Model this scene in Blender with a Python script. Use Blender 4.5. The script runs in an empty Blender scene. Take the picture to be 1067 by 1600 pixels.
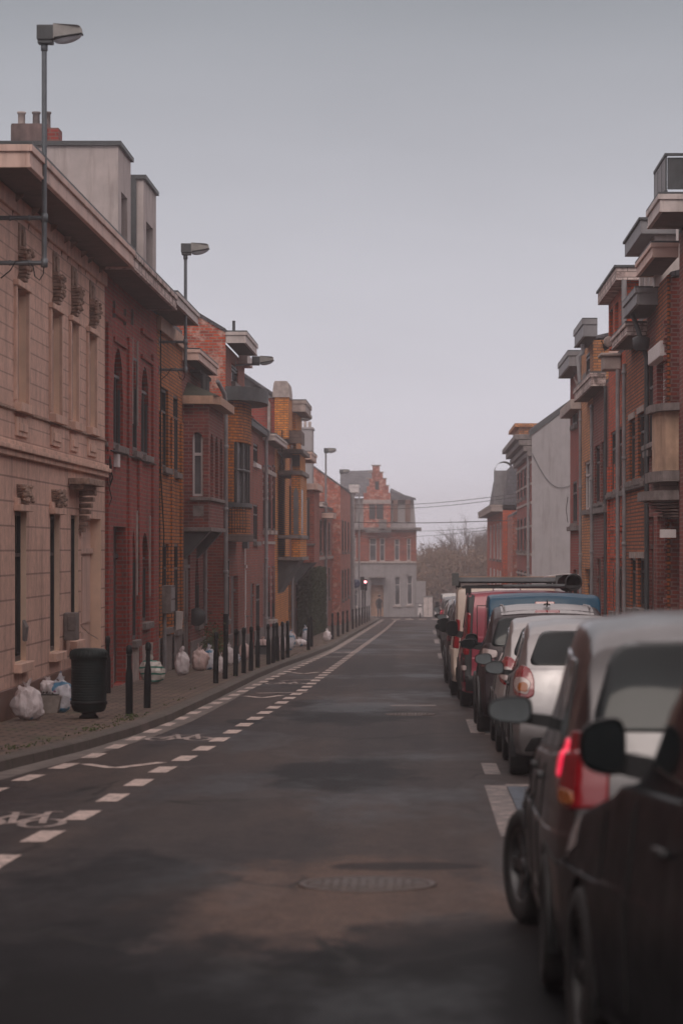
import bpy, bmesh, math, random
from mathutils import Vector, Matrix, noise
from mathutils.bvhtree import BVHTree
R = math.radians
random.seed(7)
SC = bpy.context.scene
COL = SC.collection

# ---------------------------------------------------------------- camera, sky, sun, exposure
F, VX, VY, CAMZ = 4700.0, 660.0, 857.0, 1.8          # focal length in photo pixels, vanishing point, lens height
cd = bpy.data.cameras.new("camera"); cam = bpy.data.objects.new("camera", cd); COL.objects.link(cam)
SC.camera = cam
cam.location = (0, 0, CAMZ); cam.rotation_euler = (R(90), 0, 0)
cd.sensor_fit = 'VERTICAL'; cd.sensor_height = 36; cd.sensor_width = 24
cd.lens = 36 * F / 1600
cd.shift_x = (533.5 - VX) / 1600; cd.shift_y = (VY - 800) / 1600
cd.clip_start = 0.3; cd.clip_end = 3000
cd.dof.use_dof = True; cd.dof.focus_distance = 62; cd.dof.aperture_fstop = 3.2
SC.render.engine = 'CYCLES'
SC.cycles.use_denoising = True
SC.cycles.max_bounces = 6; SC.cycles.volume_bounces = 1; SC.cycles.transparent_max_bounces = 8
SC.cycles.sample_clamp_indirect = 4
SC.view_settings.view_transform = 'Standard'; SC.view_settings.look = 'None'
SC.view_settings.exposure = 0.0; SC.view_settings.gamma = 1
SUN_EL, SUN_AZ = 42, 186
w = bpy.data.worlds.new("World"); SC.world = w; w.use_nodes = True
nt = w.node_tree; nt.nodes.clear()
sky = nt.nodes.new('ShaderNodeTexSky'); sky.sky_type = 'NISHITA'; sky.sun_disc = False
sky.sun_elevation = R(SUN_EL); sky.sun_rotation = R(SUN_AZ); sky.air_density = 1.0; sky.dust_density = 6; sky.ozone_density = 1
hs = nt.nodes.new('ShaderNodeHueSaturation'); hs.inputs['Saturation'].default_value = 0.12
mx = nt.nodes.new('ShaderNodeMix'); mx.data_type = 'RGBA'; mx.inputs[0].default_value = 0.8      # cloud cover over the clear sky
tc = nt.nodes.new('ShaderNodeTexCoord'); sp = nt.nodes.new('ShaderNodeSeparateXYZ')
rp = nt.nodes.new('ShaderNodeValToRGB')
e = rp.color_ramp.elements
e[0].position = 0.0; e[0].color = (10.0, 9.6, 10.6, 1)
e[1].position = 0.18; e[1].color = (3.2, 3.4, 3.8, 1)
n = e.new(0.07); n.color = (7.5, 7.4, 8.15, 1)
n = e.new(0.42); n.color = (9.4, 8.3, 8.3, 1)
n = e.new(0.95); n.color = (13.5, 11.6, 11.2, 1)
bg = nt.nodes.new('ShaderNodeBackground'); bg.inputs['Strength'].default_value = 0.1
out = nt.nodes.new('ShaderNodeOutputWorld')
lk = nt.links.new
lk(tc.outputs['Generated'], sp.inputs[0]); lk(sp.outputs[2], rp.inputs[0])
cn = nt.nodes.new('ShaderNodeTexNoise'); cn.inputs['Scale'].default_value = 5; cn.inputs['Detail'].default_value = 5; cm = nt.nodes.new('ShaderNodeMapping'); cm.inputs['Scale'].default_value = (1, 1, 4)
lk(tc.outputs['Generated'], cm.inputs[0]); lk(cm.outputs[0], cn.inputs['Vector'])
cr_ = nt.nodes.new('ShaderNodeValToRGB'); cr_.color_ramp.elements[0].position = .3; cr_.color_ramp.elements[0].color = (.94, .942, .945, 1); cr_.color_ramp.elements[1].position = .7; cr_.color_ramp.elements[1].color = (1.05, 1.05, 1.05, 1)
lk(cn.outputs['Fac'], cr_.inputs[0]); cx = nt.nodes.new('ShaderNodeMix'); cx.data_type = 'RGBA'; cx.blend_type = 'MULTIPLY'; cx.inputs[0].default_value = 1     # faint cloud structure
lk(rp.outputs[0], cx.inputs[6]); lk(cr_.outputs[0], cx.inputs[7])
lk(sky.outputs[0], hs.inputs['Color']); lk(hs.outputs[0], mx.inputs[6]); lk(cx.outputs[2], mx.inputs[7])
lk(mx.outputs[2], bg.inputs[0]); lk(bg.outputs[0], out.inputs[0])
sl = bpy.data.lights.new("sun", 'SUN'); so = bpy.data.objects.new("sun", sl); COL.objects.link(so)
sl.energy = 0.85; sl.angle = R(26); sl.color = (1.0, 0.88, 0.78)
so.rotation_euler = (R(90 - SUN_EL), 0, R(180 - SUN_AZ)); so.location = (0, -20, 60)

# ---------------------------------------------------------------- helpers
G = 0.0152
def gz(d): return -G * min(d, 215.0)
def zs(y, d): return CAMZ + (VY - y) * d / F            # height of a photo row at distance d
def dx(x, X): return F * X / (x - VX)                   # distance at which the plane X shows at photo column x
def gd(y, up=0.0): return (CAMZ - up) * F / (y - VY - F * G)
def interp(t, P):
    if t <= P[0][0]: return P[0][1]
    for (a, va), (b, vb) in zip(P, P[1:]):
        if t <= b: return va + (vb - va) * (t - a) / (b - a)
    return P[-1][1]

SPLIT = {'plinth', 'gable', 'panel_seam', 'stone_strip', 'corbel', 'bracket', 'pilaster', 'brick_label', 'wall_anchor', 'lintel', 'attic_window', 'roof_rail', 'dormer_window', 'gable_window', 'headlight', 'end_stop', 'console', 'frame_post'}
class MB:
    def __init__(s): s.v = []; s.f = []; s.sm = []
    def add(s, vs, fs, smooth=False):
        o = len(s.v); s.v += [tuple(p) for p in vs]
        for f in fs: s.f.append([i + o for i in f]); s.sm.append(smooth)
        return s
    def quad(s, a, b, c, d): return s.add([a, b, c, d], [(0, 1, 2, 3)])
    def box(s, x0, x1, y0, y1, z0, z1):
        x0, x1 = min(x0, x1), max(x0, x1)
        v = [(x, y, z) for z in (z0, z1) for y in (y0, y1) for x in (x0, x1)]
        return s.add(v, [(0, 2, 3, 1), (4, 5, 7, 6), (0, 1, 5, 4), (2, 6, 7, 3), (0, 4, 6, 2), (1, 3, 7, 5)])
    def prism(s, poly, h0, h1, axis='z', smooth=False):
        def P(a, b, h): return {'z': (a, b, h), 'y': (a, h, b), 'x': (h, a, b)}[axis]
        n = len(poly); v = [P(a, b, h0) for a, b in poly] + [P(a, b, h1) for a, b in poly]
        s.add(v, [tuple(range(n))[::-1], tuple(range(n, 2 * n))])
        return s.add(v, [(i, (i + 1) % n, n + (i + 1) % n, n + i) for i in range(n)], smooth)
    def tube(s, pts, r, n=8, caps=True):
        pts = [Vector(p) for p in pts]; rs = r if isinstance(r, (list, tuple)) else [r] * len(pts)
        v = []; m = len(pts); up = None
        for i, p in enumerate(pts):
            t = (pts[min(i + 1, m - 1)] - pts[max(i - 1, 0)]).normalized()
            if up is None:
                up = Vector((0, 0, 1)) if abs(t.z) < .9 else Vector((1, 0, 0))
            a = t.cross(up).normalized(); b = a.cross(t).normalized(); up = b
            for k in range(n):
                q = 2 * math.pi * k / n
                v.append(p + (a * math.cos(q) + b * math.sin(q)) * rs[i])
        f = [(i * n + k, i * n + (k + 1) % n, (i + 1) * n + (k + 1) % n, (i + 1) * n + k) for i in range(m - 1) for k in range(n)]
        s.add(v, f, True)
        if caps: s.add(v, [tuple(range(n)), tuple(range((m - 1) * n, m * n))])
        return s
    def lathe(s, c, prof, n=24, axis='z', sx=1, sy=1):
        v = []; m = len(prof)
        for r, h in prof:
            for k in range(n):
                q = 2 * math.pi * k / n; a, b = r * math.cos(q) * sx, r * math.sin(q) * sy
                v.append({'z': (c[0] + a, c[1] + b, c[2] + h), 'x': (c[0] + h, c[1] + a, c[2] + b), 'y': (c[0] + a, c[1] + h, c[2] + b)}[axis])
        return s.add(v, [(i * n + k, i * n + (k + 1) % n, (i + 1) * n + (k + 1) % n, (i + 1) * n + k) for i in range(m - 1) for k in range(n)], True)
    def build(s, name, mat, parent=None, bev=0.0, base=(0, 0, 0)):
        if name in SPLIT:                                       # one object per separate piece
            pa = list(range(len(s.v)))
            def find(i):
                while pa[i] != i: pa[i] = pa[pa[i]]; i = pa[i]
                return i
            for f in s.f:
                for k in f[1:]: pa[find(k)] = find(f[0])
            gr = {}
            for f, q in zip(s.f, s.sm): gr.setdefault(find(f[0]), []).append((f, q))
            if len(gr) > 1:
                for fs in gr.values():
                    ids = sorted({k for f, _ in fs for k in f}); mp = {k: i for i, k in enumerate(ids)}; m2 = MB()
                    for f, q in fs: m2.add([], [])
                    m2.v = [s.v[k] for k in ids]; m2.f = [[mp[k] for k in f] for f, _ in fs]; m2.sm = [q for _, q in fs]
                    o = m2.build(name, mat, parent, bev, base)
                return o
        me = bpy.data.meshes.new(name)
        org = Vector(parent.get('org', (0, 0, 0))) if parent is not None else Vector(base)
        me.from_pydata([tuple(Vector(p) - org) for p in s.v], [], s.f)
        me.materials.append(mat)
        for p, q in zip(me.polygons, s.sm): p.use_smooth = q
        me.validate(); me.update()
        o = bpy.data.objects.new(name, me); COL.objects.link(o)
        if parent is not None: o.parent = parent; o['org'] = tuple(org)
        else: o.location = org; o['org'] = tuple(org)
        if bev:
            b = o.modifiers.new("bevel", 'BEVEL'); b.width = bev; b.segments = 2; b.limit_method = 'ANGLE'
        return o
def tag(o, label, cat=None, group=None, kind=None):
    if label: o['label'] = label
    if cat: o['category'] = cat
    if group: o['group'] = group
    if kind: o['kind'] = kind
    return o
def thing(name, loc, label, cat, group=None):
    o = bpy.data.objects.new(name, None); COL.objects.link(o); o.location = loc; o['org'] = tuple(loc)
    o.empty_display_size = .2
    return tag(o, label, cat, group)
def struct(name, mb, mat): return tag(mb.build(name, mat), None, None, None, 'structure')
def copy_tree(o, loc=None, parent=None, rotz=None):
    c = o.copy(); COL.objects.link(c)
    if parent is not None: c.parent = parent
    if loc is not None: c.location = loc
    if rotz is not None: c.rotation_euler.z = rotz
    for ch in list(o.children): copy_tree(ch, None, c)
    return c

# ---------------------------------------------------------------- materials
def newmat(name):
    m = bpy.data.materials.new(name); m.use_nodes = True
    return m, m.node_tree, m.node_tree.nodes['Principled BSDF']
def N(t, typ, **kw):
    n = t.nodes.new(typ)
    for k, v in kw.items():
        if k in n.inputs: n.inputs[k].default_value = v
        else: setattr(n, k, v)
    return n
def mixc(t, fac, a, b, mode='MIX'):
    n = t.nodes.new('ShaderNodeMix'); n.data_type = 'RGBA'; n.blend_type = mode
    for i, v in ((0, fac), (6, a), (7, b)):
        if isinstance(v, bpy.types.NodeSocket): t.links.new(v, n.inputs[i])
        elif i == 0: n.inputs[0].default_value = v
        else: n.inputs[i].default_value = tuple(v) + (1,) if len(v) == 3 else v
    return n.outputs[2]
def ramp(t, src, p0, p1, c0=(0, 0, 0, 1), c1=(1, 1, 1, 1)):
    r = t.nodes.new('ShaderNodeValToRGB'); r.color_ramp.elements[0].position = p0; r.color_ramp.elements[1].position = p1
    r.color_ramp.elements[0].color = c0; r.color_ramp.elements[1].color = c1
    t.links.new(src, r.inputs[0]); return r.outputs[0]
def coords(t, scale=(1, 1, 1)):
    c = t.nodes.new('ShaderNodeTexCoord'); m = t.nodes.new('ShaderNodeMapping'); m.inputs['Scale'].default_value = scale
    t.links.new(c.outputs['Object'], m.inputs[0]); return m.outputs[0]
def noisef(t, scale, detail=6, rough=.6, sc=(1, 1, 1)):
    n = N(t, 'ShaderNodeTexNoise'); n.inputs['Scale'].default_value = scale; n.inputs['Detail'].default_value = detail
    n.inputs['Roughness'].default_value = rough; t.links.new(coords(t, sc), n.inputs['Vector']); return n.outputs['Fac']
def bump(t, b, src, strength=.3, dist=.01):
    n = t.nodes.new('ShaderNodeBump'); n.inputs['Strength'].default_value = strength; n.inputs['Distance'].default_value = dist
    t.links.new(src, n.inputs['Height']); t.links.new(n.outputs[0], b.inputs['Normal'])
def plain(name, c, rough=.6, metal=0, var=.25, scale=6, coat=0, bumps=0, spec=.5, vs=(1, 1, 1)):
    m, t, b = newmat(name)
    b.inputs['Roughness'].default_value = rough; b.inputs['Metallic'].default_value = metal
    b.inputs['Coat Weight'].default_value = coat; b.inputs['Coat Roughness'].default_value = .05
    b.inputs['Specular IOR Level'].default_value = spec
    if var:
        f = noisef(t, scale, sc=vs); f = ramp(t, f, .35, .7)
        cc = mixc(t, f, [x * (1 - var) for x in c], [min(1, x * (1 + var * .6)) for x in c])
        if any(k in name for k in ('render', 'wood', 'board', 'zinc', 'stone', 'plaster', 'panel')):
            cc = mixc(t, ramp(t, noisef(t, 3.5, 6, .7, (1, 1, .10)), .50, .74), cc, mixc(t, 1, cc, (.62, .58, .56), 'MULTIPLY'))      # rain streaks
        t.links.new(cc, b.inputs['Base Color'])
        if bumps: bump(t, b, f, bumps)
    else: b.inputs['Base Color'].default_value = tuple(c) + (1,)
    return m
def wallvec(t):
    c = t.nodes.new('ShaderNodeTexCoord'); s = t.nodes.new('ShaderNodeSeparateXYZ'); a = t.nodes.new('ShaderNodeMath'); k = t.nodes.new('ShaderNodeCombineXYZ')
    t.links.new(c.outputs['Object'], s.inputs[0]); t.links.new(s.outputs[0], a.inputs[0]); t.links.new(s.outputs[1], a.inputs[1])
    t.links.new(a.outputs[0], k.inputs[0]); t.links.new(s.outputs[2], k.inputs[1]); return k.outputs[0]
def brick(name, c1, c2, mortar, bw=.23, bh=.078, mo=.012, dirt=.35, rough=.85, worn=None, bmp=.6):
    m, t, b = newmat(name)
    if 'stucco' not in name and 'soffit' not in name:
        def sat(c):
            g = sum(c) / 3; return [max(.012, min(.8, (g + (x - g) * 1.42) * 1.32)) for x in c]
        c1, c2 = sat(c1), sat([x * .78 for x in c2]); mortar = [x * .8 for x in mortar]
    n = N(t, 'ShaderNodeTexBrick'); n.offset = .5
    n.inputs['Color1'].default_value = tuple(c1) + (1,); n.inputs['Color2'].default_value = tuple(c2) + (1,)
    n.inputs['Mortar'].default_value = tuple(mortar) + (1,); n.inputs['Scale'].default_value = 1
    n.inputs['Mortar Size'].default_value = mo; n.inputs['Mortar Smooth'].default_value = .1
    n.inputs['Brick Width'].default_value = bw; n.inputs['Row Height'].default_value = bh
    t.links.new(wallvec(t), n.inputs['Vector'])
    col = n.outputs['Color']
    f = ramp(t, noisef(t, .9, 8, .65, (1, .6, .5)), .38, .68)
    col = mixc(t, f, col, [1 - dirt] * 3, 'MULTIPLY') if dirt else col
    g = ramp(t, noisef(t, 7, 4), .3, .75, (.78, .78, .78, 1), (1.12, 1.12, 1.12, 1))
    col = mixc(t, ramp(t, noisef(t, 2.2, 6, .7, (1, 1, .16)), .50, .72), col, mixc(t, 1, col, (.56, .54, .54), 'MULTIPLY'))      # soot and rain streaks
    col = mixc(t, 1.0, col, g, 'MULTIPLY')
    if worn:
        col = mixc(t, ramp(t, noisef(t, 3.5, 8, .7), .5, .62), col, worn)
    t.links.new(col, b.inputs['Base Color']); b.inputs['Roughness'].default_value = rough
    iv = t.nodes.new('ShaderNodeInvert'); t.links.new(n.outputs['Fac'], iv.inputs['Color']); bump(t, b, iv.outputs[0], bmp, .008)
    return m

M = {}
M['cream_up'] = brick('cream_stucco_upper', (.76, .49, .40), (.73, .47, .38), (.46, .29, .235), 2.6, .215, .011, .18, bmp=.3)
M['cream_lo'] = brick('cream_stucco_lower', (.75, .485, .395), (.72, .46, .37), (.38, .235, .19), 1.35, .335, .013, .2, bmp=.3)
M['cream'] = plain('cream_plaster', (.70, .46, .37), .8, var=.2, scale=3)
M['reveal'] = plain('smooth_cream_reveal', (.78, .55, .42), .8, var=.12, scale=2)
M['cream_dirty'] = plain('weathered_cream_stone', (.36, .24, .19), .85, var=.5, scale=9, bumps=.5)
M['fascia'] = plain('pinkish_painted_wood', (.62, .43, .37), .6, var=.12, scale=2)
M['fascia_w'] = plain('off_white_painted_wood', (.55, .47, .45), .6, var=.2, scale=3)
M['peeling'] = brick('peeling_white_paint', (.62, .52, .50), (.52, .42, .40), (.2, .14, .12), .5, .12, .008, .1, worn=(.13, .09, .085))
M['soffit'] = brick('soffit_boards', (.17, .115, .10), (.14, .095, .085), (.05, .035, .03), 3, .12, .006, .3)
M['red'] = brick('deep_red_brick', (.27, .062, .052), (.20, .045, .042), (.31, .16, .13))
M['darkred'] = brick('dark_red_brick', (.20, .056, .048), (.13, .038, .036), (.33, .2, .17), dirt=.45)
M['redbrown'] = brick('red_brown_brick', (.26, .075, .055), (.19, .055, .046), (.34, .19, .15))
M['brightred'] = brick('orange_red_brick', (.46, .115, .065), (.36, .085, .055), (.28, .13, .1), dirt=.25)
M['yellow'] = brick('ochre_brick', (.40, .16, .064), (.30, .112, .05), (.12, .07, .05))
M['orange'] = brick('orange_brick', (.55, .235, .10), (.46, .19, .085), (.24, .13, .09), dirt=.25)
M['ochre'] = brick('brown_ochre_brick', (.36, .125, .062), (.25, .085, .05), (.10, .05, .035), mo=.016)
M['paleyellow'] = brick('pale_ochre_brick', (.50, .26, .15), (.42, .2, .12), (.28, .16, .11), dirt=.25)
M['gable'] = brick('weathered_pink_brick', (.40, .105, .07), (.28, .075, .06), (.42, .27, .22), worn=(.50, .30, .25), dirt=.3)
M['far_render'] = plain('soiled_grey_render', (.27, .245, .25), .9, var=.15, scale=2)
M['render_grey'] = plain('grey_render', (.33, .305, .315), .9, var=.12, scale=2, bumps=.1)
M['render_warm'] = plain('warm_grey_render', (.43, .37, .36), .9, var=.14, scale=2.2, bumps=.15)
M['pink'] = plain('pale_pink_render', (.62, .42, .37), .9, var=.1, scale=2)
M['stone'] = plain('blue_stone', (.19, .16, .155), .75, var=.4, scale=5, bumps=.3)
M['stone_l'] = plain('pale_stone', (.40, .33, .31), .8, var=.3, scale=5, bumps=.3)
M['tan'] = plain('tan_painted_board', (.45, .27, .19), .65, var=.2)
M['white'] = plain('white_paint', (.66, .60, .60), .5, var=.08)
M['lead'] = plain('dark_zinc_sheet', (.055, .06, .066), .55, var=.3, scale=4)
M['zinc'] = plain('grey_zinc_sheet', (.20, .19, .20), .5, var=.25, scale=3)
M['pipe'] = plain('grey_downpipe_paint', (.25, .235, .245), .45, var=.25, scale=3)
M['slate'] = brick('slate_roof', (.12, .115, .125), (.09, .09, .1), (.05, .05, .055), .3, .2, .01, .3)
M['tile'] = brick('red_roof_tiles', (.36, .10, .075), (.27, .075, .06), (.12, .04, .035), .25, .22, .02, .35)
M['black'] = plain('black_powder_coat', (.007, .009, .011), .5, var=.3, spec=.25)
M['binmat'] = plain('dark_green_black_plastic', (.006, .013, .014), .55, var=.4, bumps=.15, spec=.25)
M['rubber'] = plain('tyre_rubber', (.014, .014, .015), .75, var=.3)
M['dark'] = plain('dark_void', (.012, .012, .013), .9, var=0)
M['doorw'] = plain('dark_varnished_door', (.06, .035, .03), .45, var=.3, scale=4)
M['doorg'] = plain('dark_grey_door', (.045, .05, .058), .4, var=.2)
M['doorb'] = plain('brown_painted_door', (.15, .075, .055), .5, var=.2)
M['frame_w'] = plain('white_window_frame', (.56, .50, .50), .4, var=.05)
M['frame_d'] = plain('dark_window_frame', (.035, .032, .034), .45, var=.15)
M['galv'] = plain('galvanised_steel', (.13, .145, .16), .45, metal=.4, var=.2, scale=5)
M['concrete'] = plain('concrete', (.28, .24, .22), .85, var=.3, scale=6, bumps=.2)
def glassm(name, c, r=.08, spec=.35):
    m, t, b = newmat(name); b.inputs['Roughness'].default_value = r; b.inputs['Specular IOR Level'].default_value = spec
    f = ramp(t, noisef(t, 1.2, 2), .35, .65)
    t.links.new(mixc(t, f, [x * .6 for x in c], [x * 1.4 for x in c]), b.inputs['Base Color']); return m
M['pane'] = glassm('dark_window_glass', (.018, .022, .026), .15, .25)
M['pane_c'] = glassm('curtained_window_glass', (.10, .10, .11), .2)
M['shutter'] = brick('roller_shutter_slats', (.42, .36, .36), (.40, .34, .34), (.15, .12, .12), 9, .05, .008, .1)
M['carglass'] = glassm('car_glass', (.016, .020, .022), .06, .22)
# ---------------------------------------------------------------- ground, road, pavements
def asphalt(name, base, warm):
    m, t, b = newmat(name)
    def mth(op, a, v):
        q = t.nodes.new('ShaderNodeMath'); q.operation = op; t.links.new(a, q.inputs[0])
        if isinstance(v, (int, float)): q.inputs[1].default_value = v
        else: t.links.new(v, q.inputs[1])
        return q.outputs[0]
    big = ramp(t, noisef(t, .35, 6, .6, (1, .22, 1)), .42, .62)
    mid = ramp(t, noisef(t, 1.6, 6, .7, (1, .35, 1)), .35, .7)
    fine = ramp(t, noisef(t, 38, 5, .85), .34, .68, (.45, .45, .45, 1), (1.55, 1.5, 1.5, 1))
    col = mixc(t, big, base, warm)
    col = mixc(t, mid, col, mixc(t, 1, col, (.72, .74, .78), 'MULTIPLY'))
    cy = t.nodes.new('ShaderNodeTexCoord'); sy = t.nodes.new('ShaderNodeSeparateXYZ'); t.links.new(cy.outputs['Object'], sy.inputs[0])
    def mth(op, a, v):
        q = t.nodes.new('ShaderNodeMath'); q.operation = op; t.links.new(a, q.inputs[0])
        if isinstance(v, (int, float)): q.inputs[1].default_value = v
        else: t.links.new(v, q.inputs[1])
        return q.outputs[0]
    def blob(cx, cy, rx, ry, k=.9, lo=1.0, hi=.75):
        c_ = t.nodes.new('ShaderNodeTexCoord'); mp = t.nodes.new('ShaderNodeMapping'); mp.vector_type = 'POINT'
        mp.inputs['Location'].default_value = (-cx / rx, -cy / ry, 0); mp.inputs['Scale'].default_value = (1 / rx, 1 / ry, 0)
        t.links.new(c_.outputs['Object'], mp.inputs[0]); ln = t.nodes.new('ShaderNodeVectorMath'); ln.operation = 'LENGTH'; t.links.new(mp.outputs[0], ln.inputs[0])
        return ramp(t, mth('ADD', ln.outputs['Value'], mth('MULTIPLY', mth('SUBTRACT', noisef(t, 1.6, 7, .65, (1, .45, 1)), .5), k * 2)), hi, lo, (1, 1, 1, 1), (0, 0, 0, 1))
    col = mixc(t, blob(-.35, 17.0, 1.25, 4.2), col, (.088, .062, .052))                       # bare pale patch round the cover
    for bb in ((-.1, 19.9, .55, .35), (.25, 14.6, .75, 2.3), (-2.1, 15.5, .9, 6.5), (-1.2, 12.8, 2.8, 2.2), (.3, 13, 1.2, 2.4), (-2, 13.5, 2, 3), (-1.1, 45, 1.3, 3.5), (-2.5, 42.5, .3, 1.0), (-1.8, 49.5, .5, 2.2), (-.8, 30, .9, 3)):
        col = mixc(t, blob(*bb), col, mixc(t, 1, col, (.33, .37, .43), 'MULTIPLY'))
    wet_vignette = mth('ADD', mth('MULTIPLY', mth('SUBTRACT', sy.outputs[1], mth('MULTIPLY', sy.outputs[0], 1.2)), -.10), mth('MULTIPLY', noisef(t, .8, 7, .65, (1, .4, 1)), 1.5))
    wet_vignette = ramp(t, wet_vignette, -1.28 + 1.0, -1.05 + 1.0) if False else ramp(t, mth('ADD', wet_vignette, 1.25), .30, .46)     # damp stain, plus lens vignette darkening painted into the near road
    col = mixc(t, wet_vignette, col, mixc(t, 1, col, (.34, .38, .44), 'MULTIPLY'))
    damp = ramp(t, noisef(t, .28, 5, .65, (1.4, .5, 1)), .53, .60)                  # damp patches, darker and smoother
    col = mixc(t, damp, col, mixc(t, 1, col, (.55, .58, .64), 'MULTIPLY'))
    col = mixc(t, 1, col, fine, 'MULTIPLY')
    col = mixc(t, 1, col, ramp(t, noisef(t, 1, 3, .5, (2.2, .02, 1)), .35, .65, (.84, .84, .86, 1), (1.16, 1.13, 1.1, 1)), 'MULTIPLY')      # wheel tracks
    col = mixc(t, 1, col, ramp(t, noisef(t, 7, 7, .75, (1, .5, 1)), .3, .7, (.76, .76, .78, 1), (1.22, 1.2, 1.18, 1)), 'MULTIPLY')
    vo = t.nodes.new('ShaderNodeTexVoronoi'); vo.feature = 'DISTANCE_TO_EDGE'; vo.inputs['Scale'].default_value = .55; wp = N(t, 'ShaderNodeTexNoise'); wp.inputs['Scale'].default_value = 1.7; wp.inputs['Detail'].default_value = 5
    cc = coords(t, (1, .5, 1)); t.links.new(cc, wp.inputs['Vector']); t.links.new(mixc(t, .22, cc, wp.outputs['Color']), vo.inputs['Vector'])
    crack = ramp(t, mth('MULTIPLY', vo.outputs['Distance'], 1.0), .003, .012, (1, 1, 1, 1), (0, 0, 0, 1))
    crack = mth('MULTIPLY', crack, ramp(t, noisef(t, .25, 3), .5, .58))
    col = mixc(t, crack, col, (.014, .013, .013))
    t.links.new(col, b.inputs['Base Color'])
    t.links.new(ramp(t, noisef(t, .28, 5, .65, (1.4, .5, 1)), .5, .62, (.62, .62, .62, 1), (.42, .42, .42, 1)), b.inputs['Roughness'])
    b.inputs['Specular IOR Level'].default_value = .06
    bump(t, b, noisef(t, 90, 3, .8), .35, .006)
    return m
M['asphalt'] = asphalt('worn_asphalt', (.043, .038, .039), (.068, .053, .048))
M['patchm'] = asphalt('old_concrete_asphalt_patch', (.088, .068, .062), (.070, .058, .056))
m, t, b = newmat('concrete_pavers')
n = N(t, 'ShaderNodeTexBrick'); n.offset = .5
n.inputs['Color1'].default_value = (.165, .105, .078, 1); n.inputs['Color2'].default_value = (.105, .068, .054, 1); n.inputs['Mortar'].default_value = (.022, .018, .013, 1)
n.inputs['Scale'].default_value = 1; n.inputs['Mortar Size'].default_value = .022; n.inputs['Brick Width'].default_value = .30; n.inputs['Row Height'].default_value = .30
t.links.new(coords(t), n.inputs['Vector'])
col = mixc(t, ramp(t, noisef(t, .8, 8, .7), .42, .66), n.outputs['Color'], (.55, .52, .5), 'MULTIPLY')
col = mixc(t, ramp(t, noisef(t, 1.7, 7, .75), .56, .66), col, (.055, .075, .022))
t.links.new(col, b.inputs['Base Color']); b.inputs['Roughness'].default_value = .85
iv = t.nodes.new('ShaderNodeInvert'); t.links.new(n.outputs['Fac'], iv.inputs['Color']); bump(t, b, iv.outputs[0], .7, .012)
M['paver'] = m
m, t, b = newmat('kerb_stone')
n = N(t, 'ShaderNodeTexBrick'); n.offset = 0
n.inputs['Color1'].default_value = (.10, .078, .07, 1); n.inputs['Color2'].default_value = (.075, .06, .055, 1); n.inputs['Mortar'].default_value = (.02, .02, .016, 1)
n.inputs['Scale'].default_value = 1; n.inputs['Mortar Size'].default_value = .012; n.inputs['Brick Width'].default_value = 40; n.inputs['Row Height'].default_value = 1.0
t.links.new(coords(t), n.inputs['Vector'])
t.links.new(mixc(t, ramp(t, noisef(t, 2.5, 8, .7), .45, .65), n.outputs['Color'], (.06, .055, .04)), b.inputs['Base Color'])
b.inputs['Roughness'].default_value = .85; bump(t, b, noisef(t, 14, 5), .3)
M['kerb'] = m
m, t, b = newmat('road_paint')
wv = ramp(t, noisef(t, 9, 8, .8), .47, .60)
t.links.new(mixc(t, wv, (.54, .42, .38), (.17, .14, .13)), b.inputs['Base Color']); b.inputs['Roughness'].default_value = .7
M['paint'] = m
m, t, b = newmat('half_worn_road_paint')
wv = ramp(t, noisef(t, 11, 9, .8), .44, .58)
t.links.new(mixc(t, wv, (.40, .31, .28), (.12, .10, .10)), b.inputs['Base Color']); b.inputs['Roughness'].default_value = .7
M['paint_m'] = m
m, t, b = newmat('worn_road_paint')
wv = ramp(t, noisef(t, 6, 9, .8), .36, .54)
t.links.new(mixc(t, wv, (.34, .26, .24), (.09, .08, .08)), b.inputs['Base Color']); b.inputs['Roughness'].default_value = .7
M['paint_w'] = m
M['paint_blue'] = plain('worn_blue_road_paint', (.06, .08, .11), .7, var=.5, scale=9)

def strip(mb, ds, L, Rr, zo):
    for a, b_ in zip(ds, ds[1:]):
        mb.quad((L(a), a, gz(a) + zo(a)), (Rr(a), a, gz(a) + zo(a)), (Rr(b_), b_, gz(b_) + zo(b_)), (L(b_), b_, gz(b_) + zo(b_)))
KP = [(-30, -4.95), (20, -4.95), (26, -4.62), (30.4, -4.27), (34.7, -3.88), (38.5, -3.66), (42.5, -3.55), (51.6, -3.52), (64, -3.52), (73.6, -3.42), (86, -3.17), (99.5, -3.0), (130, -2.98), (215, -3.0)]
kerbX = lambda d: interp(d, KP)
DS = [-60, -30, -10, 5, 15, 20, 23, 26, 28, 30.4, 32.5, 34.7, 36.5, 38.5, 40.5, 42.5, 47, 51.6, 58, 64, 69, 73.6, 80, 86, 93, 99.5, 115, 130, 150, 170, 190, 205, 215]
FAR = [215, 240, 300, 400, 640]
c = lambda v: (lambda d: v)
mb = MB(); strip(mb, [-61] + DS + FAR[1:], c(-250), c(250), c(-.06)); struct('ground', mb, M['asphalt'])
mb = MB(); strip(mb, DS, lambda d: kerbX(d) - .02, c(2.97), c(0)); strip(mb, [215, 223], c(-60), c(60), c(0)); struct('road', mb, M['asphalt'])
RK = 2.95
mb = MB(); strip(mb, DS, c(-14), lambda d: kerbX(d) - .19, c(.12)); struct('pavement_left', mb, M['paver'])
mb = MB(); strip(mb, DS[:-1] + [211], c(RK + .17), c(14), c(.12)); struct('pavement_right', mb, M['paver'])
mb = MB()
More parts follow.
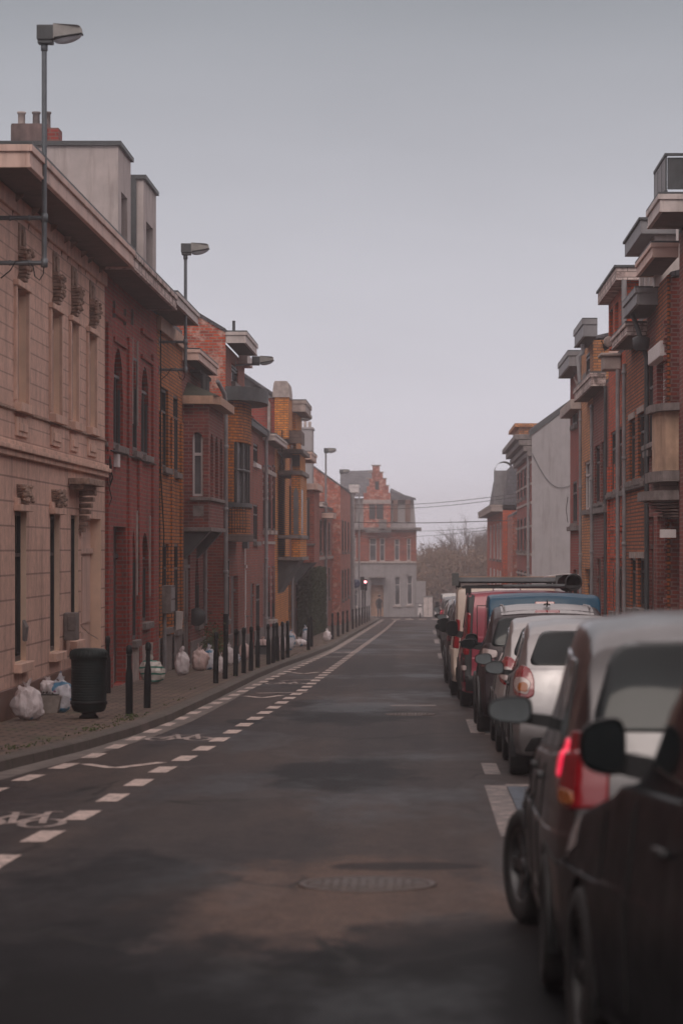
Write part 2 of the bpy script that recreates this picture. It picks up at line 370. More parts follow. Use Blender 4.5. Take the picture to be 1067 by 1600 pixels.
for a, b_ in zip(DS, DS[1:]):
    for d0, d1 in ((a, b_),):
        P = lambda d, o, z: (kerbX(d) + o, d, gz(d) + z)
        for (o0, z0), (o1, z1) in (((-.19, .118), (-.19, .128)), ((-.19, .128), (-.04, .126)), ((-.04, .126), (-.01, .105)), ((-.01, .105), (0, -.01))):
            mb.quad(P(d0, o0, z0), P(d0, o1, z1), P(d1, o1, z1), P(d1, o0, z0))
struct('kerb_left', mb, M['kerb'])
mb = MB()
for a, b_ in zip(DS[:-1], DS[1:-1] + [211]):
    P = lambda d, o, z: (RK + o, d, gz(d) + z)
    for (o0, z0), (o1, z1) in (((.17, .12), (.17, .128)), ((.17, .128), (.03, .126)), ((.03, .126), (.0, .1)), ((.0, .1), (0, -.02))):
        mb.quad(P(a, o0, z0), P(a, o1, z1), P(b_, o1, z1), P(b_, o0, z0))
struct('kerb_right', mb, M['kerb'])
# gutter strip and repair patches in the carriageway
mb = MB(); strip(mb, DS, lambda d: kerbX(d) + .003, lambda d: kerbX(d) + .3, c(.004)); struct('gutter_strip', mb, plain('gutter_concrete', (.14, .115, .105), .8, var=.4, scale=4))
def patch(name, poly, mat, zo=.004):
    mb = MB(); mb.add([(x, y, gz(y) + zo) for x, y in poly], [tuple(range(len(poly)))]); return struct(name, mb, mat)
def wob(poly, k=.06, n=8, seed=1):
    o = []
    for (x0, y0), (x1, y1) in zip(poly, poly[1:] + poly[:1]):
        for i in range(n):
            t = i / n; x = x0 + (x1 - x0) * t; y = y0 + (y1 - y0) * t
            o.append((x + k * noise.noise(Vector((x * 3, y, seed))), y + 4 * k * noise.noise(Vector((y, x * 3, seed + 9)))))
    return o

# painted markings
inner = [(10, -2.92), (20.4, -2.86), (25, -2.75), (29.6, -2.69), (35.5, -2.53), (55.7, -2.25), (148, -1.89), (215, -1.85)]
outer = [(20, -4.2), (29.3, -3.86), (33, -3.66), (37.1, -3.58), (50, -3.4), (65, -3.22), (72, -3.1), (93, -2.86), (215, -2.75)]
mb = MB()
def dash(P, d0, d1, wd):
    x0, x1 = interp(d0, P), interp(d1, P)
    mb.quad((x0 - wd / 2, d0, gz(d0) + .005), (x0 + wd / 2, d0, gz(d0) + .005), (x1 + wd / 2, d1, gz(d1) + .005), (x1 - wd / 2, d1, gz(d1) + .005))
d = 15.45
while d < 208: dash(inner, d, d + 1.05, .19); d += 2.12
d = 24.9
while d < 208: dash(outer, d, d + 1.0, .17); d += 2.02
for k in range(8):                                                   # dashes across the mouth of the junction
    x = -2.2 + k * .95; mb.quad((x, 212.5, gz(212) + .004), (x + .6, 212.5, gz(212) + .006), (x + .6, 214.4, gz(213) + .006), (x, 214.4, gz(213) + .006))
def pline(pts, wd):
    for (x0, y0), (x1, y1) in zip(pts, pts[1:]):
        v = Vector((x1 - x0, y1 - y0)).normalized() * wd / 2; q = Vector((-v.y, v.x))
        mb.add([(x0 + q.x, y0 + q.y, gz(y0) + .005), (x0 - q.x, y0 - q.y, gz(y0) + .005), (x1 - q.x, y1 - q.y, gz(y1) + .005), (x1 + q.x, y1 + q.y, gz(y1) + .005)], [(0, 1, 2, 3)])
def chevron(x0, xm, x1, d, s): 
    for o in (0,): pline([(x0, d + s + o), (xm, d + o)], .13); pline([(xm + .04, d + o), (x1, d + s * 1.4 + o)], .13)
chevron(-3.57, -3.2, -2.78, 31.1, .75); chevron(-3.12, -2.8, -2.5, 52.2, .9); chevron(-3.0, -2.7, -2.4, 68, 1.0); chevron(-2.75, -2.45, -2.15, 92, 1.2)
_mb = mb; mb = MB()
def ring(cx, cy, rx, ry, wd):
    p = [(cx + rx * math.cos(2 * math.pi * k / 20), cy + ry * math.sin(2 * math.pi * k / 20)) for k in range(21)]; pline(p, wd)
def bike(cx, cy, s=1.0):
    ring(cx - .26 * s, cy, .17 * s, .46 * s, .065); ring(cx + .26 * s, cy, .17 * s, .46 * s, .065)
    A, B, Cc, D = (cx - .26 * s, cy), (cx - .10 * s, cy + 1.0 * s), (cx + .0 * s, cy - .05 * s), (cx + .17 * s, cy + 1.0 * s)
    pline([A, B, Cc, A], .06); pline([B, D, Cc], .06); pline([D, (cx + .26 * s, cy)], .06); pline([D, (cx + .15 * s, cy + 1.35 * s), (cx + .28 * s, cy + 1.35 * s)], .06)
    pline([B, (cx - .13 * s, cy + 1.25 * s)], .06); pline([(cx - .2 * s, cy + 1.27 * s), (cx - .06 * s, cy + 1.27 * s)], .05)
bike(-3.22, 23.6, .92); bike(-3.02, 37.4, .92); bike(-2.75, 60.5, .9)
struct('lane_marking', mb, M['paint_m']); mb = _mb
for d in range(86, 206, 8): pline([(interp(d, outer) + .16, d), (interp(d, inner) - .16, d + .3)], .16)
pline([(-3.0, 54.6), (-2.1, 55.2)], .12); pline([(-2.95, 62.6), (-2.2, 63.4)], .1)
struct('lane_marking', mb, M['paint'])
mb = MB()
def pq(x0, x1, d0, d1, z=.004): mb.quad((x0, d0, gz(d0) + z), (x1, d0, gz(d0) + z), (x1, d1, gz(d1) + z), (x0, d1, gz(d1) + z))
pq(.58, .78, 22.3, 28.3); pq(.78, 1.6, 28.1, 28.45); pq(.62, .8, 38.9, 43.2); pq(.8, 1.3, 38.5, 38.9); pq(.62, .78, 30.0, 32); pq(-.52, .22, 48.3, 48.9)
pq(.45, .62, 84, 92); pq(.45, .62, 110, 120); pq(.5, .65, 135, 150)
struct('parking_marking', mb, M['paint_w'])
mb = MB(); pq(.79, 2.6, 22.3, 28.05, .006); pq(.81, 2.6, 39, 43.2, .006); struct('parking_marking', mb, M['paint_blue'])

# manhole covers
for (x, d, r, lab) in ((-.34, 18.6, .43, 'round iron manhole cover in the road beside the nearest parked car'), (-.18, 44.9, .38, 'smaller worn manhole cover farther up the middle of the road')):
    z = gz(d) + .004
    o = thing('manhole_cover', (x, d, z), lab, 'manhole cover')
    mb = MB(); mb.lathe((x, d, z), [(0, .006), (r * .86, .006), (r * .87, .002)], 40); 
    k = 0
    for i in range(-6, 7):
        for j in range(-6, 7):
            a, b_ = i * r * .13, j * r * .13
            if a * a + b_ * b_ < (r * .78) ** 2 and (i + j) % 2 == 0: mb.box(x + a - .012, x + a + .012, d + b_ - .012, d + b_ + .012, z + .006, z + .009)
    mb.build('lid', plain('rusty_cast_iron', (.075, .054, .047), .6, metal=.3, var=.4, scale=9), o)
    mb = MB(); mb.lathe((x, d, z), [(r * .88, .0), (r * .89, .009), (r * .99, .009), (r, .0)], 40); mb.build('rim', plain('cast_iron_ring', (.065, .045, .04), .6, var=.4, scale=9), o)

# weeds and moss at the kerb
def leafmat(name, c, c2):
    m, t, b = newmat(name); b.inputs['Roughness'].default_value = .7; b.inputs['Specular IOR Level'].default_value = .2
    i = t.nodes.new('ShaderNodeNewGeometry'); t.links.new(mixc(t, i.outputs['Random Per Island'], c, c2), b.inputs['Base Color']); return m
M['leaf'] = leafmat('green_leaves', (.03, .05, .014), (.07, .085, .022))
M['leafb'] = leafmat('brown_green_leaves', (.10, .065, .042), (.19, .115, .075))
M['hedge'] = leafmat('clipped_hedge_leaves', (.012, .022, .010), (.03, .042, .014))
M['bark'] = plain('bark', (.12, .08, .068), .9, var=.3)
def leaf(mb, p, s, rnd):
    a = Vector((rnd.uniform(-1, 1), rnd.uniform(-1, 1), rnd.uniform(-1, 1))).normalized(); b_ = a.orthogonal().normalized() * s * .5; a = a * s
    p = Vector(p); mb.add([p - a * .5, p + b_, p + a * .5, p - b_], [(0, 1, 2, 3)])
mb = MB(); rr = random.Random(3)
for _ in range(190):
    d = rr.choice([rr.gauss(36.5, 1.2), rr.gauss(40.5, .8), rr.gauss(31, 2), rr.uniform(30, 120)]); x = kerbX(d) - .22 - abs(rr.gauss(0, .12))
    if noise.noise(Vector((d * .9, 0, 3))) < -.05: continue
    for k in range(5): leaf(mb, (x + rr.gauss(0, .03), d + rr.gauss(0, .05), gz(d) + .13 + rr.uniform(0, .035)), rr.uniform(.015, .032), rr)
o = mb.build('weeds', M['leaf']); tag(o, 'low green weeds growing in the joints along the left kerb', 'weeds', None, 'stuff')
# ---------------------------------------------------------------- house kit
ARCH = {'round': lambda t: math.sqrt(max(0, 1 - (2 * t - 1) ** 2)), 'seg': lambda t: 1 - (2 * t - 1) ** 2, 'point': lambda t: 1 - abs(2 * t - 1) ** 1.35}
def ptf(axis, plane, inn):
    if axis == 'x': return lambda a, z, dep: (plane + inn * dep, a, z)
    return lambda a, z, dep: (a, plane + dep, z)
def wall_holes(mb, pt, a0, a1, z0, z1, ops):
    """a real wall sheet with holes and reveals; op = (a0, a1, z0, z1, depth, arch, rise)"""
    A = sorted({a0, a1} | {o[0] for o in ops} | {o[1] for o in ops}); Z = sorted({z0, z1} | {o[2] for o in ops} | {o[3] for o in ops})
    A = [a for a in A if a0 <= a <= a1]; Z = [z for z in Z if z0 <= z <= z1]
    for p, q in zip(A, A[1:]):
        for r, s in zip(Z, Z[1:]):
            m, n = (p + q) / 2, (r + s) / 2
            if any(o[0] < m < o[1] and o[2] < n < o[3] for o in ops): continue
            mb.quad(pt(p, r, 0), pt(q, r, 0), pt(q, s, 0), pt(p, s, 0))
    for (b0, b1, y0, y1, dep, arch, rise) in ops:
        ys = y1 - (rise if arch else 0)
        mb.quad(pt(b0, y0, 0), pt(b0, ys, 0), pt(b0, ys, dep), pt(b0, y0, dep)); mb.quad(pt(b1, y0, 0), pt(b1, ys, 0), pt(b1, ys, dep), pt(b1, y0, dep))
        mb.quad(pt(b0, y0, 0), pt(b1, y0, 0), pt(b1, y0, dep), pt(b0, y0, dep))
        if not arch: mb.quad(pt(b0, y1, 0), pt(b1, y1, 0), pt(b1, y1, dep), pt(b0, y1, dep))
        else:
            n = 10; f = ARCH[arch]
            P = [(b0 + (b1 - b0) * i / n, ys + rise * f(i / n)) for i in range(n + 1)]
            for (p, r), (q, s) in zip(P, P[1:]):
                mb.quad(pt(p, r, 0), pt(q, s, 0), pt(q, y1, 0), pt(p, y1, 0)); mb.quad(pt(p, r, 0), pt(q, s, 0), pt(q, s, dep), pt(p, r, dep))
def bar(mb, axis, plane, inn, a0, a1, z0, z1, p0, p1):
    """box on a wall: a along the wall, p0..p1 the depth into it (negative = proud)"""
    if axis == 'x': mb.box(plane + inn * p0, plane + inn * p1, a0, a1, z0, z1)
    else: mb.box(a0, a1, plane + p0, plane + p1, z0, z1)
def window(o, axis, plane, inn, op, fm='frame_d', pm='pane', sill='stone', mull=True, kind='window', dm='doorw', curtain=False):
    a0, a1, z0, z1, dep, arch, rise = op; e = .004; fw = .055
    if kind == 'window':
        mb = MB(); B = lambda *k: bar(mb, axis, plane, inn, *k, dep - .06, dep - .012)
        B(a0 + e, a0 + fw, z0 + e, z1 - e); B(a1 - fw, a1 - e, z0 + e, z1 - e); B(a0 + fw, a1 - fw, z0 + e, z0 + fw + .02); B(a0 + fw, a1 - fw, z1 - fw, z1 - e)
        zt = z0 + (z1 - z0) * .7
        if mull: B(a0 + fw, a1 - fw, zt, zt + .05)
        if mull and a1 - a0 > .75: B((a0 + a1) / 2 - .025, (a0 + a1) / 2 + .025, z0 + fw + .02, zt)
        w_ = mb.build('window', M[fm], o)
        mb = MB(); bar(mb, axis, plane, inn, a0 - .02, a1 + .02, z0 - .02, z1 + .02, dep - .004, dep + .01); mb.build('pane', M[pm], w_)
        if sill:
            mb = MB(); bar(mb, axis, plane, inn, a0 - .09, a1 + .09, z0 - .13, z0 - .003, -.11, .02); mb.build('sill', M[sill], w_, .008)
    elif kind == 'shutter':
        mb = MB(); bar(mb, axis, plane, inn, a0 - .02, a1 + .02, z0 - .02, z1 + .02, dep - .004, dep + .03); mb.build('shutter', M['shutter'], o)
        if sill: mb = MB(); bar(mb, axis, plane, inn, a0 - .09, a1 + .09, z0 - .13, z0 - .003, -.11, .02); mb.build('sill', M[sill], o, .008)
    else:
        mb = MB(); bar(mb, axis, plane, inn, a0 - .01, a1 + .01, z0 - .3, z1 + .02, dep, dep + .05)
        for (u0, u1) in ((.1, .47), (.53, .9)):
            for (v0, v1) in ((.05, .35), (.4, .78)):
                bar(mb, axis, plane, inn, a0 + (a1 - a0) * u0, a0 + (a1 - a0) * u1, z0 + (z1 - z0) * v0, z0 + (z1 - z0) * v1, dep - .02, dep - .0)
        bar(mb, axis, plane, inn, a0 + .003, a1 - .003, z0 + (z1 - z0) * .80, z0 + (z1 - z0) * .83, dep - .05, dep - .001)
        d_ = mb.build('door', M[dm], o)
        mb = MB(); am = a0 + (a1 - a0) * .12; mb.lathe((plane + inn * (dep - .06), am, z0 + 1.02) if axis == 'x' else (am, plane + dep - .06, z0 + 1.02), [(0, -.05), (.03, -.045), (.035, -.02), (.012, 0), (.012, .05)], 10, 'x' if axis == 'x' else 'y')
        mb.build('handle', M['galv'], d_)
        mb = MB(); bar(mb, axis, plane, inn, a0 + .004, a1 - .004, z0 - .25, z0 - .005, -.04, dep); mb.build('doorstep', M['stone'], o)
class House:
    def __init__(s, name, side, X, d0, d1, ztop, mat, label, ops=(), back=9.0, yz=True, extra=None, lower=None, group=None, category='house'):
        """ops in photo columns and rows on the facade plane: dict(x=(x0,x1), y=(top,bottom), f=share of the opening the reveal fills, ...)"""
        s.side, s.X, s.inn, s.d0, s.d1, s.zt = side, X, side, d0 + .004, d1 - .004, ztop
        s.zb = gz(d1) - .4
        s.o = thing(name, (X, (d0 + d1) / 2, gz((d0 + d1) / 2) + .12), label, category, group)
        pt = ptf('x', X, s.inn); P = []
        for op in ops:
            o = dict(op)
            if 'x' in o: a, b = sorted((dx(o['x'][0], X), dx(o['x'][1], X))); m = (a + b) / 2; zt, zb = zs(o['y'][0], m), zs(o['y'][1], m)
            else: a, b = o['d']; zb, zt = o['z']
            a = max(a, s.d0 + .06); b = min(b, s.d1 - .06)
            if o.get('door'): zb = gz(b) + .14
            dep = o.get('f', .62) * (b - a) * abs(X) / max(abs(a), 5); dep = o.get('dep', min(dep, .75))
            arch = o.get('arch'); rise = o.get('rise', (b - a) / 2 if arch == 'round' else (b - a) * .25 if arch == 'seg' else (b - a) * .8)
            P.append(((a, b, zb, zt, dep, arch, rise), o))
        mats = [(mat, s.zb, ztop)] if not lower else [(lower[0], s.zb, lower[1]), (mat, lower[1], ztop)]
        for mt, za, zc in mats:
            mb = MB(); wall_holes(mb, pt, s.d0, s.d1, za, zc, [p for p, _ in P if za < (p[2] + p[3]) / 2 < zc])
            xb = X + s.inn * back
            if mt is mats[0][0] or not lower:
                zc2 = ztop
                mb.quad((X, s.d0, s.zb), (xb, s.d0, s.zb), (xb, s.d0, zc2), (X, s.d0, zc2)); mb.quad((X, s.d1, s.zb), (xb, s.d1, s.zb), (xb, s.d1, zc2), (X, s.d1, zc2))
                mb.quad((xb, s.d0, s.zb), (xb, s.d1, s.zb), (xb, s.d1, zc2), (xb, s.d0, zc2))
            mb.build('wall', M[mt], s.o)
        for p, o in P:
            window(s.o, 'x', X, s.inn, p, o.get('fm', 'frame_d'), o.get('pm', 'pane'), o.get('sill', 'stone'), o.get('mull', True), 'door' if o.get('door') else 'shutter' if o.get('shut') else 'window', o.get('dm', 'doorw'))
        s.P = [p for p, _ in P]
        for p, o in P:                                           # smooth plaster lining of a recess
            if not o.get('line'): continue
            mb = MB(); e = .004; ys = p[3] - (p[6] if p[5] else 0)
            for a in (p[0] + e, p[1] - e): mb.quad(pt(a, p[2], -.002), pt(a, ys, -.002), pt(a, ys, p[4]), pt(a, p[2], p[4]))
            mb.quad(pt(p[0], p[2] + e, -.002), pt(p[1], p[2] + e, -.002), pt(p[1], p[2] + e, p[4]), pt(p[0], p[2] + e, p[4]))
            mb.build('window_reveal', M['reveal'], s.o)
    def roof(s, rise=2.6, mat='slate', over=0.05, back=9.0, z=None, d0=None, d1=None, gable=None, x0=None):
        z = s.zt if z is None else z; d0 = s.d0 if d0 is None else d0; d1 = s.d1 if d1 is None else d1; x0 = s.X if x0 is None else x0
        xe = x0 - s.inn * over; xr = x0 + s.inn * back / 2; xb = s.X + s.inn * back; th = .1
        ze = z - over * rise / (back / 2) + .004; mb = MB(); k = .0
        for (xa, za, xc, zc) in ((xe, ze, xr, z + rise), (xr, z + rise, xb, z)):
            mb.quad((xa, d0, za), (xc, d0, zc), (xc, d1, zc), (xa, d1, za))
        mb.quad((xe, d0, ze), (xe, d1, ze), (xe, d1, ze + th), (xe, d0, ze + th))
        for (xa, za, xc, zc) in ((xe, ze + th, xr, z + rise + th), (xr, z + rise + th, xb, z + th)):
            mb.quad((xa, d0 - .04, za), (xc, d0 - .04, zc), (xc, d1, zc), (xa, d1, za)); mb.quad((xa, d0 - .04, za - th), (xc, d0 - .04, zc - th), (xc, d0 - .04, zc), (xa, d0 - .04, za))
        r = mb.build('roof', M[mat], s.o)
        if gable:
            mb = MB()
            for dd in (d0 + .01, d1 - .01): mb.add([(x0, dd, z), (xr, dd, z + rise), (xb, dd, z)], [(0, 1, 2)])
            mb.build('gable', M[gable], s.o)
        return r
    def cornice(s, Xo, d0, d1, z0, z1, mat='fascia', soffit='soffit', lip='lead', name='cornice'):
        xi = s.X; a, b = d0, d1; mb = MB()
        mb.box(Xo, Xo + s.inn * .05, a, b, z0, z1); mb.box(Xo + s.inn * .05, xi - s.inn * .003, a, a + .05, z0, z1); mb.box(Xo + s.inn * .05, xi - s.inn * .003, b - .05, b, z0, z1)
        h_ = z1 - z0
        if h_ > .2: mb.box(Xo - s.inn * .035, Xo - s.inn * .001, a - .034, b + .02, z1 - h_ * .30, z1); mb.box(Xo - s.inn * .015, Xo - s.inn * .001, a - .014, b + .01, z0, z0 + .04); mb.box(Xo - s.inn * .0, xi - s.inn * .003, a - .034, a - .001, z1 - h_ * .30, z1)
        c_ = mb.build(name, M[mat], s.o, .006)
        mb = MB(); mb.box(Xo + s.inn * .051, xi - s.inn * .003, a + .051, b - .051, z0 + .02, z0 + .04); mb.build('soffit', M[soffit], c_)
        mb = MB(); mb.box(Xo - s.inn * .03, xi - s.inn * .003, a - .03, b + .03, z1 + .002, z1 + .035)
        mb.build('capping', M[lip], c_); return c_
    def band(s, z0, z1, proud, mat='stone', d0=None, d1=None, name='string_course', bev=.01):
        mb = MB(); bar(mb, 'x', s.X, s.inn, s.d0 + .002 if d0 is None else d0, s.d1 - .002 if d1 is None else d1, z0, z1, -proud, .003); return mb.build(name, M[mat], s.o, bev)
    def plinth(s, h=.5, proud=.035, mat='stone', gaps=()):
        z = gz(s.d0) + .12 + h; mb = MB(); cuts = sorted([(p[0] - .0, p[1] + .0) for p in s.P if p[2] < z])
        a = s.d0 + .002
        for (p, q) in cuts + [(s.d1 - .002, None)]:
            if p - a > .05: bar(mb, 'x', s.X, s.inn, a, p, s.zb, z, -proud, .003)
            a = q
        return mb.build('plinth', M[mat], s.o, .01)
    def pipe(s, d, z1, z0=None, off=.1, r=.05, mat='pipe', top=None):
        z0 = gz(d) + .12 if z0 is None else z0; x = s.X - s.inn * off; mb = MB()
        pts = [(x, d, z0), (x, d, z1)]
        if top: pts += [(x + s.inn * -.0, d, z1 + .12), (x - s.inn * top, d, z1 + .45)]
        mb.tube(pts, r, 10); z = z0 + .9
        while z < z1: mb.lathe((x, d, z), [(r, -.04), (r + .012, -.035), (r + .012, .035), (r, .04)], 10); z += 1.9
        return mb.build('downpipe', M[mat], s.o)
def dormer(h, X, d0, d1, z0, z1, depth, mat, cap='lead', capm=None, over=0.0, wins=(), fas=.28, fasm='render_warm'):
    """box dormer on the roof: near end wall, street wall with openings, cap"""
    s = h.inn; mb = MB(); ops = [(a, b, c_, d_, dp, None, 0) for (a, b, c_, d_, dp) in wins]
    wall_holes(mb, ptf('x', X, s), d0, d1, z0, z1, ops)
    xb = X + s * depth
    for d in (d0, d1): mb.quad((X, d, z0), (xb, d, z0), (xb, d, z1), (X, d, z1))
    mb.quad((xb, d0, z0), (xb, d1, z0), (xb, d1, z1), (xb, d0, z1))
    o = mb.build('dormer', M[mat], h.o)
    for p in ops:
        mb = MB(); bar(mb, 'x', X, s, p[0] - .02, p[1] + .02, p[2] - .02, p[3] + .02, p[4], p[4] + .02); mb.build('pane', M['pane'], o)
        mb = MB(); fw = .06
        for q in ((p[0] + .004, p[0] + fw, p[2] + .004, p[3] - .004), (p[1] - fw, p[1] - .004, p[2] + .004, p[3] - .004), (p[0] + fw, p[1] - fw, p[2] + .004, p[2] + fw), (p[0] + fw, p[1] - fw, p[3] - fw, p[3] - .004)):
            bar(mb, 'x', X, s, *q, p[4] - .05, p[4] - .002)
        mb.build('frame', M['frame_w' if capm else 'frame_d'], o)
    mb = MB()
    if over:
        mb.box(X - s * over, xb, d0 - .25, d1 + .1, z1, z1 + fas); mb.build('fascia', M[fasm], o, .01)
        mb = MB(); mb.box(X - s * (over + .04), xb, d0 - .3, d1 + .14, z1 + fas + .002, z1 + fas + .05)
    else: mb.box(X - s * .06, xb, d0 - .06, d1 + .06, z1 + .002, z1 + .09)
    mb.build('cap', M[cap], o); return o
def ornament(o, axis, X, inn, a, z, wd, ht, proud=.16, name='ornament', mat='cream_dirty', seed=0):
    """a carved keystone: scrolled console with leaf lumps"""
    mb = MB(); rr = random.Random(seed); n = 9
    for k in range(n):
        t = k / (n - 1); zz = z + ht * (t - .5); p = proud * (.45 + .55 * math.sin(t * 2.3 + .35)); hw = wd / 2 * (.62 + .38 * t)
        bar(mb, axis, X, inn, a - hw, a + hw, zz - ht / n * .48, zz + ht / n * .46, -p, .01)
    for k in range(46):
        r = rr.uniform(.018, .042); aa = a + rr.uniform(-.5, .5) * wd; zz = z + ht * rr.uniform(-.3, .5)
        mb.lathe((X - inn * (proud * rr.uniform(.75, 1.05)), aa, zz), [(0, -r), (r * .7, -r * .7), (r, 0), (r * .7, r * .7), (0, r)], 6, 'x')
    return mb.build(name, M[mat], o, .01)

# ================================================================ LEFT ROW
LX = -5.58
def Z(v): return CAMZ + v
# out-of-frame neighbour that stands nearer on the left and mirrors in the car doors
H0 = House('brick_house', -1, LX, -60, 38.2, Z(4.9), 'darkred', 'brown red brick house standing nearer than the cream house, seen in the car doors', [dict(d=(a, a + 1.1), z=z_, dep=.2) for a in (-40, -25, -10, -4, 2, 8, 14, 19, 24, 28, 32, 35.6) for z_ in ((1.0, 2.9), (4.2, 6.2))])
H0.roof(2.4)
# 1 cream stucco house
ops = [dict(x=(24, 41.5), y=(425, 631), arch='seg', f=1.0, sill='cream', fm='fascia', line=1), dict(x=(78.5, 93.3), y=(462, 648.6), arch='seg', f=1.0, sill='cream', fm='fascia', line=1),
       dict(x=(109.3, 119.8), y=(481, 660), arch='seg', f=1.0, sill='cream', fm='fascia', line=1), dict(x=(136.6, 148.6), y=(500, 669), arch='seg', f=1.0, sill='cream', fm='fascia', line=1),
       dict(x=(23.8, 41.5), y=(799, 1034.6), f=.86, sill='cream', line=1), dict(x=(78.6, 93.4), y=(803.6, 1018.7), f=.95, sill='cream', line=1),
       dict(x=(111, 122.7), y=(805, 1000), f=.98, sill='cream', mull=False, line=1), dict(x=(127.2, 158), y=(810, 1055), f=.52, door=1, dm='fascia', line=1)]
H1 = House('cream_house', -1, LX, 38.4, 52.9, Z(4.92), 'cream_up', 'cream pink stucco house with carved window heads behind the dark bin', ops, lower=('cream_lo', Z(1.25)))
H1.roof(3.0, over=0, back=10)
H1.cornice(-4.98, 38.2, 51.9, Z(4.84), Z(5.13), 'fascia')
H1.band(Z(1.25), Z(1.33), .07, 'cream'); H1.band(Z(1.332), Z(1.40), .12, 'cream'); H1.band(Z(1.402), Z(1.46), .08, 'cream'); H1.band(Z(1.88), Z(1.91), .035, 'cream_dirty')
H1.band(Z(4.6), Z(4.83), .05, 'cream', name='frieze')
H1.plinth(.38, .05, 'doorb')
for i, p in enumerate(H1.P[:4]):
    am = (p[0] + p[1]) / 2
    ornament(H1.o, 'x', LX, -1, am, p[3] + .10, .55, .42, .13, seed=i)
    mb = MB()
    for a in (p[0] - .13, p[1] + .02): bar(mb, 'x', LX, -1, a, a + .11, p[2] + .02, p[3] - .25, -.045, .002)
    bar(mb, 'x', LX, -1, p[0] - .16, p[1] + .16, p[3] - .24, p[3] - .16, -.075, .002)
    mb.build('window_surround', M['cream'], H1.o, .008)
    mb = MB(); bar(mb, 'x', LX, -1, p[0], p[1], Z(1.55), p[2] - .2, -.035, .002); bar(mb, 'x', LX, -1, p[0] + .15, p[1] - .15, Z(1.62), p[2] - .28, -.055, -.03); mb.build('apron_panel', M['cream'], H1.o, .008)
    mb = MB(); bar(mb, 'x', LX, -1, am - .28, am + .28, Z(4.12), Z(4.5), -.03, .002); bar(mb, 'x', LX, -1, am - .14, am + .14, Z(4.2), Z(4.42), -.06, -.028); mb.build('frieze_block', M['cream_dirty'], H1.o, .01)
    mb = MB()
    for a in (p[0] - .3, p[1] + .22): mb.prism([(LX, Z(4.83)), (LX + .3, Z(4.83)), (LX + .27, Z(4.76)), (LX + .08, Z(4.7)), (LX + .05, Z(4.5)), (LX, Z(4.45))], a, a + .09, 'y') if False else mb.add([(LX, a, Z(4.83)), (LX + .16, a, Z(4.83)), (LX + .14, a, Z(4.78)), (LX + .05, a, Z(4.72)), (LX, a, Z(4.52)), (LX, a + .05, Z(4.83)), (LX + .16, a + .05, Z(4.83)), (LX + .14, a + .05, Z(4.78)), (LX + .05, a + .05, Z(4.72)), (LX, a + .05, Z(4.52))], [(0, 1, 2, 3, 4), (9, 8, 7, 6, 5), (0, 5, 6, 1), (1, 6, 7, 2), (2, 7, 8, 3), (3, 8, 9, 4)])
    mb.build('bracket', M['cream_dirty'], H1.o)
for i, p in enumerate(H1.P[4:6]):
    am = (p[0] + p[1]) / 2
    ornament(H1.o, 'x', LX, -1, am, p[3] + .22, .85, .28, .12, seed=i + 9)
    mb = MB(); bar(mb, 'x', LX, -1, p[0] - .1, p[1] + .1, p[3] + .0, p[3] + .09, -.1, .0); bar(mb, 'x', LX, -1, p[0] - .05, p[1] + .05, p[3] + .092, p[3] + .18, -.05, .0)
    mb.build('window_surround', M['cream'], H1.o, .008)
p = H1.P[6]
mb = MB(); bar(mb, 'x', LX, -1, p[0] - .35, p[1] + .9, p[3] + .48, p[3] + .58, -.34, 0); bar(mb, 'x', LX, -1, p[0] - .2, p[1] + .75, p[3] + .40, p[3] + .478, -.22, 0)
for k in range(7): bar(mb, 'x', LX, -1, p[1] + .12, p[1] + .42, p[3] + .33 - k * .1, p[3] + .40 - k * .1, -.26 + .03 * k, 0)
mb.build('door_hood', M['cream_dirty'], H1.o, .012)
dd = H1.P[7]; am = dd[0]
mb = MB(); mb.box(LX + .01, LX + .20, 46.75, 47.2, zs(1000, 47), zs(957, 47)); mb.box(LX + .07, LX + .19, 46.74, 46.76, zs(985, 47), zs(962, 47)); o = mb.build('mailbox', M['stone'], H1.o, .01)
mb = MB(); a = 47.3; mb.add([(LX + .2, a, zs(975, a)), (LX + .34, a + .1, zs(990, a)), (LX + .45, a + .15, zs(997, a)), (LX + .45, a + .45, zs(1001, a)), (LX + .3, a + .4, zs(992, a)), (LX + .2, a + .3, zs(983, a))], [(0, 1, 4, 5), (1, 2, 3, 4)]); mb.build('leaflet', M['white'], o)
mb = MB(); a = 42.0; mb.prism([(LX + .0, Z(-1.28)), (LX + .03, Z(-1.3)), (LX + .05, Z(-1.1)), (LX + .0, Z(-1.0))], a, a + .3, 'y'); mb.build('vent_cowl', M['stone'], H1.o)
# modern roof boxes over the red house
dormer(H1, -5.9, 58.4, 60.9, Z(4.6), Z(7.80), 4.6, 'render_warm', wins=((58.85, 60.2, Z(5.3), Z(7.1), .55),)) if False else None
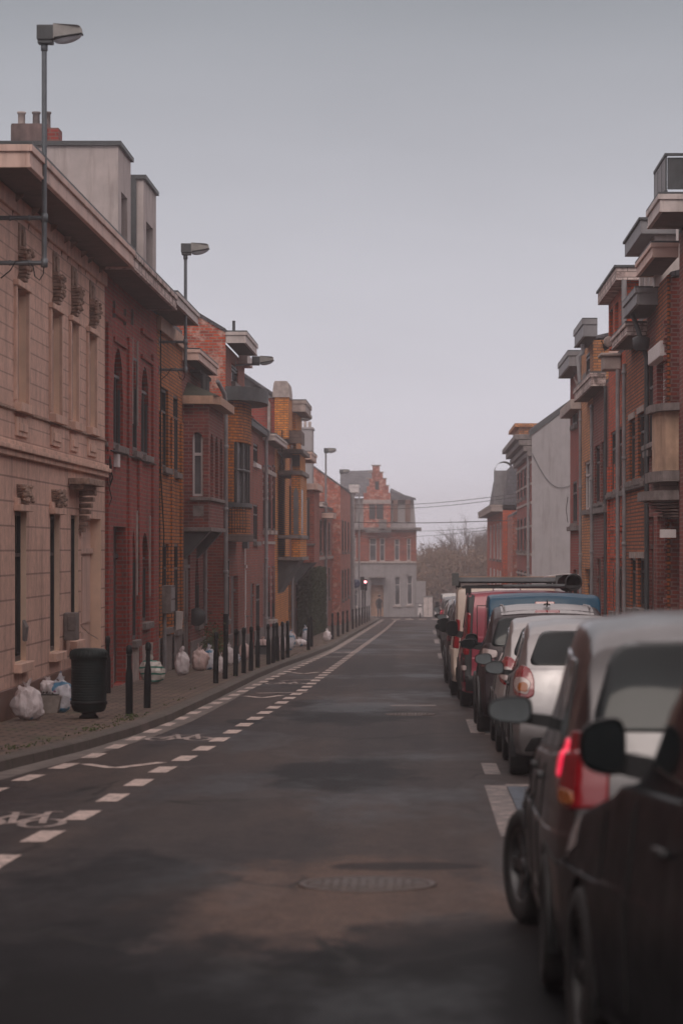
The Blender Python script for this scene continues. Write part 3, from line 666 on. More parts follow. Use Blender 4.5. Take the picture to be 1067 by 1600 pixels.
# 2 deep red brick house
ops = [dict(x=(177.7, 192.7), y=(543.7, 697.4), arch='round', rise=.9, f=.62), dict(x=(206.6, 213.4), y=(558.7, 705), arch='point', f=.55, mull=False), dict(x=(221, 232.7), y=(572.8, 712), arch='round', rise=.9, f=.58),
       dict(x=(175, 197.2), y=(822.8, 1080), f=.72, door=1, dm='doorg'), dict(x=(205.3, 212.8), y=(825.6, 1000), arch='point', f=.7, mull=False), dict(x=(220.8, 232.9), y=(832, 972), arch='round', rise=.9, f=.8)]
H2 = House('red_brick_house', -1, LX, 52.9, 63.3, Z(4.9), 'red', 'deep red brick house with tall arched windows next to the cream house', ops)
H2.roof(3.0, over=0, back=10)
H2.cornice(-4.98, 51.92, 60.9, Z(4.82), Z(5.11), 'peeling')
H2.plinth(.55, .04, 'stone_l')
mb = MB()
for (x0, x1) in ((165.5, 173), (198.5, 203), (214.5, 218.8), (236.5, 244.5)):
    a, b_ = dx(x0, LX), dx(x1, LX); bar(mb, 'x', LX, -1, a, b_, H2.zb, Z(4.0 if x0 < 200 or x0 > 220 else 1.9), -.055, .002)
mb.build('pilaster', M['red'], H2.o, .006)
mb = MB()
for (x0, x1, y) in ((176, 196, 497), (220, 238, 527)):
    a, b_ = dx(x0, LX), dx(x1, LX); z = zs(y, (a + b_) / 2)
    bar(mb, 'x', LX, -1, a, b_, z, z + .09, -.05, .002); bar(mb, 'x', LX, -1, a, b_, z - .5, z - .42, -.05, .002)
mb.build('brick_label', M['red'], H2.o, .006)
H2.band(Z(1.80), Z(1.87), .05, 'stone')
for p in H2.P[4:5]: 
    pass
mb = MB()
for p in (H2.P[4], H2.P[5], H2.P[1]):
    for a in (p[0] - .12, p[1] + .02): bar(mb, 'x', LX, -1, a, a + .1, p[3] - 1.3, p[3] + .35, -.03, .002)
mb.build('stone_strip', M['stone_l'], H2.o)
mb = MB(); a = dx(178, LX); mb.box(LX + .003, LX + .08, a, a + .4, zs(729, a), zs(709, a)); mb.build('house_sign', M['white'], H2.o)
mb = MB(); rr = random.Random(5)
for k in range(9):
    z = Z(1.15 + rr.uniform(-.35, .35)); mb.tube([(LX + .04, 53.0 + rr.uniform(0, .3), z + .3), (LX + .04 + rr.uniform(.01, .06), 53.1 + rr.uniform(0, .3), z), (LX + .04, 53.0 + rr.uniform(0, .2), z - .2)], .009, 5)
mb.tube([(LX + .07, 53.3 + i, Z(1.74)) for i in range(10)], .014, 5)
mb.build('cable_bundle', M['black'], H2.o)
mb = MB()
for x in (176.5, 193.5, 205): a = dx(x, LX); bar(mb, 'x', LX, -1, a, a + .05, zs(470 if x < 180 else 483, a) - .3, zs(470 if x < 180 else 483, a), -.05, 0)
mb.build('wall_anchor', M['stone'], H2.o)
for (a, b_, w0, w1) in ((58.4, 60.9, 59.0, 60.2), (63.7, 66.7, 64.3, 65.9)):
    o = dormer(H2, -5.9, a, b_, Z(4.95), Z(7.82), 4.6, 'render_warm', wins=((w0, w1, Z(5.6), Z(7.0), .5),))
mb = MB(); mb.box(-6.05, -6.3, 63.62, 63.69, Z(4.9), Z(7.85)); mb.build('flue', M['lead'], H2.o)
# chimney with three pots
c0 = (-7.78, 60.5)
H2c = MB(); s = 77.7
H2c.prism([(-8.35 + .03, 61.0), (-8.38, 61.3), (-8.35, 62.6), (-7.6, 62.6), (-7.6, 61.0)], Z(7.4), Z(8.62)); ch = H2c.build('chimney', plain('sooty_render', (.15, .10, .095), .9, var=.6, scale=2.2, bumps=.4), H2.o, .05)
mb = MB(); mb.box(-7.595, -7.37, 60.98, 61.6, Z(7.4), Z(8.53)); mb.box(-7.595, -7.35, 60.95, 61.63, Z(8.22), Z(8.29)); mb.build('chimney_brick', M['red'], ch)
for i, x in enumerate((-8.2, -7.9, -7.68)):
    mb = MB(); mb.lathe((x, 61.6, Z(8.63)), [(.075, -.03), (.072, .26), (.09, .27), (.09, .31), (.06, .31), (.055, 0)], 14); mb.build('chimney_pot', M['stone_l' if i == 0 else 'stone'], ch)
# 3 narrow ochre brick house
ops = [dict(x=(252, 263.4), y=(607.4, 731), f=.72), dict(x=(271, 278.4), y=(618.7, 738.6), f=.62), dict(x=(252.7, 264.3), y=(850, 981), f=.72), dict(x=(271.5, 278.6), y=(850, 983), f=.7)]
H3 = House('ochre_brick_house', -1, LX, 63.3, 69.9, Z(4.95), 'yellow', 'narrow ochre brick house between the deep red house and the bay house', ops)
H3.roof(3.0, over=0, back=10)
H3.cornice(-4.98, 61.0, 66.9, Z(4.95), Z(5.2), 'fascia_w')
H3.band(Z(4.6), Z(4.9), .09, 'tan', name='frieze'); H3.plinth(.75, .05, 'stone')
mb = MB()
for x in (247.5, 266, 281.2): a = dx(x, LX); bar(mb, 'x', LX, -1, a, a + .5, H3.zb, Z(2.9), -.05, .002)
mb.build('pilaster', M['yellow'], H3.o, .006)
mb = MB(); mb.box(LX + .05, LX + .24, 63.9, 64.9, zs(957.7, 64.3), zs(914.6, 64.3)); o = mb.build('meter_cabinet', M['stone'], H3.o, .01)
mb = MB(); mb.box(LX + .242, LX + .25, 63.95, 64.85, zs(935, 64.3), zs(918, 64.3)); mb.box(LX + .242, LX + .25, 63.95, 64.85, zs(955, 64.3), zs(938, 64.3)); mb.build('cabinet_door', M['pipe'], o)
mb = MB(); mb.tube([(LX + .1, 64.1, gz(64) + .1), (LX + .1, 64.1, zs(957, 64))], .035); mb.build('conduit', M['pipe'], o)
mb = MB(); a = 67.9; mb.add([(LX + .02, a, zs(955, a)), (LX + .16, a, zs(956, a)), (LX + .13, a, zs(983, a)), (LX + .02, a, zs(984, a)), (LX + .02, a + .4, zs(955, a)), (LX + .16, a + .4, zs(956, a)), (LX + .13, a + .4, zs(983, a)), (LX + .02, a + .4, zs(984, a))], [(0, 1, 2, 3), (4, 5, 6, 7), (0, 1, 5, 4), (1, 2, 6, 5), (2, 3, 7, 6)]); mb.build('mailbox', M['fascia_w'], H3.o)
mb = MB(); mb.tube([(LX + .06, 63.5, Z(4.8)), (LX + .06, 63.52, Z(1.6)), (LX + .07, 64.2, Z(.3)), (LX + .06, 64.0, Z(-.8)), (LX + .06, 64.2, Z(-1.2))], .014, 5); mb.build('cable', M['black'], H3.o)
# 4 dark red house with an overhanging brick bay
ops = [dict(d=(70.3, 72.3), z=(gz(72) + .2, Z(.1)), f=.3, dm='doorw', door=1), dict(x=(305, 311.5), y=(853, 975), arch='point', f=.6, mull=False), dict(x=(319.6, 334.6), y=(908, 1012), f=.66, door=1, dm='doorb')]
H4 = House('brick_bay_house', -1, LX, 69.9, 77.2, Z(4.4), 'darkred', 'dark red brick house with an overhanging square brick bay and light downpipe', ops)
H4.roof(2.2, over=0, back=9, z=Z(4.7)); H4.cornice(-5.2, 69.95, 76.3, Z(4.38), Z(4.63), 'fascia'); H4.plinth(.5, .04, 'stone')
BX = -4.98
bo = MB(); wz0, wz1 = Z(1.22), Z(2.72)
wall_holes(bo, ptf('y', 70.2, 1), LX + .002, BX, Z(.5), Z(3.36), [(-5.37, -5.12, wz0, wz1, .16, 'round', .16)])
wall_holes(bo, ptf('x', BX, -1), 70.2, 75.4, Z(.5), Z(3.36), [(70.7, 71.7, wz0, wz1, .16, 'round', .35), (72.3, 73.4, wz0, wz1, .16, 'round', .35), (74, 75, wz0, wz1, .16, 'round', .35)])
bo.quad((LX, 75.4, Z(.5)), (BX, 75.4, Z(.5)), (BX, 75.4, Z(3.36)), (LX, 75.4, Z(3.36)))
bay = bo.build('bay_window', M['darkred'], H4.o)
mb = MB(); mb.box(-5.36, -5.32, 70.3, 70.34, wz0, wz1 - .05); mb.box(-5.17, -5.13, 70.3, 70.34, wz0, wz1 - .1); mb.box(-5.32, -5.17, 70.3, 70.34, wz1 - .55, wz1 - .48); mb.box(-5.32, -5.17, 70.3, 70.34, wz0, wz0 + .06); mb.build('frame', M['frame_w'], bay)
mb = MB(); mb.box(-5.39, -5.10, 70.35, 70.37, wz0 - .02, wz1 + .02); mb.box(BX - .18, BX - .16, 70.6, 75.2, wz0 - .05, wz1 + .05); mb.build('pane', M['pane_c'], bay)
mb = MB(); mb.box(LX + .01, BX + .06, 70.13, 75.47, Z(.40), Z(.498)); mb.box(-5.42, BX + .07, 70.12, 70.3, Z(1.12), Z(1.2)); mb.box(BX - .01, BX + .07, 70.3, 75.4, Z(1.12), Z(1.2)); mb.build('sill', M['stone'], bay, .01)
mb = MB(); mb.add([(LX, 70.3, Z(.397)), (BX, 70.3, Z(.397)), (LX, 70.3, Z(-.25)), (LX, 71, Z(.397)), (BX, 71, Z(.397)), (LX, 71, Z(-.25)), ], [(0, 1, 2), (3, 4, 5), (0, 2, 5, 3), (1, 4, 5, 2), (0, 1, 4, 3)]); mb.add([(LX, 74.4, Z(.397)), (BX, 74.4, Z(.397)), (LX, 74.4, Z(-.25)), (LX, 75, Z(.397)), (BX, 75, Z(.397)), (LX, 75, Z(-.25)), ], [(0, 1, 2), (3, 4, 5), (0, 2, 5, 3), (1, 4, 5, 2), (0, 1, 4, 3)]); mb.build('corbel', M['lead'], bay)
mb = MB(); mb.prism([(LX + .004, 69.95), (-5.42, 69.95), (-4.88, 70.05), (-4.72, 70.5), (-4.72, 75.6), (LX + .004, 75.7)], Z(3.37), Z(3.56)); mb.build('fascia', M['tan'], bay, .01)
mb = MB(); mb.add([(LX + .004, 70, Z(3.565)), (-4.75, 70.1, Z(3.565)), (-4.75, 75.5, Z(3.565)), (LX + .004, 75.5, Z(3.565)), (LX + .004, 71.5, Z(3.95)), (LX + .004, 75, Z(3.95))], [(0, 1, 4), (1, 2, 5, 4), (2, 3, 5)]); mb.build('roof', plain('mossy_roof_felt', (.045, .047, .03), .9, var=.6, scale=4), bay)
mb = MB(); mb.box(-5.35, -5.1, 70.188, 70.2, Z(.75), Z(1.0)); mb.build('air_brick', M['stone'], bay)
H4.pipe(dx(315, LX), Z(.3), Z(-1.95)); 
p4 = MB(); p4.tube([(-5.02, 76.9, gz(77) + 1.3), (-5.02, 76.9, Z(3.7)), (-5.05, 76.8, Z(3.95)), (-5.2, 76.4, Z(4.25))], .055, 10)
for z in (Z(2.6), Z(1.0), Z(-.6)): p4.lathe((-5.02, 76.9, z), [(.055, -.05), (.07, -.04), (.07, .04), (.055, .05)], 10)
p4.build('downpipe', M['pipe'], H4.o)
mb = MB(); mb.tube([(-5.02, 76.9, gz(77) + .1), (-5.02, 76.9, gz(77) + 1.3)], .07, 10); mb.build('pipe_shoe', M['black'], H4.o)
mb = MB(); mb.lathe((-5.45, 72.7, zs(964, 72.7)), [(.0, -.05), (.22, -.05), (.22, .05), (.0, .05)], 20, 'y'); mb.build('round_plate', M['lead'], H4.o)
mb = MB()   # dark windows of the attic strip
for a in (72.4, 73.7): mb.box(LX + .25, LX + .3, a, a + 1.0, Z(3.72), Z(4.2))
mb.box(LX + .003, LX + .25, 72.2, 76, Z(4.22), Z(4.3)); mb.build('attic_window', M['dark'], H4.o)
# 5 ochre brick house with a rounded bay, box attic and big rough gable
H5 = House('rounded_bay_house', -1, -5.1, 78.0, 86.3, Z(5.3), 'redbrown', 'tall brick house with rounded ochre bay and rough pink gable wall', [
    dict(x=(362, 372), y=(572, 600), f=.5), dict(x=(361, 372), y=(900, 1000), f=.6, door=1), dict(x=(350, 357), y=(873, 968), f=.5), dict(x=(383.5, 389), y=(855, 1010), f=.4, door=1, dm='frame_w'), ], back=9.5)
mb = MB()
mb.add([(-5.1, 78, Z(3.0)), (-14.6, 78, Z(3.0)), (-14.6, 78, Z(5.65)), (-9.85, 78, Z(8.5)), (-5.1, 78, Z(5.65))], [(0, 1, 2, 3, 4)]); 
for k in range(5): mb.v[-5 + k] = (mb.v[-5 + k][0], 77.99, mb.v[-5 + k][2])
mb.build('gable', M['gable'], H5.o)
H5.roof(2.85, 'slate', 0, 9.5, z=Z(5.6)); 
H5.cornice(-4.58, 78.02, 83.3, Z(5.33), Z(5.62), 'fascia_w'); H5.plinth(.6, .05, 'stone')
mb = MB(); mb.box(-5.09, -4.85, 83.4, 86, Z(5.15), Z(5.4)); mb.build('fascia', M['fascia_w'], H5.o)
mb = MB(); mb.tube([(-4.95, 79, Z(5.6)), (-4.95, 79, Z(5.98))], .04); mb.build('vent_pipe', M['lead'], H5.o)
def bayarc(rx, ry, n=14, x0=-5.1, yc=80.3): return [(x0 + rx * abs(math.sin(math.pi * k / n)) ** .7, yc - ry * math.cos(math.pi * k / n)) for k in range(n + 1)]
def bayring(rx, ry, z0, z1, sm=True):
    mb = MB(); p = [(-5.097, 80.3 - ry)] + bayarc(rx, ry)[1:-1] + [(-5.097, 80.3 + ry)]; mb.prism(p, z0, z1, 'z', False); return mb
b5 = bayring(.52, 2.2, Z(2.78), Z(3.84)).build('bay_window', M['yellow'], H5.o)
bayring(.98, 2.5, Z(3.845), Z(4.2)).build('fascia', M['lead'], b5, .01)
bayring(.42, 2.05, Z(1.2), Z(2.775)).build('pane', M['pane_c'], b5)
mb = MB()
for k in range(0, 15, 2):
    p = bayarc(.45, 2.12)[k]; mb.box(p[0] - .03, p[0] + .03, p[1] - .04, p[1] + .04, Z(1.2), Z(2.775))
P_ = bayarc(.46, 2.14)
for (q, r_) in zip(P_, P_[1:]): mb.tube([(q[0], q[1], Z(2.05)), (r_[0], r_[1], Z(2.05))], .035, 5)
mb.build('frame', M['frame_d'], b5)
mb = MB(); mb.box(-5.095, -4.9, 78.1, 78.35, Z(1.2), Z(2.775)); mb.build('bay_pier', M['yellow'], b5)
bayring(.55, 2.25, Z(1.08), Z(1.195)).build('sill', M['lead'], b5, .01)
bayring(.50, 2.15, Z(.38), Z(1.075)).build('bay_apron', M['yellow'], b5)
bayring(.58, 2.3, Z(.18), Z(.375)).build('bay_base', M['soffit'], b5, .02)
mb = MB()
for k in range(7): x = -5.02 + .07 * k; mb.box(x, x + .014, 78.12, 78.14, Z(.4), Z(1.07))
for z in (.5, .97): mb.box(-5.05, -4.6, 78.10, 78.118, Z(z), Z(z) + .02)
mb.build('railing', M['black'], b5)
mb = MB(); a = dx(384, -5.1); mb.box(-5.09, -4.93, 85.2, 85.9, zs(777, a), zs(768, a)); mb.build('lintel', M['white'], H5.o)
mb = MB(); mb.box(-5.09, -4.95, 85.2, 86.1, zs(857, 85.5), zs(843, 85.5)); mb.build('flower_box', M['lead'], H5.o)
mb = MB(); mb.box(-5.09, -5.04, 85.3, 86.0, zs(838, 85.5), zs(785, 85.5)); mb.build('window', M['frame_w'], H5.o)
# 6 plain red brown house
H6 = House('red_brown_house', -1, -5.1, 86.3, 95.9, Z(3.6), 'redbrown', 'low red brown brick house with dark gutter beside the rounded bay', [
    dict(x=(396, 403), y=(693, 725), f=.6, sill='white'), dict(x=(396, 403), y=(788, 846), f=.6, sill='stone'), dict(x=(391.5, 397), y=(912, 1000), f=.5, door=1), dict(x=(400, 405), y=(912, 1000), f=.5)])
H6.roof(2.6, 'slate'); H6.cornice(-4.9, 86.5, 95.8, Z(3.55), Z(3.72), 'lead'); H6.pipe(95.6, Z(3.3), None, .14, .055, 'pipe', .1); H6.plinth(.5)
mb = MB(); mb.quad((-7.6, 86.5, Z(5.3)), (-7.3, 86.5, Z(5.3)), (-5.3, 95.5, Z(4.15)), (-5.6, 95.5, Z(4.15))); mb.box(-5.5, -5.2, 86.4, 95.8, Z(3.75), Z(3.95)); mb.build('ridge_tile', M['tile'], H6.o)
# 7 red house with three striped lancet windows
lan = []
for (x0, x1) in ((411, 415.2), (418.6, 422.6), (425.6, 429)): lan.append(dict(x=(x0, x1), y=(727, 829), arch='point', f=.45, mull=False, sill='stone_l'))
for (x0, x1) in ((417.5, 421.5), (425, 429)): lan.append(dict(x=(x0, x1), y=(884, 968), arch='point', f=.5, mull=False, sill='stone_l'))
lan.append(dict(x=(410.9, 415), y=(880, 985), f=.5, door=1))
H7 = House('lancet_window_house', -1, -5.1, 95.9, 104, Z(3.6), 'red', 'red brick house with three lancet windows banded in white stone', lan)
H7.roof(2.2, 'slate'); H7.cornice(-4.7, 96.0, 104.6, Z(3.45), Z(3.66), 'fascia_w'); H7.band(Z(.14), Z(.24), .03, 'stone_l'); H7.band(Z(2.45), Z(2.6), .06, 'stone_l'); H7.plinth(.5)
mb = MB()
for p in H7.P[:5]:
    for k in range(5):
        z = p[3] - 1.15 + k * .24
        for a in (p[0] - .2, p[1] + .01): bar(mb, 'x', -5.1, -1, a, a + .19, z, z + .1, -.02, .001)
mb.build('stone_banding', M['stone_l'], H7.o)
# 8 tall orange brick house with a turret
H8 = House('orange_brick_house', -1, -5.1, 104, 115.5, Z(5.15), 'orange', 'tall orange brick house with a round topped turret and balcony', [
    dict(x=(452, 456), y=(760, 835), arch='round', f=.4), dict(x=(451, 456), y=(893, 985), f=.5, door=1), dict(x=(459, 463), y=(893, 985), f=.5, door=1)], back=9.5)
mb = MB(); mb.quad((-5.1, 103.995, Z(3)), (-14.6, 103.995, Z(3)), (-14.6, 103.995, Z(5.2)), (-5.1, 103.995, Z(5.2))); mb.build('party_wall', M['red'], H8.o)
mb = MB(); mb.add([(-5.05, 103.95, Z(5.2)), (-9.8, 106.5, Z(8.7)), (-14.6, 103.95, Z(5.2))], [(0, 1, 2)]); mb.build('hip_roof', M['zinc'], H8.o)
mb = MB(); mb.tube([(-5.3, 103.9, Z(3.9)), (-5.3, 103.9, Z(5.0)), (-5.4, 103.85, Z(5.15))], .06, 8); mb.build('downpipe', M['stone_l'], H8.o)
H8.roof(3.2, 'slate', 0, 9.5, z=Z(5.25), d0=103.9); H8.plinth(.5)
mb = MB()
mb.add([(-5.1, 103.97, Z(5.22)), (-9.8, 103.97, Z(8.42)), (-9.8, 103.97, Z(9.3)), (-5.1, 103.97, Z(6.0))], [(0, 1, 2, 3)]) if False else None
mb.box(-5.095, -4.62, 103.8, 110.5, Z(3.8), Z(5.22)); tur = mb.build('turret', M['orange'], H8.o, .01)
mb = MB(); mb.prism([(-5.15 + .27 - .29 * math.cos(math.pi * k / 12), Z(5.22 + .56 * min(1, 1.7 * math.sin(math.pi * k / 12)))) for k in range(13)], 103.75, 106.4, 'y'); mb.build('turret_cap', M['stone_l'], tur)
mb = MB(); mb.box(-4.86, -4.82, 103.78, 103.81, Z(2.9), Z(4.1)); mb.build('slit_window', M['pane'], tur)
H8.cornice(-4.15, 106.6, 112, Z(4.85), Z(5.25), 'stone_l', lip='lead'); 
mb = MB(); mb.box(-4.615, -4.3, 106, 111.8, Z(-.3), Z(2.75)); mb.box(-4.615, -4.35, 107, 111.8, Z(2.76), Z(3.35)); mb.box(-4.615, -4.5, 107.2, 111.8, Z(3.36), Z(4.84)); b8 = mb.build('bay_window', M['orange'], H8.o, .01)
mb = MB()
for z0, z1, pr in ((-.42, -.3, .05), (.35, .47, .04), (2.6, 2.75, .07), (3.36, 3.5, .1)): mb.box(-5.09, -4.28 + pr, 105.96 - pr, 111.9, Z(z0), Z(z1))
mb.build('stone_band', M['stone'], b8, .01)
mb = MB(); mb.prism([(-4.54, Z(.5)), (-4.37, Z(.5)), (-4.37, Z(1.95)), (-4.40, Z(2.1)), (-4.455, Z(2.17)), (-4.51, Z(2.1)), (-4.54, Z(1.95))], 105.97, 105.99, 'y'); mb.box(-4.303, -4.29, 106.8, 108, Z(.5), Z(2.1)); mb.build('pane', M['pane_c'], b8)
mb = MB(); mb.box(-4.55, -4.36, 105.985, 105.995, Z(-.2), Z(.3)); mb.build('panel', M['orange'], b8)
mb = MB(); mb.box(-4.95, -4.25, 104.4, 107.2, Z(3.9), Z(4.1)); mb.box(-4.25, -4.2, 104.4, 107.2, Z(3.65), Z(4.1)); mb.box(-4.95, -4.25, 104.4, 104.5, Z(3.65), Z(3.9)); mb.build('balcony', M['soffit'], H8.o, .01)
mb = MB(); mb.box(-4.6, -4.33, 106.2, 106.3, Z(2.9), Z(3.3)); mb.build('dark_recess', M['dark'], b8)
H8.pipe(115.2, Z(4.0), None, .12, .05)
mb = MB(); mb.add([(-5.1, 106.2, Z(-.43)), (-4.35, 106.2, Z(-.43)), (-5.1, 106.2, Z(-1.6)), (-5.1, 111, Z(-.43)), (-4.35, 111, Z(-.43)), (-5.1, 111, Z(-1.6))], [(0, 1, 2), (3, 4, 5), (0, 1, 4, 3), (1, 2, 5, 4)]); mb.build('corbel', M['lead'], b8)
# 9 red house with square bay, white chimney
H9 = House('square_bay_house', -1, -5.1, 115.5, 131, Z(3.9), 'redbrown', 'red brick house with a boxy first floor bay behind the orange house', [dict(d=(117, 118.5), z=(gz(118) + .2, Z(-1.2)), door=1, f=.4), dict(d=(121, 122.5), z=(Z(-2), Z(-.6)), f=.4), dict(d=(126, 127.5), z=(Z(-2), Z(-.6)), f=.4), dict(d=(127, 128.5), z=(Z(.6), Z(2.2)), f=.4)])
H9.roof(1.6, 'tile'); H9.cornice(-4.3, 116.5, 122, Z(3.45), Z(3.75), 'fascia'); H9.plinth(.5)
mb = MB(); mb.box(-5.095, -4.25, 118, 124, Z(-.55), Z(2.3)); b9 = mb.build('bay_window', M['redbrown'], H9.o)
mb = MB(); mb.box(-5.095, -4.1, 117.8, 124.2, Z(2.31), Z(2.55)); mb.build('fascia', M['fascia'], b9, .01)
mb = MB(); mb.box(-4.82, -4.42, 117.96, 117.99, Z(.35), Z(2.0)); mb.build('frame', M['frame_d'], b9)
mb = MB(); mb.box(-4.68, -4.52, 117.94, 117.955, Z(.42), Z(1.9)); mb.build('pane', M['shutter'], b9)
mb = MB(); mb.box(-5.09, -4.2, 117.9, 118.0, Z(.12), Z(.2)); mb.build('sill', M['stone'], b9)
mb = MB(); mb.add([(-5.1, 118.1, Z(-.56)), (-4.3, 118.1, Z(-.56)), (-5.1, 118.1, Z(-1.5)), (-5.1, 123, Z(-.56)), (-4.3, 123, Z(-.56)), (-5.1, 123, Z(-1.5))], [(0, 1, 2), (3, 4, 5), (0, 1, 4, 3), (1, 2, 5, 4)]); mb.build('corbel', M['lead'], b9)
# 10 low house behind the hedge, 11 gabled house, 12 last of the row
H10 = House('low_brick_house', -1, -4.95, 131, 165, Z(2.1), 'redbrown', 'lower brick house with pale door canopies beyond the tall hedge', [dict(d=(a, a + 1.6), z=z_, f=.3) for a in (134, 139, 145, 151, 158) for z_ in ((Z(-2.6), Z(-1)), (Z(-.2), Z(1.4)))])
H10.roof(1.4, 'slate'); H10.cornice(-4.5, 136, 142, Z(1.9), Z(2.1), 'fascia_w'); H10.cornice(-4.4, 148, 153, Z(1.5), Z(1.75), 'fascia', name='canopy')
H10.band(Z(-.55), Z(-.4), .08, 'stone_l'); mb = MB(); mb.box(-4.9, -4.7, 143, 144, Z(-1.9), Z(-1.3)); mb.build('wall_box', M['white'], H10.o)
mb = MB(); mb.box(-6.15, -5.42, 148, 150, Z(1.5), Z(5.85)); mb.box(-6.2, -5.37, 147.95, 150.05, Z(5.85), Z(5.97)); mb.box(-6.17, -5.40, 147.97, 150.02, Z(4.2), Z(4.3)); cw = mb.build('chimney', M['render_grey'], H10.o, .02)
for x in (-6.0, -5.79, -5.57): mb = MB(); mb.lathe((x, 148.6, Z(5.97)), [(.08, 0), (.08, .3), (.06, .3)], 10); mb.build('chimney_pot', M['stone_l'], cw)
H11 = House('gabled_brick_house', -1, -4.5, 165, 188, Z(3.4), 'gable', 'brick house with big side gable facing the hedge, far along the left', [dict(d=(a, a + 1.6), z=z_, f=.3) for a in (168, 174, 181) for z_ in ((Z(-2.9), Z(-1.2)), (Z(-.2), Z(1.6)))], back=12)
H11.roof(4.3, 'slate', 0.05, 12, gable='gable')
H12 = House('render_end_house', -1, -4.6, 188, 204, Z(3.6), 'render_warm', 'pale rendered house at the left street corner with pipes', [dict(d=(a, a + 1.8), z=z_, f=.3) for a in (190, 197) for z_ in ((Z(-3), Z(-1.4)), (Z(-.2), Z(1.6)))])
H12.roof(2.0, 'slate'); H12.pipe(188.4, Z(3.5), None, .2, .12); H12.cornice(-4.0, 188.2, 191, Z(3.5), Z(4.0), 'white', name='canopy')
# ================================================================ RIGHT ROW (wall plane 4.57 m to the right)
RX = 4.57
def w2(*a, **k): return dict(x=a[0], y=a[1], **k)
HR1 = House('corner_balcony_house', 1, RX, -60, 53.6, Z(5.6), 'darkred', 'nearest house on the right with railed roof terrace over a pale cornice', [dict(d=(a, a + 1.2), z=z_, dep=.2) for a in range(-10, 46, 5) for z_ in ((1, 3), (4.2, 6.2))])
HR1.roof(.6, 'lead', 0, 9, z=Z(5.65)); HR1.cornice(4.0, 50.75, 53.5, Z(5.68), Z(5.98), 'fascia_w')
mb = MB()
for d in (50.9, 51.7, 52.55, 53.35): mb.box(4.10, 4.13, d, d + .03, Z(6.02), Z(6.66))
mb.box(4.09, 4.14, 50.88, 53.4, Z(6.64), Z(6.69)); mb.box(4.13, 4.9, 50.88, 50.91, Z(6.64), Z(6.69)); mb.box(4.09, 4.14, 50.88, 53.4, Z(6.03), Z(6.06)); rl = mb.build('railing', M['lead'], HR1.o)
mb = MB()
for k in range(22): d = 50.95 + k * .11; mb.box(4.105, 4.125, d, d + .09, Z(6.08), Z(6.62))
mb.build('railing_panel', M['zinc'], rl)
mb = MB(); mb.box(4.14, 4.9, 50.93, 50.95, Z(6.08), Z(6.62)); mb.build('end_panel', M['lead'], rl)
mb = MB(); mb.box(4.42, 5.6, 50.2, 50.6, Z(6.6), Z(7.0)); mb.build('roof_hatch', M['lead'], HR1.o)
# bay with balcony near the frame edge
mb = MB(); mb.prism([(RX - .002, 53.7), (4.35, 53.9), (4.22, 54.6), (4.22, 55.4), (RX - .002, 55.6)], Z(1.40), Z(2.46)); bR = mb.build('bay_window', plain('cream_bay_panel', (.46, .30, .21), .8, var=.3, scale=2.5), HR1.o)
mb = MB(); mb.prism([(RX - .002, 53.5), (4.28, 53.7), (4.12, 54.5), (4.12, 55.7), (RX - .002, 55.9)], Z(2.465), Z(2.6)); mb.prism([(RX - .002, 53.5), (4.28, 53.7), (4.12, 54.5), (4.12, 55.8), (RX - .002, 56)], Z(1.2), Z(1.39)); mb.prism([(RX - .002, 53.6), (4.15, 54.0), (3.98, 54.9), (4.02, 56.4), (RX - .002, 56.6)], Z(.87), Z(1.04)); mb.build('stone_band', M['stone'], bR, .015)
mb = MB()
for k in range(6): r_ = .45 - k * .06; mb.prism([(RX - .002, 53.8), (RX - r_, 54.2), (RX - r_, 56.2 - k * .1), (RX - .002, 56.3)], Z(.84 - k * .055), Z(.87 - k * .055))
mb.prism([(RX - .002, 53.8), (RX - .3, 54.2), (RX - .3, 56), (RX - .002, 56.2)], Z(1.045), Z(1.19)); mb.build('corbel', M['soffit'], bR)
mb = MB(); mb.box(4.28, 4.56, 54.2, 54.4, zs(840, 54), zs(827, 54)); mb.build('wall_lamp', M['white'], HR1.o)

HR2 = House('quoined_brick_house', 1, RX, 55.5, 61.3, Z(5.0), 'darkred', 'dark brick house with ochre pier and white shutter box on the right', [
    w2((1025.5, 1045.5), (560, 688), f=.5, shut=1), w2((1011.5, 1019.5), (565, 704), f=.9), w2((1026, 1045), (806, 948), f=.8, door=1), w2((1012.5, 1020.5), (808, 948), f=.85, door=1)])
HR2.roof(1.2, 'slate', 0)
a, b_ = dx(1046.8, RX), dx(1029, RX)
mb = MB(); bar(mb, 'x', RX, 1, a, b_, Z(3.6), Z(5.05), -.06, .002); bar(mb, 'x', RX, 1, a, dx(1044, RX), HR2.zb, Z(3.59), -.06, .002); pr = mb.build('pier', M['ochre'], HR2.o, .006)
mb = MB()
for k in range(42):
    z = gz(56) + .2 + k * .16; bar(mb, 'x', RX, 1, 55.52, 55.78, z, z + .1, -.12, -.061) if k % 2 else bar(mb, 'x', RX, 1, 55.52, 55.70, z, z + .1, -.1, -.061)
mb.build('quoins', M['darkred'], HR2.o)
mb = MB(); bar(mb, 'x', RX, 1, dx(1045, RX), dx(1026, RX), zs(564, 57.2), zs(540, 57.2), -.18, -.0); mb.build('shutter_box', M['white'], HR2.o, .02)
mb = MB(); bar(mb, 'x', RX, 1, 56, 61.2, zs(698, 58.5), zs(690, 58.5), -.13, 0); mb.build('string_course', M['stone'], HR2.o, .01)
HR2.cornice(4.1, 53.72, 57.7, Z(5.2), Z(5.46), 'fascia'); HR2.cornice(4.1, 57.72, 61.3, Z(4.68), Z(5.0), 'zinc', 'lead', name='gutter'); 
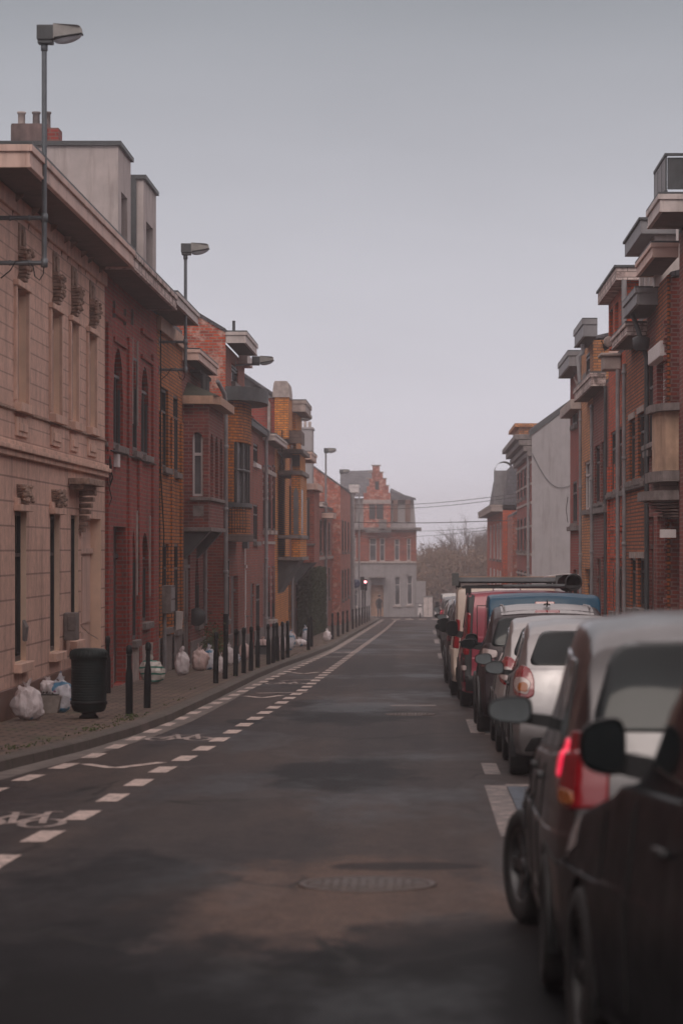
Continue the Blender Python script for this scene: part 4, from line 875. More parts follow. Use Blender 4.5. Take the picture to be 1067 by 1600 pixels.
mb = MB(); mb.tube([(4.2, 60.3, Z(4.7)), (4.32, 60.1, Z(4.3)), (4.47, 60.1, Z(3.8)), (4.47, 60.1, gz(61) + .1)], .05, 8); mb.lathe((4.36, 60.1, Z(4.1)), [(.1, -.15), (.16, -.1), (.18, .1), (.1, .14)], 8); mb.build('downpipe', M['lead'], HR2.o)
dormer(HR2, 4.42, 57.4, 61.6, Z(5.0), Z(5.98), 3.2, 'fascia_w', 'lead', True, .28, wins=((57.7, 58.7, Z(5.1), Z(5.85), .1), (58.9, 59.9, Z(5.1), Z(5.85), .1), (60.1, 61.2, Z(5.1), Z(5.85), .1)), fas=.26, fasm='zinc')
mb = MB(); mb.box(4.6, 4.95, 54.6, 54.7, Z(5.5), Z(6.05)); mb.build('attic_window', M['frame_w'], HR2.o)
mb = MB(); mb.box(4.64, 4.91, 54.58, 54.595, Z(5.54), Z(6.0)); mb.build('pane', M['pane'], HR2.o)

HR3 = House('ochre_right_house', 1, RX, 61.3, 67.8, Z(4.75), 'ochre', 'orange ochre brick house with pale window lintels on the right', [
    w2((983, 991.5), (655, 752), f=.93), w2((996, 1005.5), (645, 748), f=.93), w2((984.5, 992.5), (872, 950), f=.93), w2((995.5, 1006), (872, 950), f=.93)])
HR3.roof(1.3, 'slate', 0); HR3.cornice(4.15, 61.32, 66.0, Z(4.35), Z(4.6), 'peeling', 'soffit'); 
mb = MB()
for p in HR3.P: bar(mb, 'x', RX, 1, p[0] - .05, p[1] + .05, p[3] + .0, p[3] + .13, -.03, .0)
mb.build('lintel', M['stone_l'], HR3.o)
HR3.band(zs(756, 64) - .1, zs(756, 64), .09, 'stone'); HR3.pipe(66.8, Z(4.1), None, .1, .045); HR3.plinth(.5)
dormer(HR3, 4.42, 65.2, 71.6, Z(4.7), Z(5.8), 3.0, 'brightred', 'lead', None, .25, wins=((66.0, 67.2, Z(4.9), Z(5.6), .3), (68.0, 69.2, Z(4.9), Z(5.6), .3), (70.0, 71.2, Z(4.9), Z(5.6), .3)), fas=.27, fasm='peeling')
mb = MB(); mb.tube([(4.35, 65.0, Z(4.6)), (4.35, 65.0, Z(5.8))], .06); mb.build('vent_pipe', M['pipe'], HR3.o)

HR4 = House('bright_red_house', 1, RX, 67.8, 74.0, Z(4.5), 'brightred', 'bright orange red brick house with square brick reliefs on the right', [
    w2((953.8, 961), (674, 769), f=.85), w2((963.8, 970.8), (667, 764), f=.85), w2((957, 962.5), (885, 955), f=.7), w2((966.5, 970.8), (885, 955), f=.7)])
HR4.roof(1.2, 'slate', 0); HR4.band(zs(770, 71) - .12, zs(770, 71), .09, 'stone')
mb = MB(); mb.box(4.15, RX - .003, 69.2, 70.1, Z(4.12), Z(4.42)); mb.box(4.08, RX - .003, 69.1, 70.2, Z(4.425), Z(4.5)); mb.build('gutter_stone', M['stone_l'], HR4.o, .03)
mb = MB(); mb.tube([(4.47, 69.0, Z(4.1)), (4.47, 69.0, gz(69) + .1)], .05, 8); mb.build('downpipe', M['pipe'], HR4.o)
mb = MB()
for y0, y1 in ((820, 822), (824, 829), (868, 872)):
    for (x0, x1) in ((953, 961.5), (963, 971.5)): a, b_ = sorted((dx(x0, RX), dx(x1, RX))); bar(mb, 'x', RX, 1, a, b_, zs(y1, a), zs(y0, a), -.05, .001)
for x in (951.2, 962.2): a = dx(x, RX); bar(mb, 'x', RX, 1, a - .25, a + .1, HR4.zb, Z(2.0), -.055, .001)
mb.build('brick_relief', M['brightred'], HR4.o, .004)
mb = MB(); mb.lathe((4.3, 69.5, Z(4.78)), [(0, -.02), (.1, -.02), (.13, .03), (.11, .03), (0, 0)], 14, 'y'); mb.build('satellite_dish', M['stone_l'], HR4.o)

HR5 = House('maroon_brick_house', 1, RX, 74.0, 80.8, Z(4.1), 'darkred', 'maroon brick house with stone sill band and grey pipe on the right', [
    w2((928.5, 936.3), (696, 787), f=.9), w2((938, 946), (690, 785), f=.9), w2((931.5, 938), (873, 950), f=.6, door=1), w2((939.8, 948.5), (870, 952), f=.8, door=1)])
HR5.roof(1.2, 'slate', 0); HR5.band(zs(790, 77) - .2, zs(790, 77), .11, 'stone'); HR5.cornice(4.2, 75.0, 83.4, Z(4.05), Z(4.38), 'peeling', 'soffit')
mb = MB(); a = 74.15; mb.tube([(4.5, a, Z(4.0)), (4.5, a, gz(a) + .1)], .045, 8); mb.build('downpipe', M['lead'], HR5.o)

HR6 = House('pale_ochre_house', 1, RX, 80.8, 86.8, Z(5.6), 'paleyellow', 'pale ochre brick house with pink end wall and box cornice on the right', [
    w2((913.2, 921.5), (721, 797), f=.6, fm='frame_w'), w2((913.5, 921.5), (889, 935), f=.8, door=1), w2((915.5, 921), (552, 583), f=.6)])
HR6.roof(1.0, 'slate', 0); HR6.cornice(4.2, 78.7, 83.3, Z(5.55), Z(6.0), 'zinc', 'soffit')
mb = MB(); mb.quad((RX + .42, 80.79, Z(4.0)), (13.5, 80.79, Z(4.0)), (13.5, 80.79, Z(5.8)), (RX + .42, 80.79, Z(5.8))); mb.build('end_wall', M['pink'], HR6.o)
HR6.pipe(85.0, Z(3.9), None, .12, .045); HR5.pipe(79.3, Z(3.8), None, .12, .045); 
mb = MB(); mb.tube([(4.3, 80.9, Z(5.5)), (4.3, 80.9, Z(5.25)), (4.18, 80.9, Z(5.15)), (4.22, 80.9, Z(4.4))], .055, 8); mb.build('downpipe', M['pipe'], HR6.o)
HR7 = House('dark_red_end_house', 1, RX, 86.8, 93.3, Z(5.2), 'red', 'dark red brick house next to the bare grey side wall', [
    w2((895, 901), (752, 818), f=.55), w2((895, 898), (640, 665), f=.6), w2((899.5, 902), (640, 663), f=.6), w2((895, 901.5), (890, 940), f=.6, door=1)])
HR7.roof(1.0, 'slate', 0); HR7.cornice(4.2, 86.6, 93.0, Z(5.25), Z(5.68), 'zinc', 'soffit')
mb = MB(); bar(mb, 'x', RX, 1, 86.7, 93.2, Z(4.02), Z(4.3), -.32, -.0); mb.build('stone_band', M['stone_l'], HR7.o, .02)
mb = MB(); bar(mb, 'x', RX, 1, 87.2, 93.2, zs(829, 90), zs(822, 90), -.12, 0); mb.build('sill', M['stone'], HR7.o)
mb = MB(); mb.tube([(4.5, 93.3, Z(1.6)), (4.45, 93.4, Z(1.2)), (4.5, 93.3, Z(.8))], .012, 5); mb.build('cable', M['black'], HR7.o)

# grey side wall of the next row, farther away
HR8 = House('grey_gable_house', 1, 4.6, 127, 147, Z(5.0), 'red', 'red brick house with white bands and tall bare grey side wall', [dict(d=(a, a + 1.4), z=z_, f=.35) for a in (129, 134, 139, 143.5) for z_ in ((Z(-2.8), Z(-1)), (Z(-.1), Z(1.4)), (Z(2.3), Z(3.6)))], back=11)
HR8.roof(4.0, 'slate', .0, 11)
mb = MB(); mb.add([(4.6, 126.99, -2.6), (15.6, 126.99, -2.6), (15.6, 126.99, Z(4.8)), (10.1, 126.99, Z(9.0)), (4.6, 126.99, Z(4.75))], [(0, 1, 2, 3, 4)]); mb.build('side_wall', M['render_grey'], HR8.o)
mb = MB(); mb.add([(4.5, 126.95, Z(4.7)), (10.1, 126.95, Z(9.0)), (10.1, 126.95, Z(9.25)), (4.5, 126.95, Z(4.95))], [(0, 1, 2, 3)]); mb.build('verge', M['lead'], HR8.o)
mb = MB()
for z in (-2.2, -1.2, -.3, .9, 1.9, 2.7, 3.6, 4.2): bar(mb, 'x', 4.6, 1, 127.1, 146.9, Z(z), Z(z) + .1, -.04, .002)
mb.build('white_band', M['stone_l'], HR8.o)
mb = MB()
for k, (pr_, z) in enumerate(((.2, 3.9), (.35, 4.1), (.55, 4.35), (.72, 4.6))): bar(mb, 'x', 4.6, 1, 127.02, 146.9, Z(z), Z(z) + .22, -pr_, .002)
mb.build('cornice', M['stone'], HR8.o, .02); HR8.pipe(127.3, Z(4.0), None, -.16 + .3, .06)
mb = MB(); mb.box(4.2, 7.2, 131, 140, Z(4.85), Z(5.3)); mb.box(4.0, 7.3, 130.8, 140.2, Z(5.3), Z(5.45)); mb.build('dormer', M['paleyellow'], HR8.o)
mb = MB(); P_ = [(4.62 + t * 1.6, 126.93, Z(4.0 - 1.35 * t - .6 * math.sin(math.pi * t))) for t in [i / 14 for i in range(15)]]; mb.tube(P_, .014, 5); mb.build('cable', M['lead'], HR8.o)
HR9 = House('mansard_house', 1, 4.45, 149, 158, Z(1.6), 'gable', 'low brick house with pale garage door and sloping side wall on the right', [dict(d=(151, 153), z=(gz(152) + .2, Z(-1.2)), f=.3, door=1, dm='frame_w')], back=8)
HR9.roof(2.4, 'slate', 0, 8, gable='gable')
HR10 = House('grey_mansard_house', 1, 4.2, 158, 196, Z(2.0), 'brightred', 'narrow house with grey mansard attic at the far right', [dict(d=(a, a + 2.0), z=z_, f=.3, fm='frame_w') for a in (161, 167, 175, 184) for z_ in ((Z(-3.2), Z(-1.2)), (Z(-.6), Z(1.4)))], back=8)
mb = MB(); mb.add([(4.25, 158, Z(2.3)), (4.25, 196, Z(2.3)), (4.6, 196, Z(4.3)), (4.6, 158, Z(4.3)), (12, 158, Z(2.3)), (12, 158, Z(4.3)), (12, 196, Z(4.3)), (12, 196, Z(2.3))], [(0, 1, 2, 3), (0, 3, 5, 4), (3, 2, 6, 5), (1, 7, 6, 2)]); mb.build('mansard_roof', M['slate'], HR10.o)
HR10.cornice(3.6, 158.1, 195, Z(1.95), Z(2.3), 'stone_l')
mb = MB(); mb.box(3.9, 4.9, 162, 165, Z(2.35), Z(4.2)); mb.lathe((4.4, 162, Z(4.2)), [(.5, 0), (.5, 3)], 16, 'y'); mb.build('dormer', M['zinc'], HR10.o)

# ================================================================ FAR CORNER HOUSE facing down the street
FB = 225.0
def fx(x): return (x - VX) * FB / F
def fz(y): return zs(y, FB)
FO = thing('stepped_gable_house', (fx(598), FB, gz(225)), 'corner house with stepped brick gable and grey ground floor at the street end', 'house')
def fop(x0, x1, y0, y1, dep=.25, arch=None, rise=.5): return (fx(x0), fx(x1), fz(y1), fz(y0), dep, arch, rise)
gops = [fop(579, 599, 914, 963, .5), fop(616, 625, 901, 946, .25, 'round', .3), fop(635.5, 644, 899, 945, .25, 'round', .3), fop(551, 559, 921, 948)]
uops = [fop(577, 588, 841, 877), fop(593, 601, 841, 877), fop(616, 624, 842, 876), fop(635.5, 641.5, 841, 876), fop(549, 556, 836, 872)]
far_ft = ptf('y', FB, 1)
mb = MB(); wall_holes(mb, far_ft, fx(540), fx(650), gz(225) - .3, fz(878), gops); mb.quad((fx(650), FB, -3.6), (fx(650), FB + 12, -3.6), (fx(650), FB + 12, fz(878)), (fx(650), FB, fz(878))); mb.build('wall', M['far_render'], FO)
mb = MB(); wall_holes(mb, far_ft, fx(540), fx(650), fz(878), fz(826), uops); mb.quad((fx(650), FB, fz(878)), (fx(650), FB + 12, fz(878)), (fx(650), FB + 12, fz(826)), (fx(650), FB, fz(826))); mb.build('wall', M['redbrown'], FO)
for p in uops + gops[1:]:
    window(FO, 'y', FB, 1, p, 'frame_w', 'pane_c', 'stone_l')
window(FO, 'y', FB, 1, gops[0], kind='door', dm='tan')
mb = MB(); mb.box(fx(540), fx(658), FB - .45, FB - .003, fz(828), fz(824)); mb.box(fx(650) + .003, fx(658), FB, FB + 12, fz(828), fz(824)); mb.build('cornice', M['stone'], FO, .03)
mb = MB(); mb.box(fx(545), fx(650), FB - .1, FB - .003, fz(880), fz(877)); mb.build('string_course', M['stone_l'], FO)
mb = MB(); mb.add([(fx(540), FB + .1, fz(824)), (fx(649), FB + .1, fz(824)), (fx(645.5), FB + .8, fz(778)), (fx(540), FB + .8, fz(778)), (fx(649), FB + 12, fz(824)), (fx(645.5), FB + 11.5, fz(778))], [(0, 1, 2, 3), (1, 4, 5, 2)]); man = mb.build('mansard_roof', M['far_render'], FO)
mb = MB()
for (x0, x1) in ((614, 621), (633, 641), (549, 555)): mb.box(fx(x0), fx(x1), FB + .1, FB + .5, fz(815), fz(781))
dw = mb.build('dormer_window', M['doorb'], man)
mb = MB(); mb.add([(fx(609), FB + .5, fz(767)), (fx(649), FB + .2, fz(778)), (fx(649), FB + 12, fz(778)), (fx(609), FB + 6, fz(760)), (fx(530), FB + .3, fz(776)), (fx(530), FB + 6, fz(733)), (fx(590), FB + 6, fz(731)), (fx(575), FB + .3, fz(776)), (fx(649), FB + .2, fz(781)), (fx(609), FB + .2, fz(781)), (fx(609), FB + 12, fz(731))], [(0, 1, 2, 3), (4, 7, 6, 5), (0, 9, 8, 1)]); mb.build('roof', M['slate'], FO)
st = [(568, 826), (568, 775), (568, 770), (573, 770), (573, 760), (577, 760), (577, 748), (581, 748), (581, 738), (582, 738), (582, 728), (593, 728), (593, 738), (598, 738), (598, 748), (603, 748), (603, 759), (607, 759), (607, 770), (610, 770), (610, 826)]
mb = MB(); poly = [(fx(x), fz(y)) for x, y in st]
gm = MB(); gm.prism(poly, FB - .35, FB + .6, 'y'); ga = gm.build('stepped_gable', M['gable'], FO)
mb = MB()
for (x0, x1, y) in ((580, 595, 726.5), (593, 599.5, 737), (598, 604.5, 747), (603, 608.5, 758), (576, 583, 737), (572, 578, 747)): mb.box(fx(x0), fx(x1), FB - .42, FB + .65, fz(y + 1.4), fz(y))
mb.box(fx(567), fx(611), FB - .42, FB - .352, fz(787), fz(781)); mb.build('coping', M['stone_l'], ga)
mb = MB(); mb.box(fx(577), fx(586.5), FB - .38, FB - .352, fz(811), fz(788)); mb.box(fx(588), fx(599), FB - .38, FB - .352, fz(811), fz(788)); mb.box(fx(586), fx(592), FB - .38, FB - .352, fz(765), fz(752)); mb.build('gable_window', M['frame_d'], ga)
mb = MB(); mb.box(fx(592), fx(604), FB - 1.0, FB - .36, fz(826), fz(812)); mb.box(fx(571), fx(611), FB - .7, FB - .36, fz(832), fz(826)); mb.build('balcony', M['stone'], ga)
mb = MB(); mb.box(fx(577), fx(602), FB - 1.2, FB - .005, fz(903), fz(901)); mb.build('door_hood', M['stone'], FO)
wo = MB(); wo.box(fx(650) + .01, fx(665), FB - .02, FB + .3, -3.5, fz(908)); tag(wo.build('garden_wall', M['far_render'], None, .02, (fx(657), FB, gz(225))), 'low grey garden wall joined to the street end corner house', 'wall')

# ---------------------------------------------------------------- vegetation
rr = random.Random(11)
hg = thing('clipped_hedge', (-4.72, 129, gz(129) + .12), 'tall dark clipped hedge against the left row by the lamp posts', 'hedge')
mb = MB(); zt = Z(-.95)
for _ in range(26000):
    f = rr.random()
    if f < .42: p = (-4.95 + rr.uniform(0, .55), 120 + abs(rr.gauss(0, .08)), rr.uniform(gz(122) + .1, zt))
    elif f < .85: p = (-4.4 - abs(rr.gauss(0, .06)), rr.uniform(120, 138), rr.uniform(gz(138) + .1, zt))
    else: p = (rr.uniform(-4.95, -4.4), rr.uniform(120, 138), zt + rr.gauss(0, .05))
    b_ = .05 * noise.noise(Vector(p) * 1.4); leaf(mb, (p[0] + b_, p[1] - b_, p[2] + b_), rr.uniform(.05, .11), rr)
mb.build('foliage', M['hedge'], hg)
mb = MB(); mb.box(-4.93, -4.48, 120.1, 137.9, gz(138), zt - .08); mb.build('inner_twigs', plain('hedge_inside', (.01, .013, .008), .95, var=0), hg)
# brown trees beyond the junction
mb = MB()
blobs = []
for _ in range(80):
    x = rr.uniform(-1.2, 11); y = rr.uniform(250, 285); h = 4.1 + 1.2 * noise.noise(Vector((x * .6, y * .1, 1))) + .06 * max(0, x); blobs.append((x, y, gz(215), rr.uniform(1.0, 1.9), h))
for (x, y, z, r_, h) in blobs:
    for _ in range(700):
        v = Vector((rr.gauss(0, 1), rr.gauss(0, 1), rr.gauss(0, 1))).normalized() * rr.uniform(.55, 1.05)
        v *= 1 + .35 * noise.noise(v * 2.3 + Vector((x, y, 0)))
        leaf(mb, (x + v.x * r_, y + v.y * r_, z + h * .55 + v.z * h * .62), rr.uniform(.10, .24), rr)
    for _ in range(16):
        a = rr.uniform(0, 6.28); mb.tube([(x, y, z + h * .5), (x + math.cos(a) * r_ * .6, y + math.sin(a) * r_ * .6, z + h * rr.uniform(.9, 1.35))], [.03, .008], 3, False)
o = mb.build('shrubbery', M['leafb']); tag(o, 'brown green mass of shrubs in the fog beyond the junction', 'shrubs', None, 'stuff')
def bare_tree(x, y, h, seed, label, spread=1.0):
    r2 = random.Random(seed); o = thing('bare_tree', (x, y, gz(y)), label, 'tree', 'bare trees beyond the junction'); tr = MB(); cr = MB()
    tr.tube([(x, y, gz(y)), (x + .1, y, gz(y) + h * .22), (x, y, gz(y) + h * .42)], [.22, .17, .13], 8)
    def br(p, v, L, r_, lev):
        pts = [p]; q = p; u = v.copy()
        for k in range(4):
            u = (u + Vector((r2.gauss(0, .13), r2.gauss(0, .13), r2.gauss(.05, .08)))).normalized(); q = q + u * L / 4; pts.append(q)
        cr.tube(pts, [r_ * (1 - .17 * k) for k in range(5)], 4 if lev else 6, False)
        if lev < 4:
            for k in range(2 + (lev < 3) * 2):
                t = r2.choice([2, 3, 4]); w_ = (u + Vector((r2.gauss(0, .55), r2.gauss(0, .55), r2.gauss(.15, .3)))).normalized(); br(pts[t], w_, L * r2.uniform(.55, .8), r_ * .55, lev + 1)
    for k in range(8):
        a = k * 2.4; br(Vector((x, y, gz(y) + h * r2.uniform(.25, .42))), Vector((math.cos(a) * .5 * spread, math.sin(a) * .5, .85)).normalized(), h * .27, .07, 0)
    tr.build('trunk', M['bark'], o); cr.build('crown', M['bark'], o)
bare_tree(3.9, 262, 7.6, 1, 'bare leafless tree rising out of the brown shrubs', 1.2)
bare_tree(6.6, 275, 7.6, 2, 'bare leafless tree half hidden behind the far right houses', 1.2)
bare_tree(2.2, 286, 6.4, 5, 'small faint bare tree behind the shrubs near the grey wall', 1.2)
# potted scrub by the bay house
o = thing('small_shrub', (-5.3, 76.0, gz(76) + .12), 'small dark leafy shrub against the bay house wall', 'shrub'); mb = MB()
for _ in range(900):
    v = Vector((rr.gauss(0, .16), rr.gauss(0, .5), abs(rr.gauss(.35, .28)))); leaf(mb, Vector((-5.3, 76, gz(76) + .12)) + v, rr.uniform(.03, .07), rr)
mb.build('foliage', M['leaf'], o); mb = MB()
for k in range(8): mb.tube([(-5.3, 76, gz(76) + .12), (-5.3 + rr.uniform(-.15, .15), 76 + rr.uniform(-.3, .3), gz(76) + .7)], .008, 4)
mb.build('stems', M['bark'], o)
# ================================================================ STREET FURNITURE
M['lampbody'] = plain('weathered_grey_lamp_housing', (.26, .245, .235), .6, var=.25, scale=5)
M['lampglass'] = plain('clouded_lamp_bowl', (.55, .56, .60), .3, var=.1)
def lamp_head(o, x, y, z, s=1.0):
    """lantern pointing to the street (+X); x, y, z = top of the pole"""
    mb = MB(); hy = .105 * s
    mb.box(x - .11 * s, x + .115 * s, y - hy, y + hy, z + .05 * s, z + .245 * s); mb.box(x - .10 * s, x + .10 * s, y - hy * .8, y + hy * .8, z - .0 * s, z + .048 * s); mb.build('lamp_housing', M['lead'], o, .012 * s)
    mb = MB(); P_ = [(.117, .075), (.117, .25), (.42, .235), (.455, .22), (.47, .14), (.40, .10)]
    A = [(x + a * s, y - hy, z + b_ * s) for a, b_ in P_]; B = [(x + a * s, y + hy, z + b_ * s) for a, b_ in P_]; n_ = len(P_)
    for i in (3, 4, 5): A[i] = (A[i][0], y - hy * .7, A[i][2]); B[i] = (B[i][0], y + hy * .7, B[i][2])
    mb.add(A + B, [tuple(range(n_)), tuple(range(n_, 2 * n_))[::-1]] + [(i, (i + 1) % n_, n_ + (i + 1) % n_, n_ + i) for i in range(n_)]); h_ = mb.build('lamp_cover', M['lampbody'], o, .01 * s)
    mb = MB(); mb.tube([(x + .12 * s, y - hy, z + .07 * s), (x + .38 * s, y - hy, z + .11 * s), (x + .475 * s, y - hy * .6, z + .135 * s), (x + .475 * s, y + hy * .6, z + .135 * s), (x + .38 * s, y + hy, z + .11 * s), (x + .12 * s, y + hy, z + .07 * s)], .014 * s, 6); mb.build('rim', M['black'], o)
    mb = MB(); v = []; nx, ny = 10, 8
    for i in range(nx + 1):
        t = i / nx
        for j in range(ny + 1):
            u = j / ny; cx_ = x + s * (.10 + .385 * t); w_ = hy * .92 * math.sin(math.pi * min(.5, .12 + t)) * (1 if t < .6 else math.sqrt(max(0, 1 - ((t - .6) / .4) ** 2)))
            dz = -.075 * s * math.sin(math.pi * u) ** .7 * math.sin(math.pi * t) ** .5
            v.append((cx_, y + w_ * (2 * u - 1), z + s * (.045 + .085 * t) + dz))
    mb.add(v, [(i * (ny + 1) + j, (i + 1) * (ny + 1) + j, (i + 1) * (ny + 1) + j + 1, i * (ny + 1) + j + 1) for i in range(nx) for j in range(ny)], True)
    mb.build('lamp_bowl', M['lampglass'], o)
def wall_lamp(d, xp, zt, zb, arms, label, wx=LX):
    o = thing('street_lamp', (wx, d, zb), label, 'street lamp', 'lamps along the left house row')
    mb = MB(); mb.tube([(xp, d, zb), (xp, d, zt)], .034, 12); mb.lathe((xp, d, zt - .04), [(.036, -.05), (.046, -.045), (.046, .05), (.036, .055)], 12); mb.lathe((xp, d, zb), [(0, -.012), (.042, -.01), (.042, .03), (.035, .032)], 12); mb.build('pole', M['galv'], o)
    for z in arms:
        mb = MB(); mb.tube([(wx + .01, d, z), (xp - .03, d, z)], .03, 12); mb.box(wx - .0, wx + .012, d - .06, d + .06, z - .09, z + .09)
        mb.lathe((xp, d, z), [(.036, -.06), (.047, -.055), (.047, .055), (.036, .06)], 12)
        for k in (.2, .45): mb.lathe((xp - k, d, z), [(.03, -.012), (.038, -.012), (.038, .012), (.03, .012)], 10, 'x')
        mb.build('arm', M['galv'], o)
    z = min(arms); mb = MB(); mb.tube([(xp, d - .02, zb), (xp - .01, d - .03, zb - .12), (xp - .06, d - .03, zb - .2), (xp - .12, d - .03, zb - .15), (xp - .14, d - .02, zb - .03), (xp - .2, d, z + .03), (wx + .25, d - .035, z + .02), (wx + .18, d - .03, z - .1), (wx + .05, d, z - .2)], .008, 6); mb.build('cable', M['black'], o)
    lamp_head(o, xp + .02, d, zt); return o
wall_lamp(39.5, -4.96, Z(6.62), Z(3.72), (Z(4.34), Z(3.75)), 'nearest grey street lamp on a tall tube bracketed to the cream house')
wall_lamp(63.8, -5.02, Z(6.22), Z(3.76), (Z(4.38), Z(3.79)), 'second street lamp on a tube bracketed to the ochre brick house')
def arm_lamp(d, wx, xh, z, label, z0=None):
    o = thing('street_lamp', (wx, d, z), label, 'street lamp', 'lamps along the left house row')
    mb = MB(); mb.tube([(wx + .01, d, z), (xh - .1, d, z + .02), (xh + .02, d, z + .03)], .028, 10); mb.box(wx, wx + .012, d - .06, d + .06, z - .1, z + .1); mb.build('arm', M['galv'], o); lamp_head(o, xh, d, z - .01); return o
arm_lamp(82.0, -5.1, -4.53, Z(5.0), 'third street lamp, its arm hidden by the rounded bay house')
arm_lamp(113.0, -5.1, -4.62, Z(4.78), 'fourth street lamp on a thin arm from the orange brick house')
def post_lamp(d, x, zt, label, r=.06):
    o = thing('street_lamp', (x, d, gz(d) + .12), label, 'street lamp', 'lamps along the left house row')
    mb = MB(); mb.tube([(x, d, gz(d) + .1), (x, d, gz(d) + 2.2), (x, d, gz(d) + 2.3), (x, d, zt)], [.10, .10, .075, r * .7], 12); mb.build('pole', M['pipe'], o); lamp_head(o, x + .02, d, zt, 1.05); return o
post_lamp(151, -4.35 - .5, Z(4.78), 'tall street lamp post standing beyond the clipped hedge')
post_lamp(181, -4.15 - .85 + .1, Z(4.5), 'farther street lamp post before the pale corner house')

def bollard(x, d, label, h=.97):
    o = thing('bollard', (x, d, gz(d) + .12), label, 'bollard', 'black bollards along the left pavement')
    z = gz(d) + .12
    mb = MB(); mb.lathe((x, d, z), [(.052, -.02), (.052, .50), (.05, .56), (.034, .66), (.033, .80), (.037, .81), (.037, .83), (.031, .84)], 16); mb.build('post', M['black'], o)
    mb = MB(); mb.lathe((x, d, z), [(.031, .84), (.043, .85), (.045, .90), (.040, .95), (.02, .972), (0, .975)], 16); mb.build('cap', M['black'], o); return o
base = bollard(-4.09, 42.0, 'nearest black bollard, right next to the dark litter bin')
BL = [(-4.06, 44.4, 'second black bollard from the litter bin, by the green striped bag'), (-3.9, 56.8, 'black bollard in front of the ochre house, first of the long line'), (-3.92, 59.8, 'second bollard of the long line before the bay house'),
      (-3.83, 61.7, 'third bollard of the long line, by the white bags'), (-3.8, 64, 'fourth bollard of the long line before the bay house'), (-3.76, 66, 'fifth bollard of the long line, before the rounded bay'),
      (-3.76, 68.7, 'sixth bollard of the long line, left of the gap by the crate'), (-3.67, 71.8, 'seventh bollard of the long line, right after the small gap'), (-3.64, 73.4, 'eighth bollard of the long line before the lancet windows'),
      (-3.63, 75.4, 'ninth bollard of the long line before the orange house'), (-3.59, 77.4, 'tenth bollard of the long line before the orange house'), (-3.57, 79.8, 'last bollard of the long line before the wide gap'),
      (-3.44, 90.8, 'left one of the two bollards in front of the clipped hedge'), (-3.55, 96.3, 'right one of the two bollards in front of the clipped hedge'), (-5.33, 51, 'black bollard standing at the wall behind the litter bin')]
for x, d, lab in BL: tag(copy_tree(base, (x, d, gz(d) + .12)), lab).rotation_euler = (R(rr.uniform(-1, 1)), R(rr.uniform(-1.4, 1.4)), rr.uniform(0, 6))
for k in range(11):
    d = 112 + k * 7.4 + (3 if k > 3 else 0); tag(copy_tree(base, (-3.35 - .0 * k, d, gz(d) + .12)), 'small far bollard in the group leading to the street corner')

# litter bin
d = 40.7; bx = (139.5 - VX) / F * d; z = gz(d) + .12
o = thing('litter_bin', (bx, d, z), 'dark ribbed litter bin standing on the left pavement', 'litter bin')
mb = MB(); mb.lathe((bx, d, z), [(0, .0), (.13, .0), (.13, .03), (.10, .05), (.10, .10)], 28); mb.build('foot', M['black'], o)
mb = MB(); pr_ = [(0, .085), (.16, .085), (.205, .10), (.232, .15), (.236, .2), (.24, .205), (.24, .225), (.234, .23)]
for k in range(14): z_ = .25 + k * .036; pr_ += [(.236, z_), (.243, z_ + .012), (.236, z_ + .024)]
pr_ += [(.24, .77), (.24, .80)]
mb.lathe((bx, d, z), pr_, 40); mb.build('body', M['binmat'], o)
mb = MB(); mb.lathe((bx, d, z), [(.24, .80), (.258, .805), (.26, .86), (.252, .90), (.22, .925), (.21, .94), (.12, .95), (0, .952)], 40)
for k in range(30):
    a = 2 * math.pi * k / 30; c_, s_ = math.cos(a), math.sin(a); mb.tube([(bx + .22 * c_, d + .22 * s_, z + .925), (bx + .253 * c_, d + .253 * s_, z + .90), (bx + .262 * c_, d + .262 * s_, z + .85)], .006, 4)
mb.build('lid', M['binmat'], o)
mb = MB(); mb.lathe((bx, d, z), [(.242, .19), (.25, .195), (.25, .235), (.242, .24)], 40); mb.build('band', M['black'], o)
# stone planter against the wall
d = 42.6; x = (78 - VX) / F * d; z = gz(d) + .12
o = thing('stone_planter', (x, d, z), 'rectangular stone planter trough with white bags leaning on it', 'planter')
mb = MB(); mb.prism([(x - .14, z), (x + .12, z), (x + .17, z + .25), (x - .18, z + .25)], d - .15, d + .55, 'y'); mb.build('trough', M['concrete'], o, .02)
mb = MB(); mb.box(x - .14, x + .13, d - .1, d + .5, z + .2, z + .262)
for _ in range(60): leaf(mb, (x + rr.uniform(-.13, .12), d + rr.uniform(-.1, .5), z + .27 + rr.uniform(0, .03)), .03, rr)
mb.build('soil', plain('dark_soil', (.03, .025, .018), .95, var=.4), o)

# rubbish bags
def bagmat(name, c, spots):
    m, t, b = newmat(name); b.inputs['Roughness'].default_value = .28; b.inputs['Specular IOR Level'].default_value = .6
    b.inputs['Subsurface Weight'].default_value = .25; b.inputs['Subsurface Radius'].default_value = (.05, .04, .04)
    col = mixc(t, ramp(t, noisef(t, 5, 5, .6), .4, .7), c, [x * .78 for x in c])
    for k, (sc, col2, th) in enumerate(spots):
        n = N(t, 'ShaderNodeTexNoise'); n.inputs['Scale'].default_value = sc; n.inputs['Detail'].default_value = 2
        mp = coords(t, (1, 1, 1.6)); mp.node.inputs['Location'].default_value = (k * 3.1, k, k * 2); t.links.new(mp, n.inputs['Vector'])
        col = mixc(t, ramp(t, n.outputs['Fac'], th, th + .03), col, col2)
    t.links.new(col, b.inputs['Base Color']); bump(t, b, noisef(t, 12, 6, .65, (1, 1, .45)), 1.0, .05); return m
M['bag_w'] = bagmat('white_printed_plastic_bag', (.72, .64, .66), [(3.2, (.10, .20, .32), .63)])
